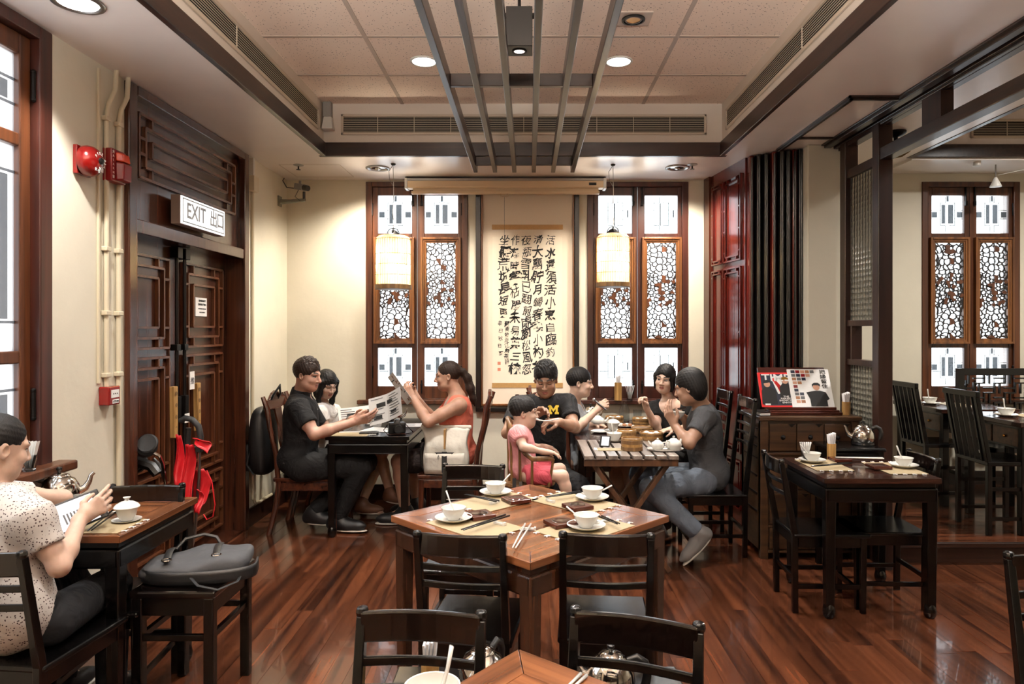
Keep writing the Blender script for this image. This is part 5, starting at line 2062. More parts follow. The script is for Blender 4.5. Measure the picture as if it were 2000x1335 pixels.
kettle('shiny kettle on the stand behind the left front chair', (-.135, 1.99, .48), D(-120))
kettle('shiny kettle on the stand behind the right front chair', (.235, 1.96, .48), D(170))
kettle('shiny kettle on the tall black stand before the cabinet', (2.14, 4.37, .80), D(160))
kettle('shiny kettle on the tablet reader\'s table under the left wall window', (-2.085, 3.03, ZTAB), D(35), True, 1.15)
kettle('shiny kettle on the long black table between the four readers', (-1.13, 5.72, ZTAB + .01), D(0), True, 1.0)
kettle('shiny kettle behind the steamers on the family table', (.535, 5.93, .735), D(10), True, 1.05)


def napkin_cup(label, loc, h=.095, r=.024, m='bamboo'):
    t_ = thing('napkin_cup', label + ' holding white napkins', 'cup', loc)
    MB().lathe([(0, .003), (r, .003), (r + .001, 0), (r + .002, h), (r - .001, h), (r - .003, .006), (0, .006)], 20).build('cup', m, t_, smooth=True)
    n = thing('napkins', 'folded white napkins in the ' + label, 'napkins', (loc[0], loc[1], loc[2] + .008))
    for k in range(4):
        b = MB()
        x = -.012 + .008 * k
        b.grid(lambda u_, v_: Vector((x + .002 * math.sin(v_ * 5 + k) + .004 * (v_ - .5) * (k - 1.5), -.017 + .034 * u_ * (1 + .15 * v_), .0 + v_ * (h + .045 + .004 * k))), 3, 5)
        b.build('napkin', 'napkin', n, solid=.006)
    return t_


napkin_cup('bamboo cup on the stand behind the left front chair', (-.285, 1.97, .48))
napkin_cup('bamboo cup at the back of the right-hand table', (1.835, 4.14, ZTAB))
napkin_cup('bamboo cup on the right end of the cabinet', (2.165, 4.66, .955), .09, .026)
napkin_cup('tall bamboo cup on the sill of the middle window', (.80, 6.12, .905), .16, .032)


def tissue_glass(label, loc, sc=1.0):
    t_ = thing('toothpick_glass', label + ' of paper sachets', 'glass', loc)
    t_.scale = (sc, sc, sc)
    MB().lathe([(0, .004), (.016, .004), (.022, 0), (.021, .006), (.026, .06), (.024, .06), (.018, .008), (0, .008)], 18).build('glass', 'glassware', t_, smooth=True)
    n = thing('sachets', 'white paper sachets in the ' + label, 'sachets', (loc[0], loc[1], loc[2] + .01 * sc))
    n.scale = (sc, sc, sc)
    for k in range(6):
        b = MB()
        x = (-2.5 + k) * .004
        b.quadbox([(x, -.006, 0), (x + .002, -.006, 0), (x + .002, .006, 0), (x, .006, 0), (x * 3.2, -.010, .10), (x * 3.2 + .002, -.010, .10), (x * 3.2 + .002, .010, .10), (x * 3.2, .010, .10)])
        b.build('sachet', 'white_paper', n)
    return t_


tissue_glass('small glass at the back left of the right-hand table', (1.66, 4.10, ZTAB))
tissue_glass('small glass on the left wall window sill', (XL + .045, 2.93, .928), 1.15)
tissue_glass('small glass on the sill of the middle window', (.905, 6.13, .905), 1.2)

# right-hand table settings
for w, (sx, sy), hd, co, (sa, sb), pm, prz in (
        ('left', (1586, 900), (1571, 876), (1640, 897), ((1585, 915), (1660, 908)), (1608, 908), D(90)),
        ('right', (1765, 910), (1763, 896), (1716, 911), ((1632, 897), (1725, 899)), (1745, 914), D(90))):
    c = G(sx, sy, ZTAB + .008)
    placemat('bamboo placemat at the %s of the right-hand table' % w, G(pm[0], pm[1], ZTAB), prz, .32, .21)
    ware('saucer', 'white saucer at the %s of the right-hand table' % w, 'saucer', (c.x, c.y, ZTAB + .0035), 'saucer')
    ware('rice_bowl', 'white bowl on its saucer at the %s of the right-hand table' % w, 'bowl', (c.x, c.y, ZTAB + .0105), 'bowl')
    spoon('white spoon in the bowl at the %s of the right-hand table' % w, (c.x + .006, c.y, ZTAB + .022), P(hd[0], hd[1], c.y))
    c = G(co[0], co[1], ZTAB + .01)
    coaster('square wooden coaster at the %s of the right-hand table' % w, c, 0, ZTAB + .0035)
    a, b_ = G(sa[0], sa[1], ZTAB + .01), G(sb[0], sb[1], ZTAB + .01)
    a.z = b_.z = ZTAB + .008
    sticks('the two %s chopsticks at the %s of the right-hand table' % ('black' if w == 'left' else 'ivory', w), a, b_, 'lacquer' if w == 'left' else 'porcelain')

# tablet reader's table
placemat('bamboo placemat under the gaiwan cup edge on the tablet reader\'s table', (-1.73, 2.72, 0), 0, .30, .20)


def gaiwan(label, x, y, z, sc=1.0, sau=True):
    t_ = thing('lidded_cup', label, 'cup', (x, y, z))
    t_.scale = (sc, sc, sc)
    piece('cup', ME['cup'], 'porcelain', t_, (0, 0, .006))
    piece('lid', ME['lid'], 'porcelain', t_, (0, 0, .058))
    piece('cup_saucer', ME['saucer'], 'porcelain', t_, (0, 0, 0), (0, 0, 0), (.72, .72, .6))
    return t_


c = G(248, 1018, ZTAB)
gaiwan('white lidded tea cup with saucer on the tablet reader\'s table', c.x, c.y, ZTAB + .0005, 1.0)
a, b_ = G(175, 1040, ZTAB + .01), G(226, 1000, ZTAB + .01)
a.z = b_.z = ZTAB + .003
sticks('the two black chopsticks by the tablet reader\'s hand', a, b_, 'lacquer', .012)
rest('white chopstick rest beside the lidded cup on the tablet reader\'s table', G(222, 1003, ZTAB), D(60), ZTAB + .0035)
c = G(137, 990, ZTAB)
ware('rice_bowl', 'white bowl nearer the kettle on the tablet reader\'s table', 'bowl', (c.x, c.y, ZTAB + .0005), 'bowl')
c = G(104, 1012, ZTAB)
ware('rice_bowl', 'white bowl partly behind the tablet on the reader\'s table', 'bowl', (c.x, c.y, ZTAB + .0005), 'bowl')

# side room tables
for (x, y, lab) in ((3.36, 5.72, 'white bowl on the farther side room table'), (3.44, 4.92, 'white bowl on the nearer side room table')):
    ware('saucer', lab.replace('bowl', 'saucer'), 'saucer', (x, y, ZP + .7685), 'saucer')
    ware('rice_bowl', lab, 'bowl', (x, y, ZP + .7755), 'bowl', sc=1.1)
    spoon(lab.replace('bowl', 'spoon standing in the bowl'), (x, y, ZP + .788), (x - .02, y, ZP + .90))
    placemat(lab.replace('white bowl', 'bamboo placemat'), (x + .20, y - .02, 0), PI / 2, .30, .20, ZP + .7682)

# ---- dim sum on the family table
def steamer(label, px, py, z, r, h, lid=0, buns=2):
    c = G(px, py, z)
    t_ = thing('bamboo_steamer', label, 'steamer', (c.x, c.y, z + .0008))
    MB().lathe([(r - .004, .012), (r, .012), (r + .001, h * .5), (r, h), (r - .004, h), (r - .005, .014)], 36).build('basket', 'bamboo', t_, smooth=True)
    for z_ in (.0, h * .55):
        MB().lathe([(r + .001, z_), (r + .003, z_ + .002), (r + .003, z_ + h * .3), (r + .001, z_ + h * .32)], 36).build('binding_hoop', 'bamboo_dark', t_, smooth=True)
    MB().lathe([(r - .004, h * .45), (0, h * .45)], 30).build('rack', 'bamboo_dark', t_)
    for k in range(buns):
        a = 2 * PI * k / buns + .3
        rr_ = r * .48 if buns > 1 else 0
        o = MB().lathe([(0, 0), (.022, .0), (.028, .010), (.022, .024), (.008, .032), (0, .034)], 14).mesh('bun', True)
        o = piece('steamed_bun', o, 'dough', None, (c.x + rr_ * math.cos(a), c.y + rr_ * math.sin(a), z + h * .45 + .0012))
        tag(o, ('right-hand', 'left-hand' if buns == 2 else 'left rear', 'front')[k] + ' bun in the ' + label, 'bun', 'steamed buns on the family table')
    return t_


Z2 = .735
steamer('deep bamboo steamer at the near edge of the slatted table', 1234, 878, .75, .068, .078)
steamer('bamboo steamer left of centre on the slatted table', 1224, 858, .75, .068, .070)
steamer('wide bamboo steamer right of centre on the slatted table', 1272, 858, .75, .082, .055, buns=3)
steamer('dark round steamer in the middle of the family table', 1254, 842, Z2, .085, .035, buns=0)
steamer('bamboo steamer at the far left of the family table', 1200, 826, Z2, .076, .060)
steamer('bamboo steamer at the far right of the family table', 1252, 829, Z2, .072, .060)


def teapot(label, x, y, z, rz, sc=1.0, flower=False):
    t_ = thing('teapot', label, 'teapot', (x, y, z), rz)
    t_.scale = (sc, sc, sc)
    MB().lathe([(0, 0), (.035, 0), (.052, .018), (.056, .036), (.046, .058), (.026, .068), (.024, .069)], 30).build('body', 'porcelain', t_, smooth=True)
    MB().lathe([(.027, .068), (.020, .076), (.006, .079), (.009, .088), (.006, .093), (0, .094)], 22).build('lid', 'porcelain', t_, smooth=True)
    MB().tube([(.048, 0, .028), (.072, 0, .042), (.082, 0, .064)], [.013, .009, .007], 10).build('spout', 'porcelain', t_, smooth=True)
    MB().tube([(-.046, 0, .058), (-.075, 0, .066), (-.085, 0, .042), (-.070, 0, .020), (-.050, 0, .020)], .0055, 8).build('handle', 'porcelain', t_, smooth=True)
    if flower:
        b = MB()
        for k in range(7):
            a = D(-150 + 17 * k)
            b.ball((math.cos(a) * .055, math.sin(a) * .055, .034 + .008 * math.sin(k * 2.1)), (.007, .007, .007), 8, 5)
        b.build('painted_flower', 'cobalt', t_, smooth=True)
    return t_


c = G(1302, 879, .75)
t = thing('tea_tray', 'small oval white tray under the two teapots', 'tray', (c.x - .01, c.y, .7508))
MB().lathe([(0, 0), (.10, 0), (.118, .008), (.12, .014), (.112, .010), (.1, .005), (0, .005)], 32, scale=(1, .62)).build('tray', 'porcelain', t, smooth=True)
teapot('white teapot with a blue flower on the small tray', c.x - .058, c.y + .005, .757, D(150), .78, True)
teapot('plain white teapot with tall lid on the small tray', c.x + .045, c.y - .005, .757, D(40), .95)
c = G(1167, 831, Z2)
teapot('round white teapot by the grey-shirted woman\'s arm', c.x, c.y, Z2 + .0008, D(0), 1.1)
c = G(1197, 842, Z2)
gaiwan('white lidded tea cup in the middle of the family table', c.x, c.y, Z2 + .0008, 1.15)
c = G(1180, 843, Z2)
ware('plate', 'white plate left of the lidded cup on the family table', 'plate', (c.x - .03, c.y - .02, Z2 + .0008), 'plate', sc=.9)
c = G(1200, 862, .75)
ware('saucer', 'white saucer under the bowl by the photo phone', 'saucer', (c.x, c.y + .01, .7508), 'saucer')
ware('rice_bowl', 'white bowl with spoon by the leaning phone', 'bowl', (c.x, c.y + .01, .758), 'bowl', sc=1.1)
spoon('white spoon in the bowl by the leaning phone', (c.x, c.y + .01, .772), (c.x - .02, c.y + .01, .90))
c = G(1232, 866, .75)
ware('tea_cup', 'small white cup between the bamboo steamers', 'cup', (c.x, c.y - .0, .7508), 'cup', sc=.72)
for (px, py, me, lab, sc_) in ((1222, 833, 'plate', 'white plate of pastries in the middle of the family table', .85), (1222, 812, 'bowl', 'white bowl at the far end of the family table', 1.3),
                               (1262, 812, 'plate', 'white plate before the woman in the black dress', .9), (1215, 848, 'saucer', 'white saucer beside the lidded cup on the family table', .9),
                               (1245, 812, 'bowl', 'white rice bowl heaped beside the far steamer', 1.0)):
    c = G(px, py, Z2)
    ware('plate' if me != 'bowl' else 'serving_bowl', lab, 'plate' if me != 'bowl' else 'bowl', (c.x, c.y, Z2 + .0008), me, sc=sc_)
c = G(1222, 833, Z2)
for k in range(4):
    o = MB().ball((0, 0, .012), (.018, .014, .012), 10, 6).mesh('pastry', True)
    tag(piece('pastry', o, 'food' if k % 2 else 'dough', None, (c.x - .035 + .023 * k, c.y + .012 * (-1) ** k, Z2 + .006)), ('leftmost pale', 'left brown', 'right pale', 'rightmost brown')[k] + ' pastry on the white plate of the family table', 'pastry', 'pastries on the white plate')
# phone leaning in its stand
c = G(1180, 872, .75)
t = thing('phone', 'black phone with lit screen leaning beside a white bowl', 'phone', (c.x, c.y, .7508), D(-18))
t.rotation_euler = (D(-28), 0, D(-22))
MB().mm(-.036, 0, 0, .036, .008, .078).build('case', 'black_plastic', t, bevel=.003)
MB().mm(-.022, -.001, .008, .028, .0, .070).build('display', 'screen_glow', t)
c = G(1188, 878, .75)
t = placemat('small brown placemat under the leaning phone', (c.x + .015, c.y + .01, 0), 0, .17, .09, .75)
c = G(1305, 842, Z2)
t = thing('menu_card', 'white menu card at the black-dressed woman\'s place', 'paper', (c.x, c.y, Z2 + .0006), D(35))
MB().mm(-.05, -.09, 0, .05, .09, .002).build('card', 'white_paper', t)
t = thing('water_jar', 'clear glass jar on the far end of the family table', 'jar', (.84, 6.0, Z2 + .0008))
MB().lathe([(0, .004), (.04, .004), (.043, 0), (.043, .10), (.028, .14), (.026, .17), (.024, .17), (.026, .14), (.04, .10), (.04, .008), (0, .008)], 24).build('jar', 'glassware', t, smooth=True)
t = thing('water_glass', 'clear tumbler beside the glass jar', 'glass', (.95, 5.98, Z2 + .0008))
MB().lathe([(0, .004), (.028, .004), (.032, 0), (.038, .10), (.036, .10), (.03, .008), (0, .008)], 22).build('tumbler', 'glassware', t, smooth=True)

# ================================================================== BAGS, PAPERS, STROLLER
def printed_sheet(name, label, c, u, w, W, H, pics=True, fold=0.0, m='white_paper', seed=1):
    """a folded paper held in the air: c centre, u right, w up directions"""
    u, w = Vector(u).normalized(), Vector(w).normalized()
    n = u.cross(w).normalized()
    w = n.cross(u).normalized()
    t_ = thing(name, label, 'paper')
    t_.matrix_world = Matrix.Translation(Vector(c)) @ Matrix((u, w, n)).transposed().to_4x4()
    b = MB()
    b.grid(lambda a, v: Vector(((a - .5) * W, (v - .5) * H, fold * (2 * abs(a - .5)) ** 1.5)), 8, 2)
    b.build('sheet', m, t_, solid=.0015)
    rr = random.Random(seed)

    def pz(x):
        return fold * (2 * abs(x / W)) ** 1.5

    for s in (-1, 1):
        k = MB()
        for i in range(9):
            v = .42 * H - i * H * .095
            for (a, d_) in ((-.44, -.05), (.06, .44)):
                if rr.random() < (.8 if pics else .12):
                    x0, x1 = a * W, (d_ - rr.uniform(0, .14)) * W
                    z0, z1 = pz(x0) + s * .0016, pz(x1) + s * .0016
                    k.v += [(x0, v, z0), (x1, v, z1), (x1, v - H * .03, z1), (x0, v - H * .03, z0)]
                    k.f.append(tuple(range(len(k.v) - 4, len(k.v))))
        k.build('text_line', 'grey_ink', t_)
        if pics:
            k = MB()
            for (x0, y0, x1, y1) in ((-.3, .08, -.05, .24), (.0, .12, .18, .26), (-.38, -.34, -.16, -.2), (.1, -.3, .3, -.16)):
                z0, z1 = pz(x0 * W) + s * .002, pz(x1 * W) + s * .002
                k.v += [(x0 * W, y0 * H, z0), (x1 * W, y0 * H, z1), (x1 * W, y1 * H, z1), (x0 * W, y1 * H, z0)]
                k.f.append(tuple(range(len(k.v) - 4, len(k.v))))
            k.build('picture', 'ink', t_)
    if not pics:
        k = MB()
        for v in (.40, .22, -.05, -.40):
            k.lathe([(0, .0018), (W * .12, .0018)], 14, (-.1 * W, v * H, 0))
        k.build('round_stamp', 'food', t_)
    return t_


def flat_paper(label, x, y, W, H, rz, z, m='white_paper'):
    t_ = thing('paper_sheet', label, 'paper', (x, y, z), rz)
    MB().mm(-W / 2, -H / 2, 0, W / 2, H / 2, .0015).build('sheet', m, t_)
    b = MB()
    for i in range(6):
        b.mm(-W * .4, H * (.35 - .13 * i), .0016, W * (.1 + .05 * (i % 3)), H * (.35 - .13 * i) + .006, .0019)
    b.build('text_line', 'grey_ink', t_)
    return t_


flat_paper('white leaflet lying at the near left of the long black table', -1.30, 5.18, .28, .20, .2, ZTAB + .0006)
flat_paper('white sheet lying in the middle of the long black table', -1.16, 5.36, .26, .20, -.3, ZTAB + .0006)
flat_paper('pale sheet lying at the right of the long black table by the orange top', -.96, 5.62, .15, .20, .1, ZTAB + .0006)
placemat('bamboo placemat under papers on the long black table', (-1.33, 5.12, 0), 0, .26, .18, ZTAB)
t = thing('phone', 'black phone lying on papers on the long black table', 'phone', (-1.21, 5.17, ZTAB + .0025), .1)
MB().mm(-.07, -.035, 0, .07, .035, .010).build('case', 'black_plastic', t, bevel=.003)
t = thing('camera', 'black camera with lens and strap on the long black table', 'camera', (-1.0, 5.17, ZTAB + .0006), D(20))
MB().mm(-.065, -.03, 0, .065, .03, .085).build('body', 'black_plastic', t, bevel=.010)
MB().quadbox([(-.025, -.03, .08), (.025, -.03, .08), (.025, .03, .08), (-.025, .03, .08), (-.016, -.02, .108), (.016, -.02, .108), (.016, .02, .108), (-.016, .02, .108)]).build('viewfinder_hump', 'black_plastic', t, bevel=.005)
MB().cyl((0, -.03, .042), (0, -.09, .042), .033, .030, 20).build('lens', 'black_rubber', t, smooth=True)
MB().tube([(.065, 0, .07), (.10, .01, .03), (.12, -.03, .006), (.05, -.09, .006), (-.08, -.07, .006), (-.10, 0, .03), (-.065, 0, .07)], .005, 6, flat=.4).build('strap', 'coaster', t, smooth=True)

# white canvas backpack on the orange woman's chair
t = thing('canvas_backpack', 'white roll-top canvas backpack on the chair of the woman in orange', 'bag', (-.64, 5.285, .432))
b = MB()
prof = [(-.155, .0), (.155, .0), (.172, .06), (.165, .20), (.178, .24), (.195, .35), (-.195, .35), (-.178, .24), (-.165, .20), (-.172, .06)]


def bagpt(a, v):
    th = 2 * PI * a
    z = v * .35
    hw = .165 + .01 * math.sin(v * 6) + .028 * max(0, v - .65) / .35
    dp = .085 * (1 - max(0, v - .62) / .38 * .88) * (.85 + .15 * math.sin(min(1, v * 3) * PI / 2))
    sx = math.copysign(abs(math.cos(th)) ** .45, math.cos(th))
    sy = math.copysign(abs(math.sin(th)) ** .45, math.sin(th))
    return Vector((hw * sx, dp * sy + .004 * math.sin(9 * th + v * 11), z))


b.grid(bagpt, 40, 14)
b.build('bag_body', 'canvas', t, smooth=True, solid=.004)
MB().mm(-.196, -.016, .335, .196, .016, .365).build('rolled_top', 'canvas', t, bevel=.01)
b = MB().grid(lambda u_, v_: Vector((-.15 + .30 * u_, -.102 - .012 * math.sin(PI * u_) + .0 * v_, .01 + .155 * v_)), 10, 4)
b.build('front_pocket', 'canvas', t, smooth=True, solid=.012)
MB().mm(-.006, -.112, .20, .006, -.02, .345).build('centre_seam', 'gold_band', t)
b = MB().grid(lambda u_, v_: Vector((-.045 + .02 * (u_ * 2 - 1) + .09 * .5 - .0, -.118 - .004 * math.sin(v_ * 4), .02 + .16 * v_)), 2, 6)
b.build('buckle_strap', 'webbing', t, solid=.004)
MB().prism([(-.075, .175), (.075, .175), (.05, .155), (-.05, .155)], .006, origin=(0, -.112, 0)).build('flap_tab', 'webbing', t)
MB().tube([(-.045, -.118, .155), (-.05, -.12, .135), (-.045, -.122, .125), (-.038, -.12, .135), (-.045, -.118, .155)], .002, 5).build('carabiner', 'brushed', t)
MB().tube([(-.165, -.02, .24), (-.19, -.04, .17), (-.185, -.05, .06), (-.165, -.03, .02)], .014, 6, flat=.4).build('shoulder_strap', 'webbing', t, smooth=True)

# black backpack hung on the polo man's chair
t = thing('backpack', 'black backpack hanging behind the man in the black polo shirt', 'bag', (-2.055, 5.30, .42))


def bp(a, v):
    th, ph = 2 * PI * a, PI * v - PI / 2
    sx = math.copysign(abs(math.cos(th)) ** .7, math.cos(th))
    sy = math.copysign(abs(math.sin(th)) ** .7, math.sin(th))
    c_ = abs(math.cos(ph)) ** .5
    return Vector((.085 * sx * c_ * (1.15 - .35 * v) - .01 * v, .165 * sy * c_, .26 + .26 * math.copysign(abs(math.sin(ph)) ** .8, math.sin(ph))))


MB().grid(bp, 32, 20).build('bag_body', 'bag_dark', t, smooth=True)
MB().tube([(.03, -.08, .47), (.10, -.07, .62), (.12, .0, .68), (.10, .07, .62), (.03, .08, .47)], .018, 8, flat=.4).build('hang_loop', 'bag_dark', t, smooth=True)
MB().tube([(-.05, -.14, .2), (-.07, -.16, .1), (-.02, -.15, .02)], .012, 6, flat=.4).build('side_strap', 'webbing', t, smooth=True)
MB().grid(lambda u_, v_: Vector((-.088 - .015 * math.sin(PI * u_), -.11 + .22 * u_, .04 + .2 * v_)), 8, 5).build('front_pocket', 'bag_dark', t, smooth=True, solid=.02)

# charcoal bag lying on the stool
t = thing('shoulder_bag', 'charcoal nylon shoulder bag with steel buckles lying on the stool', 'bag', (-1.395, 2.88, .512), D(12))


def sb(a, v):
    th, ph = 2 * PI * a, PI * v - PI / 2
    sx = math.copysign(abs(math.cos(th)) ** .55, math.cos(th))
    sy = math.copysign(abs(math.sin(th)) ** .55, math.sin(th))
    c_ = abs(math.cos(ph)) ** .6
    z = .040 + .040 * math.copysign(abs(math.sin(ph)) ** .7, math.sin(ph))
    x = .215 * sx * c_
    y = .135 * sy * c_
    z = z * (1.05 + .30 * (x / .235)) + .006 * math.sin(30 * x + 9 * y) + .005 * math.sin(14 * y - 22 * x)
    z = max(z, .0)
    return Vector((x, y, z))


MB().grid(sb, 44, 22).build('bag_body', 'bag', t, smooth=True)
MB().grid(lambda u_, v_: Vector((.02 + .225 * math.cos(-PI * .95 * u_ + .2), -.02 + -.148 * abs(math.sin(PI * .95 * u_)) ** .5, .005 + .05 * v_)), 24, 3).build('side_gusset', 'bag_dark', t, smooth=True, solid=.008)
for (x, y) in ((-.10, -.06), (.08, -.03)):
    MB().tube([(x - .02, y + .17, .075), (x - .01, y + .07, .098), (x, y, .098), (x + .01, y - .06, .088)], .014, 6, flat=.35).build('strap', 'bag_dark', t, smooth=True)
    q = [(x + .01 + .018 * math.cos(a * PI / 6), y - .055 + .016 * math.sin(a * PI / 6), .094) for a in range(13)]
    MB().tube(q, .003, 6).build('buckle', 'steel', t, smooth=True)
MB().tube([(-.10, .06, .085), (-.07, .08, .12), (0, .10, .13), (.05, .10, .115), (.07, .09, .085)], .007, 6).build('grab_handle', 'bag_dark', t, smooth=True)
MB().tube([(.0, -.15, .04), (.05, -.21, .015), (.13, -.24, .004), (.19, -.18, .010), (.20, -.12, .03)], .006, 6, flat=.5).build('shoulder_strap', 'bag_dark', t, smooth=True)

# folded red stroller
SY = 3.90
t = thing('stroller', 'folded red umbrella stroller leaning upright against the exit door', 'stroller', (-2.0, SY, 0))


def sp(px, py, dy=0):
    q = P(px, py, SY + dy)
    return (q.x + 2.0, dy, q.z)


MB().tube([sp(352, 822), sp(362, 816), sp(376, 819), sp(388, 832), sp(392, 852), sp(390, 870)], .017, 10).build('hook_handle', 'black_rubber', t, smooth=True)
MB().tube([sp(368, 835, .06), sp(366, 870, .06), sp(362, 930, .05)], .016, 8).build('hook_handle', 'black_rubber', t, smooth=True)
MB().tube([sp(390, 868), sp(389, 930), sp(384, 1000), sp(380, 1050)], .009, 8).build('frame_tube', 'brushed', t, smooth=True)
MB().tube([sp(382, 872, .05), sp(378, 930, .05), sp(374, 1046, .05)], .009, 8).build('frame_tube', 'brushed', t, smooth=True)
MB().tube([sp(302, 885, -.05), sp(312, 890, -.05), sp(318, 905, -.04), sp(324, 945, -.02), sp(340, 1000), sp(360, 1050, 0)], .010, 8).build('frame_tube', 'steel', t, smooth=True)
MB().tube([sp(300, 895, .05), sp(310, 905, .05), sp(330, 960, .04), sp(352, 1046, .04)], .009, 8).build('frame_tube', 'black_plastic', t, smooth=True)
MB().mm(-.10, -.04, .0, .05, .10, .02).build('rear_foot', 'black_rubber', t)
MB().tube([sp(360, 1040), (-.03, 0, .01)], .009, 8).tube([sp(380, 1045), (.0, .03, .01)], .009, 8).build('rear_leg', 'brushed', t, smooth=True)
for (px, py, dy, tilt_) in ((288, 866, -.06, 1.0), (287, 874, -.02, 1.0), (268, 898, .02, .8), (270, 905, .06, .8)):
    q = Vector(sp(px, py, dy))
    w = [(.045, -.012), (.055, -.008), (.058, 0), (.055, .008), (.045, .012)]
    m_ = Euler((D(62), D(20 if tilt_ == 1 else -12), 0)).to_matrix()
    whl = MB().lathe([(.035, -.010), (.048, -.012), (.056, -.006), (.056, .006), (.048, .012), (.035, .010)], 24, q, m_).build('wheel', 'black_rubber', t, smooth=True)
    MB().lathe([(0, -.006), (.034, -.008), (.036, 0), (.034, .008), (0, .006)], 16, q, m_).build('hub', 'black_plastic', whl, smooth=True)
MB().tube([sp(262, 900), sp(280, 905), sp(296, 910), sp(308, 925)], .03, 8).build('wheel_fork', 'black_plastic', t, smooth=True)


def cloth(pts_l, pts_r, dy0, amp, name='fabric'):
    n = len(pts_l)

    def f(u_, v_):
        k = min(int(v_ * (n - 1)), n - 2)
        s = v_ * (n - 1) - k
        a = Vector(sp(*pts_l[k], dy0)).lerp(Vector(sp(*pts_l[k + 1], dy0)), s)
        c2 = Vector(sp(*pts_r[k], dy0)).lerp(Vector(sp(*pts_r[k + 1], dy0)), s)
        p = a.lerp(c2, u_)
        p.y += amp * math.sin(u_ * 7 + v_ * 3) + .02 * math.sin(v_ * 5)
        return p
    MB().grid(f, 10, 14).build(name, 'red_cloth', t, smooth=True, solid=.004)


cloth([(343, 848), (340, 880), (338, 920), (346, 950)], [(352, 850), (355, 890), (358, 930), (362, 950)], -.03, .012)
cloth([(362, 868), (356, 895), (352, 940), (354, 985)], [(376, 868), (378, 900), (376, 940), (378, 985)], -.04, .015)
cloth([(374, 920), (372, 950), (376, 980), (384, 1000)], [(396, 915), (408, 940), (402, 980), (394, 990)], .01, .014)
cloth([(376, 855), (378, 862), (384, 866)], [(408, 862), (410, 872), (409, 884)], -.035, .006, 'canopy_edge')
cloth([(384, 955), (386, 975), (384, 995)], [(394, 960), (396, 980), (392, 1003)], -.05, .004, 'strap_end')
MB().tube([sp(404, 918), sp(414, 940), sp(420, 985), sp(416, 1008), sp(404, 1014), sp(398, 1004)], .006, 6, flat=.4).build('harness_strap', 'red_cloth', t, smooth=True)
MB().box(sp(389, 877), (.035, .03, .03)).build('hinge_block', 'black_plastic', t, bevel=.003)
# ================================================================== PEOPLE
# Bodies are grown from a smooth union of tapered limbs and masses, sampled on a grid and skinned.
class Field:
    def __init__(s):
        s.p = []

    def add(s, kind, k=.02, op='add', **a):
        s.p.append((kind, k, op, a))
        return s

    def cone(s, a, b, r0, r1=None, k=.02, op='add'):
        return s.add('cone', k, op, a=np.array(a, float), b=np.array(b, float), r0=r0, r1=r0 if r1 is None else r1)

    def cyl(s, a, b, r0, r1=None, k=.01, op='add'):
        return s.add('cyl', k, op, a=np.array(a, float), b=np.array(b, float), r0=r0, r1=r0 if r1 is None else r1)

    def ell(s, c, r, rot=None, k=.02, op='add'):
        return s.add('ell', k, op, c=np.array(c, float), r=np.array(r, float), m=np.eye(3) if rot is None else np.array(rot, float))

    def chain(s, pts, rs, k=.012):
        for i in range(len(pts) - 1):
            s.cone(pts[i], pts[i + 1], rs[i], rs[i + 1], k)
        return s

    def half(s, c, n, k=.004, lim=None):  # cut away everything on the n side of c, within lim of c
        return s.add('half', k, 'sub', c=np.array(c, float), n=np.array(n, float), lim=lim)

    def bounds(s):
        lo, hi = np.full(3, 1e9), np.full(3, -1e9)
        for kind, k, op, a in s.p:
            if op == 'add':
                l, h = pb(kind, a)
                lo, hi = np.minimum(lo, l), np.maximum(hi, h)
        return lo, hi


def pb(kind, a):
    if kind in ('cone', 'cyl'):
        r = max(a['r0'], a['r1'])
        return np.minimum(a['a'], a['b']) - r, np.maximum(a['a'], a['b']) + r
    if kind == 'ell':
        e = np.sqrt(((a['m'] * a['r'][None, :]) ** 2).sum(1))
        return a['c'] - e, a['c'] + e
    if kind == 'half':
        L = a['lim'] or 10
        return a['c'] - L, a['c'] + L


def pdist(kind, a, X):
    if kind in ('cone', 'cyl'):
        ab = a['b'] - a['a']
        L2 = max(ab @ ab, 1e-9)
        w = X - a['a'].astype(np.float32)
        t = (w @ ab.astype(np.float32)) / L2
        tc = np.clip(t, 0, 1)
        d = np.sqrt(((w - tc[..., None] * ab.astype(np.float32)) ** 2).sum(-1)) if kind == 'cone' else np.sqrt(((w - t[..., None] * ab.astype(np.float32)) ** 2).sum(-1))
        d = d - (a['r0'] + (a['r1'] - a['r0']) * tc)
        if kind == 'cyl':
            L = math.sqrt(L2)
            d = np.maximum(d, np.maximum(-t, t - 1) * L)
        return d
    if kind == 'ell':
        q = (X - a['c'].astype(np.float32)) @ a['m'].astype(np.float32)
        r = a['r'].astype(np.float32)
        k0 = np.sqrt(((q / r) ** 2).sum(-1))
        k1 = np.sqrt(((q / (r * r)) ** 2).sum(-1))
        return k0 * (k0 - 1) / np.maximum(k1, 1e-6)
    if kind == 'half':
        d = (X - a['c'].astype(np.float32)) @ a['n'].astype(np.float32)
        d = -d
        if a['lim']:
            rr = np.sqrt(((X - a['c'].astype(np.float32)) ** 2).sum(-1)) - a['lim']
            d = np.maximum(d, rr)
        return d


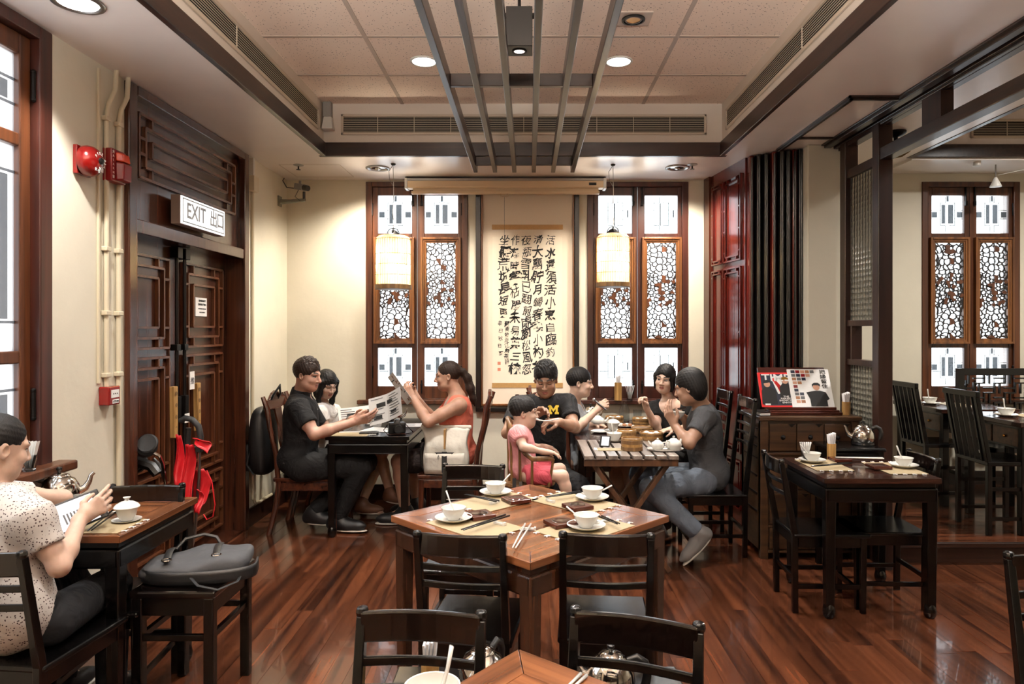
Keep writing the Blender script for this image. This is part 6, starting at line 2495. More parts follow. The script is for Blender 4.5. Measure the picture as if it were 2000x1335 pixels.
def sample(field, lo, hi, h):
    n = np.maximum(np.ceil((hi - lo) / h).astype(int) + 1, 4)
    F = np.full(tuple(n), .06, np.float32)
    ax = [(lo[i] + h * np.arange(n[i])).astype(np.float32) for i in range(3)]
    for kind, k, op, a in field.p:
        l, u = pb(kind, a)
        m = .055
        i0 = np.clip(np.floor((l - m - lo) / h).astype(int), 0, n)
        i1 = np.clip(np.ceil((u + m - lo) / h).astype(int) + 1, 0, n)
        if (i1 <= i0).any():
            continue
        X = np.stack(np.meshgrid(*[ax[q][i0[q]:i1[q]] for q in range(3)], indexing='ij'), -1)
        d = pdist(kind, a, X)
        sl = tuple(slice(i0[q], i1[q]) for q in range(3))
        c = F[sl]
        if op == 'add':
            hh = np.maximum(k - np.abs(c - d), 0) / k
            F[sl] = np.minimum(c, d) - hh * hh * k * .25
        else:
            e = -d
            hh = np.maximum(k - np.abs(c - e), 0) / k
            F[sl] = np.maximum(c, e) + hh * hh * k * .25
    return F


OFF = np.array([(0, 0, 0), (1, 0, 0), (0, 1, 0), (1, 1, 0), (0, 0, 1), (1, 0, 1), (0, 1, 1), (1, 1, 1)])
EDG = [(0, 1), (2, 3), (4, 5), (6, 7), (0, 2), (1, 3), (4, 6), (5, 7), (0, 4), (1, 5), (2, 6), (3, 7)]


def nets(F, lo, h):
    S = F < 0
    n = np.array(F.shape)
    cnt = np.zeros(tuple(n - 1), np.int8)
    for o in OFF:
        cnt += S[o[0]:n[0] - 1 + o[0], o[1]:n[1] - 1 + o[1], o[2]:n[2] - 1 + o[2]]
    act = (cnt > 0) & (cnt < 8)
    C = np.argwhere(act)
    if not len(C):
        return np.zeros((0, 3)), np.zeros((0, 4), int)
    idx = np.full(act.shape, -1, np.int32)
    idx[act] = np.arange(len(C))
    v = [F[C[:, 0] + o[0], C[:, 1] + o[1], C[:, 2] + o[2]] for o in OFF]
    acc = np.zeros((len(C), 3))
    num = np.zeros(len(C))
    for a, b in EDG:
        m = (v[a] < 0) != (v[b] < 0)
        t = np.where(m, v[a] / np.where(m, v[a] - v[b], 1), 0)
        p = OFF[a] + t[:, None] * (OFF[b] - OFF[a])
        acc[m] += p[m]
        num[m] += 1
    V = (C + acc / num[:, None]) * h + lo
    quads = []
    for ax in range(3):
        o1, o2 = (ax + 1) % 3, (ax + 2) % 3
        A = np.take(S, range(0, n[ax] - 1), ax)
        B = np.take(S, range(1, n[ax]), ax)
        E = np.argwhere(A != B)
        E = E[(E[:, o1] > 0) & (E[:, o2] > 0) & (E[:, o1] < n[o1] - 1) & (E[:, o2] < n[o2] - 1)]
        ins = S[E[:, 0], E[:, 1], E[:, 2]]
        q = []
        for (da, db) in ((-1, -1), (0, -1), (0, 0), (-1, 0)):
            c = E.copy()
            c[:, o1] += da
            c[:, o2] += db
            q.append(idx[c[:, 0], c[:, 1], c[:, 2]])
        Q = np.stack(q, 1)
        Q[~ins] = Q[~ins][:, ::-1]
        quads.append(Q)
    return V, np.concatenate(quads)


def np_mesh(name, V, Q):
    me = bpy.data.meshes.new(name)
    me.vertices.add(len(V))
    me.vertices.foreach_set('co', np.ascontiguousarray(V, np.float32).ravel())
    me.loops.add(len(Q) * 4)
    me.loops.foreach_set('vertex_index', np.ascontiguousarray(Q, np.int32).ravel())
    me.polygons.add(len(Q))
    me.polygons.foreach_set('loop_start', np.arange(0, len(Q) * 4, 4, dtype=np.int32))
    me.polygons.foreach_set('use_smooth', np.ones(len(Q), bool))
    me.update(calc_edges=True)
    return me


def skin_field(field, h, boxes=(), drop=None):
    """mesh of a field: coarse everywhere, finer inside the boxes [(lo, hi, h)]"""
    lo, hi = field.bounds()
    lo, hi = lo - 3 * h, hi + 3 * h
    V, Q = nets(sample(field, lo, hi, h), lo, h)
    for (bl, bh, fh) in boxes:
        ins = ((V > bl + h * .8) & (V < bh - h * .8)).all(1)
        Q = Q[~ins[Q].all(1)]
    Vs, Qs, nv = [V], [Q], len(V)
    for (bl, bh, fh) in boxes:
        v2, q2 = nets(sample(field, bl, bh, fh), bl, fh)
        Vs.append(v2)
        Qs.append(q2 + nv)
        nv += len(v2)
    return np.concatenate(Vs), np.concatenate(Qs)


def compact(V, Q):
    used = np.zeros(len(V), bool)
    used[Q.ravel()] = True
    mp = np.cumsum(used) - 1
    return V[used], mp[Q]


# ---- materials of people
def cloth_mat(name, col, rough=.8, noise=.10, bump=.5, bscale=9):
    m = mat(name, col, rough, noise=noise, nscale=10, bump=bump, bscale=bscale, spec=.3)
    for n in m.node_tree.nodes:
        if n.type == 'BUMP':
            n.inputs['Distance'].default_value = .05
        if n.type == 'TEX_NOISE' and abs(n.inputs['Scale'].default_value - bscale) < .01:
            n.inputs['Distortion'].default_value = 1.2
    return m


def skin_mat(name, col):
    m = mat(name, col, .48, noise=.10, nscale=26, bump=.06, bscale=60, spec=.4)
    b = m.node_tree.nodes['Principled BSDF']
    b.inputs['Subsurface Weight'].default_value = .12
    b.inputs['Subsurface Radius'].default_value = (.012, .005, .003)
    b.inputs['Subsurface Scale'].default_value = 1.0
    return m


def hair_mat(name, c):
    m, nt, b = new_mat(name)
    tc = nt.nodes.new('ShaderNodeTexCoord')
    mp = nt.nodes.new('ShaderNodeMapping')
    mp.inputs['Scale'].default_value = (320, 320, 40)
    n = nt.nodes.new('ShaderNodeTexNoise')
    n.inputs['Scale'].default_value = 1
    n.inputs['Detail'].default_value = 4
    nt.links.new(tc.outputs['Object'], mp.inputs['Vector'])
    nt.links.new(mp.outputs['Vector'], n.inputs['Vector'])
    r = ramp(nt, [(.35, lin(tuple(x * .6 for x in c))), (.7, lin(tuple(min(1, x * 1.5) for x in c)))])
    nt.links.new(n.outputs['Fac'], r.inputs['Fac'])
    nt.links.new(r.outputs['Color'], b.inputs['Base Color'])
    bp = nt.nodes.new('ShaderNodeBump')
    bp.inputs['Strength'].default_value = .6
    bp.inputs['Distance'].default_value = .004
    nt.links.new(n.outputs['Fac'], bp.inputs['Height'])
    nt.links.new(bp.outputs['Normal'], b.inputs['Normal'])
    b.inputs['Roughness'].default_value = .5
    b.inputs['Specular IOR Level'].default_value = .3
    return m


def dotted_mat():
    m, nt, b = new_mat('dotted_blouse')
    tc = nt.nodes.new('ShaderNodeTexCoord')
    v = nt.nodes.new('ShaderNodeTexVoronoi')
    v.inputs['Scale'].default_value = 115
    n = nt.nodes.new('ShaderNodeTexNoise')
    n.inputs['Scale'].default_value = 60
    ma = nt.nodes.new('ShaderNodeMath')
    ma.operation = 'MULTIPLY_ADD'
    ma.inputs[1].default_value = .35
    nt.links.new(tc.outputs['Object'], v.inputs['Vector'])
    nt.links.new(tc.outputs['Object'], n.inputs['Vector'])
    nt.links.new(n.outputs['Fac'], ma.inputs[0])
    nt.links.new(v.outputs['Distance'], ma.inputs[2])
    r = ramp(nt, [(.43, lin((.24, .15, .14))), (.49, lin((.76, .73, .70)))])
    nt.links.new(ma.outputs[0], r.inputs['Fac'])
    nt.links.new(r.outputs['Color'], b.inputs['Base Color'])
    b.inputs['Roughness'].default_value = .75
    w = nt.nodes.new('ShaderNodeTexNoise')
    w.inputs['Scale'].default_value = 20
    nt.links.new(tc.outputs['Object'], w.inputs['Vector'])
    bp = nt.nodes.new('ShaderNodeBump')
    bp.inputs['Strength'].default_value = .5
    bp.inputs['Distance'].default_value = .012
    nt.links.new(w.outputs['Fac'], bp.inputs['Height'])
    nt.links.new(bp.outputs['Normal'], b.inputs['Normal'])
    return m


M['skin_fair'] = skin_mat('skin_ruddy', (.74, .57, .49))
M['skin_tan'] = skin_mat('skin_tan', (.72, .56, .47))
M['skin_light'] = skin_mat('skin_light', (.78, .65, .57))
M['skin_warm'] = skin_mat('skin_warm', (.61, .47, .385))
M['lips'] = mat('lips', (.60, .37, .33), .4)
M['brow'] = mat('eyebrow', (.10, .075, .06), .7)
M['eye_white'] = mat('eye_white', (.82, .79, .76), .2)
M['iris'] = mat('iris', (.06, .045, .04), .15)
M['hair_black'] = hair_mat('black_hair', (.042, .036, .035))
M['hair_brown'] = hair_mat('dark_brown_hair', (.14, .095, .07))
M['black_cotton'] = cloth_mat('black_cotton', (.075, .075, .08))
M['black_dress'] = cloth_mat('black_dress_cotton', (.055, .052, .055))
M['grey_cotton'] = cloth_mat('charcoal_cotton', (.235, .24, .25))
M['lightgrey_cotton'] = cloth_mat('light_grey_cotton', (.56, .57, .58))
M['orange_cotton'] = cloth_mat('coral_orange_cotton', (.93, .50, .41))
M['pink_cotton'] = cloth_mat('pink_cotton', (.88, .60, .60))
M['red_cotton'] = cloth_mat('red_cotton', (.68, .27, .31))
M['white_cotton'] = cloth_mat('white_cotton', (.86, .84, .82))
M['denim'] = cloth_mat('grey_denim', (.34, .37, .41), .8, .2)
M['dark_denim'] = cloth_mat('dark_denim', (.06, .064, .075), .8, .2)
M['dark_trousers'] = cloth_mat('dark_trousers', (.05, .05, .055))
M['brown_shorts'] = cloth_mat('dark_brown_shorts', (.12, .085, .075))
M['dotted'] = dotted_mat()
M['shoe_black'] = mat('black_shoe', (.06, .06, .065), .5)
M['shoe_grey'] = mat('grey_canvas_shoe', (.42, .41, .40), .8, bump=.2, bscale=60)
M['shoe_brown'] = mat('brown_shoe', (.36, .23, .16), .5)
M['shoe_sole'] = mat('pale_sole', (.78, .75, .70), .6)
M['yellow_print'] = mat('yellow_print', (.88, .76, .22), .6)
M['pearl'] = mat('pearl', (.90, .88, .84), .2)


def unit(v):
    v = np.array(v, float)
    return v / max(np.linalg.norm(v), 1e-9)


def frame(fwd, up=(0, 0, 1)):
    f = unit(fwd)
    r = unit(np.cross(f, up))
    u = np.cross(r, f)
    return np.stack([r, f, u], 1)  # columns: right, forward, up


def add_hand(F, wrist, d, palm_n, thumb_side, curl=(.5, .5, .5, .5), size=1.0, thumb=.5, spread=1.0):
    """d: wrist to knuckles; palm_n: the way the palm faces; thumb_side: towards the thumb"""
    w = np.array(wrist, float)
    d = unit(d)
    n = unit(np.array(palm_n) - d * (np.array(palm_n) @ d))
    s = np.cross(d, n)
    if s @ np.array(thumb_side) < 0:
        s = -s
    z = size
    kn = []
    for i, off in enumerate((.030, .011, -.010, -.029)):
        kn.append(w + d * (.090, .094, .090, .080)[i] * z + s * off * z)
    F.cone(w - d * .01, w + d * .03, .023 * z, .022 * z, .02)
    for i in range(4):
        F.cone(w + d * .022 * z + s * (.016, .006, -.006, -.015)[i] * z, kn[i], .0135 * z, .0110 * z, .016)
    L = ((.042, .026, .020), (.047, .029, .021), (.043, .027, .021), (.034, .021, .018))
    for i in range(4):
        dd = unit(d + s * (.10, .03, -.05, -.13)[i] * spread)
        p = kn[i]
        ang = 0
        for j in range(3):
            ang += curl[i] * (1.15, 1.0, .65)[j]
            q = p + (dd * math.cos(ang) + n * math.sin(ang)) * L[i][j] * z
            F.cone(p, q, (.0098, .0088, .0080)[j] * z, (.0088, .0080, .0068)[j] * z, .004)
            p = q
    # thumb leaves the side of the palm near its base
    b0 = w + d * .022 * z + s * .018 * z
    t1 = b0 + (d * .55 + s * .62 + n * .45) * .040 * z
    t2 = t1 + unit(d * .85 + s * (.30 - .5 * thumb) + n * (.25 + .5 * thumb)) * .033 * z
    t3 = t2 + unit(d * .85 + s * (.05 - .6 * thumb) + n * (.25 + .5 * thumb)) * .026 * z
    F.cone(b0, t1, .015 * z, .0118 * z, .012)
    F.cone(t1, t2, .0115 * z, .0100 * z, .005)
    F.cone(t2, t3, .0098 * z, .0078 * z, .004)
    return w + d * .09 * z


def head_pts(c, fwd, up, s):
    A = frame(fwd, up)

    def L(x, y, z):
        return np.array(c) + A @ np.array([x, y, z]) * s
    return A, L


def add_head(F, c, fwd, up, s=1.0, jaw=1.0, nose=1.0):
    A, L = head_pts(c, fwd, up, s)
    F.ell(L(0, -.016, .036), np.array((.074, .095, .090)) * s, A, .02)
    F.ell(L(0, .026, -.035), np.array((.061 * jaw, .066, .080)) * s, A, .035)
    F.ell(L(0, .050, -.088), np.array((.036 * jaw, .034, .028)) * s, A, .025)      # chin
    for q in (-1, 1):
        F.ell(L(q * .040 * jaw, .020, -.068), np.array((.022, .040, .026)) * s, A, .03)  # jaw corner
        F.ell(L(q * .040, .062, -.026), np.array((.022, .020, .020)) * s, A, .02)  # cheek
        F.cone(L(q * .012, .086, .025), L(q * .046, .066, .026), .0105 * s, .010 * s, .014)  # brow ridge
        F.ell(L(q * .031, .094, .004), np.array((.017, .014, .010)) * s, A, .012, 'sub')   # eye socket
        F.ell(L(q * .031, .0705, .004), np.array((.0135, .0125, .0115)) * s, A, .003)  # eyeball
        F.ell(L(q * .076, -.012, -.004), np.array((.010, .018, .030)) * s, A @ np.array(Euler((.15, q * .1, q * -.35)).to_matrix()), .008)  # ear
        F.ell(L(q * .082, -.008, -.002), np.array((.006, .010, .017)) * s, A, .004, 'sub')
        F.ell(L(q * .0125, .094, -.033), np.array((.0085, .010, .0075)) * s, A, .006)  # nostril wing
    F.cone(L(0, .083, .016), L(0, .103 + .004 * nose, -.026), .0085 * s, .0105 * s * nose, .012)  # nose
    F.ell(L(0, .105, -.030), np.array((.0105, .0095, .0085)) * s * nose, A, .006)
    F.ell(L(0, .0845, -.058), np.array((.021, .0105, .0062)) * s, A, .004)   # upper lip
    F.ell(L(0, .0825, -.0685), np.array((.018, .0105, .0066)) * s, A, .004)  # lower lip
    F.ell(L(0, .0915, -.0632), np.array((.020, .010, .0012)) * s, A, .002, 'sub')
    return A, L


def paint_head(me, V, Q, c, fwd, up, s, brow=1.0, closed=False):
    """lips, brows and eyes get their own material slots on the one body mesh"""
    A = frame(fwd, up)
    ctr = V[Q].mean(1)
    q = (ctr - np.array(c)) @ A / s
    x, y, z = np.abs(q[:, 0]), q[:, 1], q[:, 2]
    near = (np.abs(q) < .16).all(1)
    mi = np.zeros(len(Q), np.int32)
    mi[near & (y > .072) & (x < .022 - np.abs(z + .063) * .5) & (np.abs(z + .063) < .0115)] = 1
    arch = .0285 + .006 * np.sin((x - .012) / .04 * 3.0)
    mi[near & (y > .05) & (x > .013) & (x < .050) & (np.abs(z - arch) < .0042 * brow)] = 2
    ey = near & (y > .062) & ((x - .031) ** 2 / .0145 ** 2 + (z - .0035) ** 2 / .0058 ** 2 < 1)
    if closed:
        mi[near & (y > .062) & (np.abs(x - .031) < .0145) & (np.abs(z + .001 - .25 * (x - .031) ** 2 / .0145) < .0022)] = 4
    else:
        mi[ey] = 3
        mi[ey & ((x - .031) ** 2 + (z - .004) ** 2 < .0068 ** 2)] = 4
        mi[near & (y > .06) & (np.abs(x - .031) < .0165) & (np.abs(z - .0095 + 9 * (x - .031) ** 2) < .0018)] = 2
    me.polygons.foreach_set('material_index', mi)


def torso(F, j, fat=1.0, off=0.0, bust=0.0, ts=1.0):
    """j: pelvis, neck, shR, shL world points"""
    pel, nk, sr, sl = [np.array(j[k], float) for k in ('pelvis', 'neck', 'shR', 'shL')]
    up = unit(nk - pel)
    rt = unit(sr - sl)
    rt = unit(rt - up * (rt @ up))
    fw = np.cross(up, rt)
    A = np.stack([rt, fw, up], 1)
    H = np.linalg.norm(nk - pel)
    sw = np.linalg.norm(sr - sl) / 2

    def L(x, y, z):
        return pel + A @ np.array([x, y, z])
    o = off
    T = ts
    F.ell(L(0, -.01 * T, .03 * T), (.165 * fat * T + o, .125 * fat * T + o, .125 * T + o), A, .03)
    F.ell(L(0, .012 * T, .20 * H / .5), (.140 * fat * T + o, .108 * fat * T + o, .16 * T + o), A, .05)
    F.ell(L(0, .0, .345 * H / .5), (.150 * (.6 + .4 * fat) * sw / .17 + o, .108 * (.6 + .4 * fat) * T + o, .165 * T + o), A, .05)
    F.cone(sl * .86 + sr * .14 - up * .012, sr * .86 + sl * .14 - up * .012, .056 * T + o, .056 * T + o, .05)
    F.cone(sl, sl * .7 + sr * .3, .052 * T + o, .055 * T + o, .04)
    F.cone(sr, sr * .7 + sl * .3, .052 * T + o, .055 * T + o, .04)
    F.cone(nk - up * .03 * T, nk * .35 + (sr * .5 + sl * .5) * .65 - up * .03 * T, .058 * T + o, .08 * T + o, .05 * T)
    if bust:
        for q in (-1, 1):
            F.ell(L(q * .072, .085 * fat, .33 * H / .5), (.062 + o, .052 * bust + o, .062 + o), A, .04)
    return A, L, H


def leg_pts(j, s):
    return [np.array(j[k + s], float) for k in ('hip', 'knee', 'ank', 'toe')]


def person(label, j, skin, hair, cloth, head_s=1.0, fat=1.0, hands=None, hair_style='short', jaw=1.0, nose=1.0, bust=0, brow=1.0, closed=False, limb=1.0, extra=None, ts=1.0, bodyres=.0085, faceres=.0034):
    root = thing('person', label, 'person', (j['pelvis'][0], j['pelvis'][1], 0))
    base = np.array([j['pelvis'][0], j['pelvis'][1], 0])
    J = {k: np.array(v, float) for k, v in j.items()}
    F = Field()
    A, L, H = torso(F, J, fat, 0, bust, ts)
    hc, hf, hu = J['head'], J['fwd'], J.get('up', np.array((0, 0, 1.0)))
    HA, HL = add_head(F, hc, hf, hu, head_s, jaw, nose)
    nkf = .86 if jaw < .96 else 1.0
    F.cone(HL(0, -.026, -.055), J['neck'], .052 * nkf * head_s * (.7 + .3 * jaw), .060 * nkf * head_s * (.7 + .3 * fat), .03)
    hw = []
    for s in 'RL':
        sh, el, wr = J['sh' + s], J['el' + s], J['wr' + s]
        F.cone(sh, sh * .4 + el * .6, .050 * limb * (.6 + .4 * fat), .043 * limb * (.6 + .4 * fat), .03)
        F.cone(sh * .4 + el * .6, el, .043 * limb * (.6 + .4 * fat), .036 * limb, .02)
        fm = el * .68 + wr * .32
        F.cone(el, fm, .037 * limb, .039 * limb, .02)
        F.cone(fm, wr, .038 * limb, .0255 * limb, .02)
        if hands and s in hands:
            q = hands[s]
            add_hand(F, wr, q[0], q[1], q[2], q[3] if len(q) > 3 else (.5,) * 4, q[4] if len(q) > 4 else limb, q[5] if len(q) > 5 else .5)
        else:
            add_hand(F, wr, wr - el, (0, 0, -1), (1, 0, 0) if s == 'L' else (-1, 0, 0), (.35,) * 4, limb)
        hw.append(wr)
        hp, kn, an, to = leg_pts(J, s)
        F.cone(hp, kn, .082 * limb * (.5 + .5 * fat), .056 * limb, .03)
        cm = kn * .7 + an * .3
        F.cone(kn, cm, .055 * limb, .055 * limb, .03)
        F.cone(cm, an, .055 * limb, .037 * limb, .02)
        F.cone(an, to, .040 * limb, .030 * limb, .02)
        F.cone(an, an + unit(an - to) * .03, .036 * limb, .03 * limb, .02)
    boxes = [(hc - .165 * head_s, hc + .165 * head_s, faceres)]
    for w, s in zip(hw, 'RL'):
        d = unit(hands[s][0]) if hands and s in hands else unit(J['wr' + s] - J['el' + s])
        c = w + d * .075 * limb
        boxes.append((c - .125 * limb, c + .125 * limb, .0033))
    V, Q = skin_field(F, bodyres, boxes)
    V, Q = compact(V, Q)
    me = np_mesh('body', V - base, Q)
    for k in (skin, 'lips', 'brow', 'eye_white', 'iris'):
        me.materials.append(M[k])
    paint_head(me, V, Q, hc, hf, hu, head_s, brow, closed)
    body = link('body', me, None, root)

    def dress(name, field, m, h=.0085):
        v, q = skin_field(field, h)
        return link(name, np_mesh(name, v - base, q), m, root)

    # ---- hair
    G_ = Field()
    s = head_s
    if hair_style in ('short', 'crop', 'child', 'grey', 'mop'):
        G_.ell(HL(0, -.018, .046), np.array((.086, .106, .096)) * s, HA, .02)
        if hair_style == 'mop':
            G_.ell(HL(0, -.050, -.02), np.array((.084, .066, .085)) * s, HA, .04)
        front = .050 if hair_style not in ('child', 'mop') else .030
        G_.ell(HL(0, .105, -.035 + (front - .05)), np.array((.070, .075, .092)) * s, HA, .012, 'sub')
        for q in (-1, 1):
            G_.ell(HL(q * .09, .045, -.03), np.array((.035, .05, .062)) * s, HA, .008, 'sub')
            if hair_style not in ('child', 'mop'):
                G_.ell(HL(q * .088, -.006, -.022), np.array((.02, .026, .036)) * s, HA, .006, 'sub')
        G_.half(HL(0, 0, -.045 if hair_style not in ('child', 'mop') else -.065 if hair_style == 'child' else -.085), -HA[:, 2] + HA[:, 1] * .35, .01)
    elif hair_style == 'bob':
        G_.ell(HL(0, -.018, .044), np.array((.090, .108, .100)) * s, HA, .02)
        G_.ell(HL(0, -.050, -.045), np.array((.088, .068, .095)) * s, HA, .04)
        for q in (-1, 1):
            G_.cone(HL(q * .078, .022, .03), HL(q * .078, .008, -.080), .020 * s, .010 * s, .03)
        G_.ell(HL(.012, .112, -.040), np.array((.066, .078, .104)) * s, HA, .012, 'sub')
        G_.half(HL(0, 0, -.110), -HA[:, 2], .01)
    elif hair_style == 'long':
        G_.ell(HL(0, -.018, .044), np.array((.088, .107, .100)) * s, HA, .02)
        for q in (-1, 1):
            G_.chain([HL(q * .078, .030, .04), HL(q * .080, .030, -.06), HL(q * .075, .035, -.16), HL(q * .07, .045, -.23)], [.026 * s, .024 * s, .02 * s, .008 * s], .03)
        G_.ell(HL(0, -.055, -.06), np.array((.085, .06, .12)) * s, HA, .04)
        G_.ell(HL(0, .112, -.048), np.array((.063, .072, .098)) * s, HA, .012, 'sub')
    elif hair_style in ('ponytail', 'pulled'):
        G_.ell(HL(0, -.020, .040), np.array((.079, .100, .094)) * s, HA, .02)
        G_.ell(HL(0, .102, -.022), np.array((.080, .078, .094)) * s, HA, .014, 'sub')
        for q in (-1, 1):
            G_.ell(HL(q * .085, .02, -.035), np.array((.03, .05, .062)) * s, HA, .008, 'sub')
        G_.half(HL(0, 0, -.04), -HA[:, 2] + HA[:, 1] * .45, .02)
        if hair_style == 'ponytail':
            G_.cone(HL(0, -.10, .035), HL(0, -.135, .030), .030 * s, .024 * s, .02)
            G_.chain([HL(0, -.13, .03), HL(0.01, -.165, -.03), HL(.015, -.18, -.12), HL(.02, -.195, -.21), HL(.02, -.205, -.27)], [.026 * s, .034 * s, .036 * s, .026 * s, .008 * s], .02)
        else:
            G_.cone(HL(0, -.10, -.01), HL(0, -.125, -.02), .030 * s, .028 * s, .02)
    v, q = skin_field(G_, .0042)
    if len(v):
        if hair_style in ('short', 'grey'):  # tousled tufts on the crown
            q_ = (v - np.array(hc)) @ HA / s
            top = np.clip((q_[:, 2] - .055) / .06, 0, 1) * np.clip((q_[:, 1] + .12) / .12, .25, 1)
            tuft = np.sin(q_[:, 0] * 150 + 1.3 * np.sin(q_[:, 1] * 90)) * np.sin(q_[:, 1] * 120 + 2 * np.sin(q_[:, 0] * 70)) + .6 * np.sin(q_[:, 0] * 310 + q_[:, 1] * 260)
            v = v + (HA @ np.array((0, .35, 1.0)))[None, :] * (top * (.004 + .0055 * tuft))[:, None] * s
        v = v + .0007 * np.sin(v[:, [2, 0, 1]] * 310 + v[:, [1, 2, 0]] * 130)
        link('hair', np_mesh('hair', v - base, q), hair, root)

    # ---- clothes
    for c in cloth:
        kind, m = c[0], c[1]
        g = Field()
        if kind in ('shirt', 'tank', 'polo', 'dress', 'tee'):
            o = .013
            torso(g, J, fat, o, bust, ts)
            if kind != 'tank':
                fr = c[2] if len(c) > 2 else .6
                for sd in 'RL':
                    sh, el = J['sh' + sd], J['el' + sd]
                    e = sh + (el - sh) * fr
                    rr_ = .050 * limb * (.6 + .4 * fat)
                    g.cyl(sh - unit(el - sh) * .02, e, rr_ + .017, rr_ + .014, .035)
            if kind == 'tank':
                for sd, q in (('R', 1), ('L', -1)):
                    sh, el = J['sh' + sd], J['el' + sd]
                    g.cone(sh + A[:, 0] * q * .035 + A[:, 2] * .10, sh + A[:, 0] * q * .05 - A[:, 2] * .10, .060, .055, .02, 'sub')
            # neckline
            nr = .062 * head_s * (.75 + .25 * fat)
            if kind in ('dress', 'tank'):
                g.ell(L(0, .10, H - .02), (.085, .10, .085), A, .012, 'sub')
                g.cone(J['neck'] - A[:, 2] * .02, J['neck'] + A[:, 2] * .2, nr + .022, nr + .03, .01, 'sub')
            else:
                ax = unit(HL(0, -.026, -.055) - J['neck'])
                g.cone(J['neck'] + A[:, 1] * .012 - ax * .0, J['neck'] + ax * .2, nr + .003, nr + .02, .008, 'sub')
                g.ell(J['neck'] + A[:, 1] * .06 * ts - A[:, 2] * .015, (.040 * ts, .05 * ts, .055 * ts), A, .01, 'sub')
            g.half(L(0, 0, (-.10 if kind != 'dress' else -.3) * ts), -A[:, 2], .006)
            dress({'shirt': 'blouse', 'tank': 'tank_top', 'polo': 'polo_shirt', 'dress': 'dress', 'tee': 't_shirt'}[kind], g, m)
            if kind == 'polo':
                k = Field()
                ax = unit(HL(0, -.026, -.055) - J['neck'])
                k.cyl(J['neck'] - ax * .01, J['neck'] + ax * .045, nr + .017, nr + .010, .008)
                k.cyl(J['neck'] - ax * .06, J['neck'] + ax * .1, nr + .004, nr + .002, .004, 'sub')
                k.ell(J['neck'] + A[:, 1] * .085 + ax * .03, (.022, .06, .06), A, .006, 'sub')
                dress('collar', k, m, .0045)
        elif kind in ('trousers', 'shorts'):
            fr = c[2] if len(c) > 2 else .97
            for sd in 'RL':
                hp, kn, an, to = leg_pts(J, sd)
                lo_ = limb * (.5 + .5 * fat)
                if kind == 'trousers':
                    g.cone(hp, kn, .082 * lo_ + .014, .056 * limb + .016, .03)
                    e = kn + (an - kn) * fr
                    g.cyl(kn, e, .056 * limb + .018, .044 * limb + .016, .03)
                else:
                    e = hp + (kn - hp) * fr
                    g.cyl(hp, e, .082 * lo_ + .016, .070 * limb + .018, .03)
            g.ell(L(0, -.01 * ts, .03 * ts), (.165 * fat * ts + .012, .125 * fat * ts + .012, .118 * ts), A, .04)
            dress(kind, g, m, .0095)
        elif kind == 'shoes':
            for sd in 'RL':
                hp, kn, an, to = leg_pts(J, sd)
                k = Field()
                d = unit(to - an)
                sole_n = unit(c[3][sd]) if len(c) > 3 else np.array((0, 0, -1.0))
                dd = unit(d - sole_n * (d @ sole_n))
                heel = an + sole_n * .045 * limb - dd * .035 * limb
                tip = heel + dd * .235 * limb
                sdv = np.cross(dd, sole_n)
                B = np.stack([sdv, dd, sole_n], 1)
                k.ell((heel + tip) / 2 - sole_n * .005, (.044 * limb, .130 * limb, .036 * limb), B, .02)
                k.cone(heel - sole_n * .01 * limb, an + (kn - an) * .05, .044 * limb, .050 * limb, .03)
                k.cone(heel + dd * .06, tip - dd * .05, .042 * limb, .036 * limb, .02)
                k.cone(an, heel + dd * .11 * limb, .049 * limb, .042 * limb, .03)
                k.half((heel + tip) / 2 + sole_n * .027 * limb, sole_n, .006)
                dress('shoe', k, m, .006)
                k = Field()
                k.ell((heel + tip) / 2 + sole_n * .028 * limb, (.046 * limb, .136 * limb, .012), B, .01)
                dress('shoe_sole', k, c[2] if len(c) > 2 and c[2] else 'shoe_sole', .006)
    if extra:
        extra(root, base, HL, HA, A, L, H, J)
    return root


def W3(px, py, Y):
    return tuple(P(px, py, Y))


def mesh_child(b, name, m, root, base, smooth=True):
    o = b.build(name, m, root, smooth=smooth)
    o.location = tuple(-base)
    return o


# 1 ---- man in the black polo shirt
j = dict(pelvis=(-1.75, 5.20, .53), neck=W3(588, 770, 5.20), head=W3(601, 733, 5.18), fwd=(1, -.22, -.16),
         shR=W3(581, 794, 5.01), elR=W3(614, 848, 4.93), wrR=W3(692, 823, 5.06), shL=W3(600, 794, 5.39), elL=W3(632, 846, 5.48), wrL=W3(690, 818, 5.28),
         hipR=(-1.70, 5.10, .51), kneeR=(-1.27, 5.19, .50), ankR=(-1.46, 5.20, .10), toeR=(-1.30, 5.17, .04),
         hipL=(-1.70, 5.31, .51), kneeL=(-1.27, 5.37, .50), ankL=(-1.66, 5.26, .13), toeL=(-1.51, 5.24, .05))


def ex(root, base, HL, HA, A, L, H, J):
    b = MB()
    for k in range(2):
        p = L(0, .122 - .004 * k, H - .11 - .07 * k)
        b.ball(p, .006, 8, 6)
    mesh_child(b, 'shirt_button', 'pearl', root, base)
    b = MB().cyl(tuple(J['wrL'] * .93 + J['elL'] * .07), tuple(J['wrL'] * .86 + J['elL'] * .14), .034, .035, 16)
    mesh_child(b, 'wrist_watch', 'brushed', root, base)


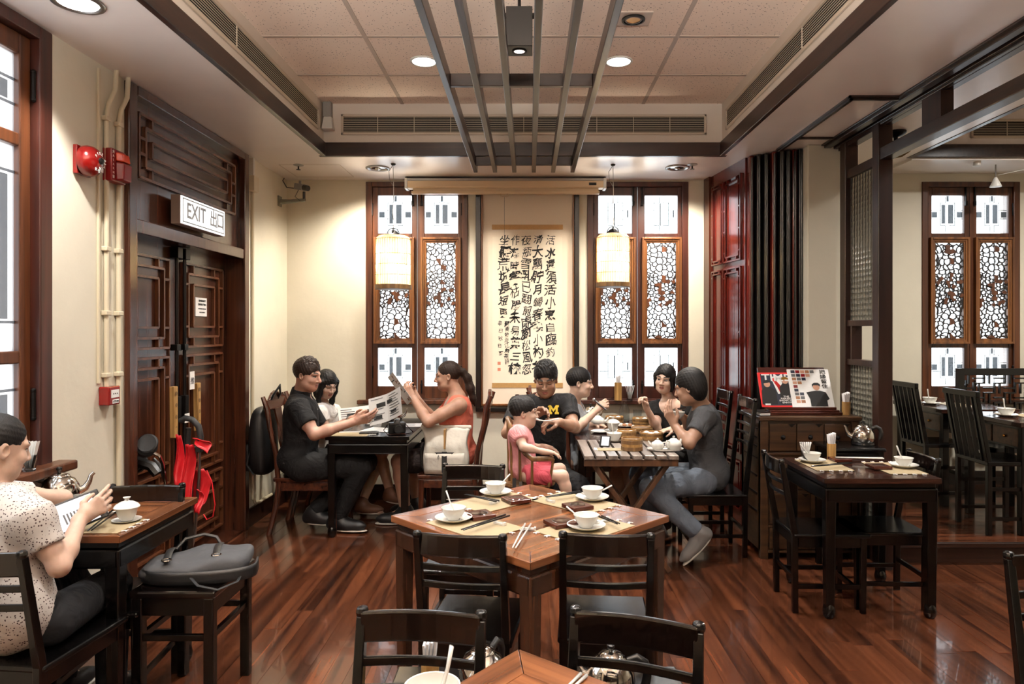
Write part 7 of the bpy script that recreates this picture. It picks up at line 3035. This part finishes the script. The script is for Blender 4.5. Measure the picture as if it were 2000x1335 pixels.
person('man in a black polo shirt reading a folded menu at the long black table', j, 'skin_fair', 'hair_brown',
       [('polo', 'black_cotton', .66), ('trousers', 'dark_trousers'), ('shoes', 'shoe_black')], 1.0, 1.12,
       dict(R=((1, .25, .22), (.1, .8, .5), (0, -.1, 1), (.28, .32, .36, .42), 1.05, .4), L=((1, -.25, .2), (0, -.8, .4), (0, 0, 1), (.3, .35, .4, .45), 1.05, .4)), 'grey', 1.08, 1.15, limb=1.12, extra=ex)
printed_sheet('menu', 'folded printed menu held by the man in the black polo shirt', W3(757, 795, 5.12), (.62, -.25, .25), (.30, .15, .75), .30, .22, True, .03, 'grey_paper', 4)

# 2 ---- woman reading beside him
j = dict(pelvis=(-1.72, 5.80, .52), neck=W3(628, 790, 5.78), head=W3(638, 751, 5.70), fwd=(.75, -.62, -.38),
         shR=W3(622, 803, 5.63), elR=W3(640, 845, 5.62), wrR=W3(680, 830, 5.70), shL=W3(650, 803, 5.93), elL=W3(668, 842, 5.98), wrL=W3(700, 828, 5.9),
         hipR=(-1.66, 5.70, .50), kneeR=(-1.24, 5.66, .52), ankR=(-1.13, 5.58, .20), toeR=(-1.00, 5.52, .15),
         hipL=(-1.66, 5.90, .50), kneeL=(-1.25, 5.86, .50), ankL=(-1.38, 5.62, .10), toeL=(-1.22, 5.60, .04))
person('black-haired woman in white reading beside the polo shirt man, half hidden by him', j, 'skin_light', 'hair_black',
       [('shirt', 'white_cotton', .5), ('shorts', 'dark_trousers', .75), ('shoes', 'shoe_brown')], .90, .85,
       dict(R=((1, .1, .1), (0, .8, .4), (0, 0, 1)), L=((1, -.1, .1), (0, -.8, .4), (0, 0, 1))), 'long', .88, .9, closed=True, limb=.9, bodyres=.010)
printed_sheet('newspaper', 'open white leaflet before the woman in white behind the polo shirt man', W3(703, 815, 5.72), (.9, .25, .1), (.30, .35, .80), .34, .19, True, .02, 'white_paper', 9)

# 3 ---- woman in orange
j = dict(pelvis=(-.58, 5.54, .52), neck=W3(893, 772, 5.50), head=W3(874, 735, 5.50), fwd=(-1, -.08, -.10),
         shL=W3(897, 791, 5.31), elL=W3(836, 824, 5.22), wrL=W3(806, 775, 5.36), shR=W3(886, 790, 5.70), elR=W3(845, 820, 5.78), wrR=W3(815, 778, 5.66),
         hipL=(-.66, 5.43, .50), kneeL=(-1.02, 5.38, .50), ankL=(-.98, 5.42, .09), toeL=(-1.13, 5.40, .04),
         hipR=(-.66, 5.65, .50), kneeR=(-1.02, 5.70, .50), ankR=(-.92, 5.68, .09), toeR=(-1.08, 5.68, .04))
person('woman with a ponytail in an orange tank top reading a tall menu card', j, 'skin_tan', 'hair_brown',
       [('tank', 'orange_cotton'), ('shorts', 'brown_shorts', .8), ('shoes', 'shoe_black')], .96, 1.12,
       dict(L=((-.45, .15, .75), (.25, .9, .3), (-.6, 0, .6), (.45, .5, .55, .6), .92, .5), R=((-.45, -.15, .75), (.2, -.9, .3), (-.6, 0, .6), (.45, .5, .55, .6), .92, .5)), 'ponytail', .98, 1.05, bust=1.0, limb=1.10)
printed_sheet('menu', 'tall white menu card with round stamps held up by the woman in orange', W3(783, 757, 5.38), (.055, -.09, .05), (-.14, 0, .22), .12, .27, False, .01, 'white_paper', 12)

# 4 ---- father in the black T-shirt
j = dict(pelvis=(.12, 4.90, .50), neck=W3(1062, 779, 4.86), head=W3(1066, 741, 4.76), fwd=(-.10, -.92, -.34),
         shR=W3(1013, 791, 4.84), elR=W3(990, 845, 4.66), wrR=W3(1040, 815, 4.50), shL=W3(1107, 787, 4.80), elL=W3(1121, 833, 4.62), wrL=W3(1092, 824, 4.46),
         hipR=(.03, 4.82, .48), kneeR=(.18, 4.44, .49), ankR=(.22, 4.48, .09), toeR=(.20, 4.32, .04),
         hipL=(.22, 4.83, .48), kneeL=(.32, 4.46, .52), ankL=(.34, 4.52, .09), toeL=(.36, 4.36, .04))


def ex(root, base, HL, HA, A, L, H, J):
    # the yellow letter on the chest, a raised print following the cloth
    Lm = [(-.5, -.5), (-.5, -.28), (-.40, -.28), (-.40, .28), (-.5, .28), (-.5, .5), (-.22, .5), (0, .08), (.22, .5), (.5, .5), (.5, .28), (.40, .28), (.40, -.28), (.5, -.28), (.5, -.5), (.12, -.5), (.12, -.28), (.2, -.28), (.2, .12), (0, -.26), (-.2, .12), (-.2, -.28), (-.12, -.28), (-.12, -.5)]
    s_ = .076
    nrm = unit(A @ np.array((0, 1, .30)))
    w = unit(A[:, 2] - nrm * (A[:, 2] @ nrm))
    uu = np.cross(w, nrm)
    o = np.array(J['neck']) + A @ np.array((-.078, .136, -.050))
    b = MB()
    n = len(Lm)
    for dz in (0, -.012):
        for (a, c) in Lm:
            b.v.append(tuple(o + uu * a * s_ + w * c * s_ * .82 + nrm * dz))
    b.f = [tuple(range(n))] + [(i, (i + 1) % n, (i + 1) % n + n, i + n) for i in range(n)]
    mesh_child(b, 'chest_letter', 'yellow_print', root, base, False)


person('father in a black T-shirt with a yellow letter M spoon-feeding the small child', j, 'skin_warm', 'hair_black',
       [('tee', 'black_cotton', .66), ('trousers', 'dark_denim'), ('shoes', 'shoe_black')], .98, 1.0,
       dict(R=((.6, -.35, .5), (0, -.6, -.6), (.3, .2, .8), (.5, .55, .6, .65), 1.0), L=((-.85, -.40, .12), (.1, .2, -.95), (0, -.8, .5), (.75, .85, .9, .95), 1.0, .9)), 'short', 1.02, .95, brow=1.3, closed=True, extra=ex)
a = P(1078, 818, 4.38)
o = piece('soup_spoon', ME['spoon'], 'porcelain', None, P(1052, 823, 4.37), (0, D(20), D(2)))
tag(o, 'white spoon held to the child\'s mouth by the father', 'spoon')

# 5 ---- child
cs_ = .70
j = dict(pelvis=(-.035, 4.30, .655), neck=W3(1015, 836, 4.30), head=W3(1024, 806, 4.31), fwd=(.95, .05, -.02),
         shR=W3(1012, 846, 4.20), elR=W3(1022, 873, 4.13), wrR=W3(1064, 882, 4.12), shL=W3(1016, 845, 4.41), elL=W3(1030, 872, 4.47), wrL=W3(1062, 872, 4.46),
         hipR=(-.01, 4.23, .635), kneeR=(.205, 4.20, .635), ankR=(.265, 4.19, .43), toeR=(.32, 4.18, .41),
         hipL=(-.01, 4.37, .635), kneeL=(.20, 4.40, .635), ankL=(.23, 4.42, .43), toeL=(.29, 4.42, .41))
person('small child in pink shirt and red shorts sitting in the oak spindle armchair', j, 'skin_light', 'hair_black',
       [('tee', 'pink_cotton', .5), ('shorts', 'red_cotton', .72)], .80, .95,
       dict(R=((.9, .1, -.1), (0, 0, -1), (0, .9, .2), (.35,) * 4, .62), L=((.9, -.1, -.1), (0, 0, -1), (0, -.9, .2), (.35,) * 4, .62)), 'child', 1.02, .7, limb=.62, ts=.60)

# 6 ---- short-haired woman in grey
j = dict(pelvis=(.33, 5.52, .52), neck=W3(1118, 790, 5.48), head=W3(1133, 748, 5.44), fwd=(.98, -.10, -.05),
         shR=W3(1110, 803, 5.32), elR=W3(1124, 838, 5.18), wrR=W3(1166, 800, 5.28), shL=W3(1124, 803, 5.66), elL=W3(1140, 838, 5.72), wrL=W3(1160, 828, 5.68),
         hipR=(.36, 5.42, .50), kneeR=(.72, 5.38, .50), ankR=(.70, 5.38, .09), toeR=(.86, 5.38, .04),
         hipL=(.36, 5.62, .50), kneeL=(.72, 5.66, .50), ankL=(.70, 5.66, .09), toeL=(.86, 5.66, .04))
person('short-haired smiling woman in a grey T-shirt reaching over the dishes', j, 'skin_light', 'hair_black',
       [('tee', 'lightgrey_cotton', .55), ('shorts', 'lightgrey_cotton', .8), ('shoes', 'shoe_black')], .94, .98,
       dict(R=((.75, .2, .55), (.1, .8, -.3), (0, .3, .8), (.55, .6, .65, .7), .88), L=((.9, -.2, -.1), (0, 0, -1), (0, -.8, .2), (.4,) * 4, .88)), 'child', 1.0, .9, bust=.7, limb=.92)
t = thing('serving_tongs', 'black serving tongs held by the short-haired woman in grey', 'tongs')
a, b_ = P(1160, 780, 5.30), P(1184, 800, 5.24)
MB().bar(a, b_, .014, .008).bar(a + Vector((0, .02, .004)), b_ + Vector((0, .004, 0)), .014, .008).build('arm', 'black_plastic', t, bevel=.002)
MB().ball(a, .014, 10, 6).build('tip', 'brushed', t, smooth=True)

# 7 ---- woman in the black dress
j = dict(pelvis=(1.20, 5.56, .52), neck=W3(1306, 783, 5.58), head=W3(1298, 741, 5.52), fwd=(-.42, -.90, -.04), up=(.12, 0, 1),
         shR=W3(1278, 798, 5.54), elR=W3(1284, 838, 5.40), wrR=W3(1262, 795, 5.32), shL=W3(1340, 796, 5.50), elL=W3(1346, 838, 5.38), wrL=W3(1314, 838, 5.16),
         hipR=(1.10, 5.48, .50), kneeR=(.76, 5.30, .49), ankR=(.84, 5.26, .09), toeR=(.70, 5.20, .04),
         hipL=(1.24, 5.46, .50), kneeL=(.98, 5.18, .49), ankL=(1.02, 5.16, .09), toeL=(.90, 5.08, .04))


def ex(root, base, HL, HA, A, L, H, J):
    b = MB()
    nk = np.array(J['neck'])
    for k in range(26):
        a = PI * (k / 25) * 1.16 - .25
        p = nk + A @ np.array((.072 * math.cos(a), .028 + .066 * math.sin(a), -.004 - .036 * math.sin(a)))
        b.ball(tuple(p), .0062, 7, 5)
    mesh_child(b, 'pearl_necklace', 'pearl', root, base)
    mesh_child(MB().ball(tuple(HL(-.082, .0, -.038)), .008, 8, 6).ball(tuple(HL(.082, .0, -.038)), .008, 8, 6), 'earring', 'pearl', root, base)


person('woman in a black dress with pearls raising her right hand', j, 'skin_light', 'hair_black',
       [('dress', 'black_dress', .42), ('shorts', 'black_dress', .95), ('shoes', 'shoe_black')], .92, .88,
       dict(R=((-.25, -.15, .85), (-.6, -.5, .1), (.3, -.9, .2), (1.0, 1.05, 1.1, 1.15), .86, .9), L=((-.85, -.35, -.05), (0, 0, -1), (-.2, -.9, .2), (.3,) * 4, .86)), 'bob', .92, .9, bust=.8, limb=.86, extra=ex)

# 8 ---- man in the grey T-shirt
j = dict(pelvis=(1.26, 4.78, .51), neck=W3(1372, 796, 4.78), head=W3(1347, 757, 4.72), fwd=(-.86, .46, -.24),
         shL=W3(1378, 812, 4.60), elL=W3(1346, 866, 4.48), wrL=W3(1318, 830, 4.60), shR=W3(1372, 808, 4.98), elR=W3(1350, 856, 5.00), wrR=W3(1338, 818, 4.86),
         hipL=(1.18, 4.68, .49), kneeL=(.80, 4.52, .49), ankL=(1.11, 4.47, .20), toeL=(1.055, 4.45, .075),
         hipR=(1.18, 4.88, .49), kneeR=(.80, 4.94, .50), ankR=(.92, 4.92, .10), toeR=(.78, 4.92, .04))
person('man in a charcoal T-shirt and grey jeans eating from a bowl', j, 'skin_warm', 'hair_black',
       [('tee', 'grey_cotton', .62), ('trousers', 'denim', .96), ('shoes', 'shoe_grey', 'shoe_sole', dict(L=(.67, 0, -.74), R=(0, 0, -1)))], 1.0, 1.02,
       dict(L=((-.45, .10, .85), (.5, .5, .1), (.5, -.4, .6), (.35, .4, .45, .5), 1.0, .2), R=((-.6, -.2, .6), (-.3, -.3, -.6), (-.5, .5, .5), (.6, .65, .7, .75), 1.0)), 'mop', 1.05, .95)
c = P(1324, 808, 4.72)
ware('rice_bowl', 'small white bowl held by the man in the charcoal T-shirt', 'bowl', (c.x, c.y, c.z - .03), 'bowl', sc=.95)
a, b_ = P(1311, 802, 4.70), P(1340, 797, 4.82)
for k, dz in enumerate((0, .008)):
    o = MB().cyl(a + Vector((0, 0, dz)), b_ + Vector((.0, .012 * k, dz)), .003, .0042, 8).build('chopstick', 'lacquer', None, smooth=True)
    tag(o, ('lower' if not k else 'upper') + ' chopstick held by the man in the charcoal T-shirt', 'chopstick')

# 9 ---- tablet reader in the foreground
j = dict(pelvis=(-1.76, 2.36, .53), neck=W3(-22, 966, 2.42), head=W3(-2, 876, 2.46), fwd=(.50, .84, -.22),
         shR=W3(64, 1014, 2.36), elR=W3(116, 1106, 2.36), wrR=W3(158, 1012, 2.55), shL=(-2.01, 2.50, .93), elL=(-1.86, 2.72, .86), wrL=W3(104, 1034, 2.70),
         hipR=(-1.68, 2.40, .51), kneeR=(-1.72, 2.82, .49), ankR=(-1.70, 2.78, .09), toeR=(-1.68, 2.94, .04),
         hipL=(-1.86, 2.44, .51), kneeL=(-1.92, 2.86, .49), ankL=(-1.92, 2.80, .09), toeL=(-1.90, 2.96, .04))
person('woman in a white dotted blouse reading a tablet in the left foreground', j, 'skin_light', 'hair_black',
       [('shirt', 'dotted', .58), ('trousers', 'dark_denim'), ('shoes', 'shoe_black')], .95, .86,
       dict(R=((.42, .60, .42), (-.75, .5, -.25), (.1, .2, .9), (.30, .42, .5, .55), .92, .3), L=((.55, .35, .1), (0, 0, 1), (.3, .8, .2), (.5,) * 4, .92, .9)), 'pulled', .92, .9, limb=.9, bust=.6, bodyres=.007, faceres=.003)
t = thing('tablet', 'black tablet with lit white page held by the woman in the dotted blouse', 'tablet')
ctr = P(141, 1004, 2.62)
u_ = Vector((.55, .80, .22)).normalized()
w_ = Vector((-.42, .05, .75))
n_ = u_.cross(w_).normalized()
w_ = n_.cross(u_).normalized()
t.matrix_world = Matrix.Translation(ctr) @ Matrix((u_, w_, n_)).transposed().to_4x4()
MB().mm(-.115, -.06, -.008, .115, .06, 0).build('case', 'black_plastic', t, bevel=.004)
for s_ in (1, -1):
    z = .0006 if s_ > 0 else -.0088
    b = MB()
    b.v = [(-.10, -.052, z), (.085, -.052, z), (.085, .052, z), (-.10, .052, z)]
    b.f = [(0, 1, 2, 3)]
    if s_ > 0:
        b.build('display', 'screen_glow', t)
b = MB()
for k in range(5):
    b.v += [(-.03 + .012 * k, -.03, .001), (-.024 + .012 * k, -.03, .001), (-.024 + .012 * k, .01, .001), (-.03 + .012 * k, .01, .001)]
    b.f.append(tuple(range(4 * k, 4 * k + 4)))
b.build('text_block', 'grey_ink', t)
bake_texts()
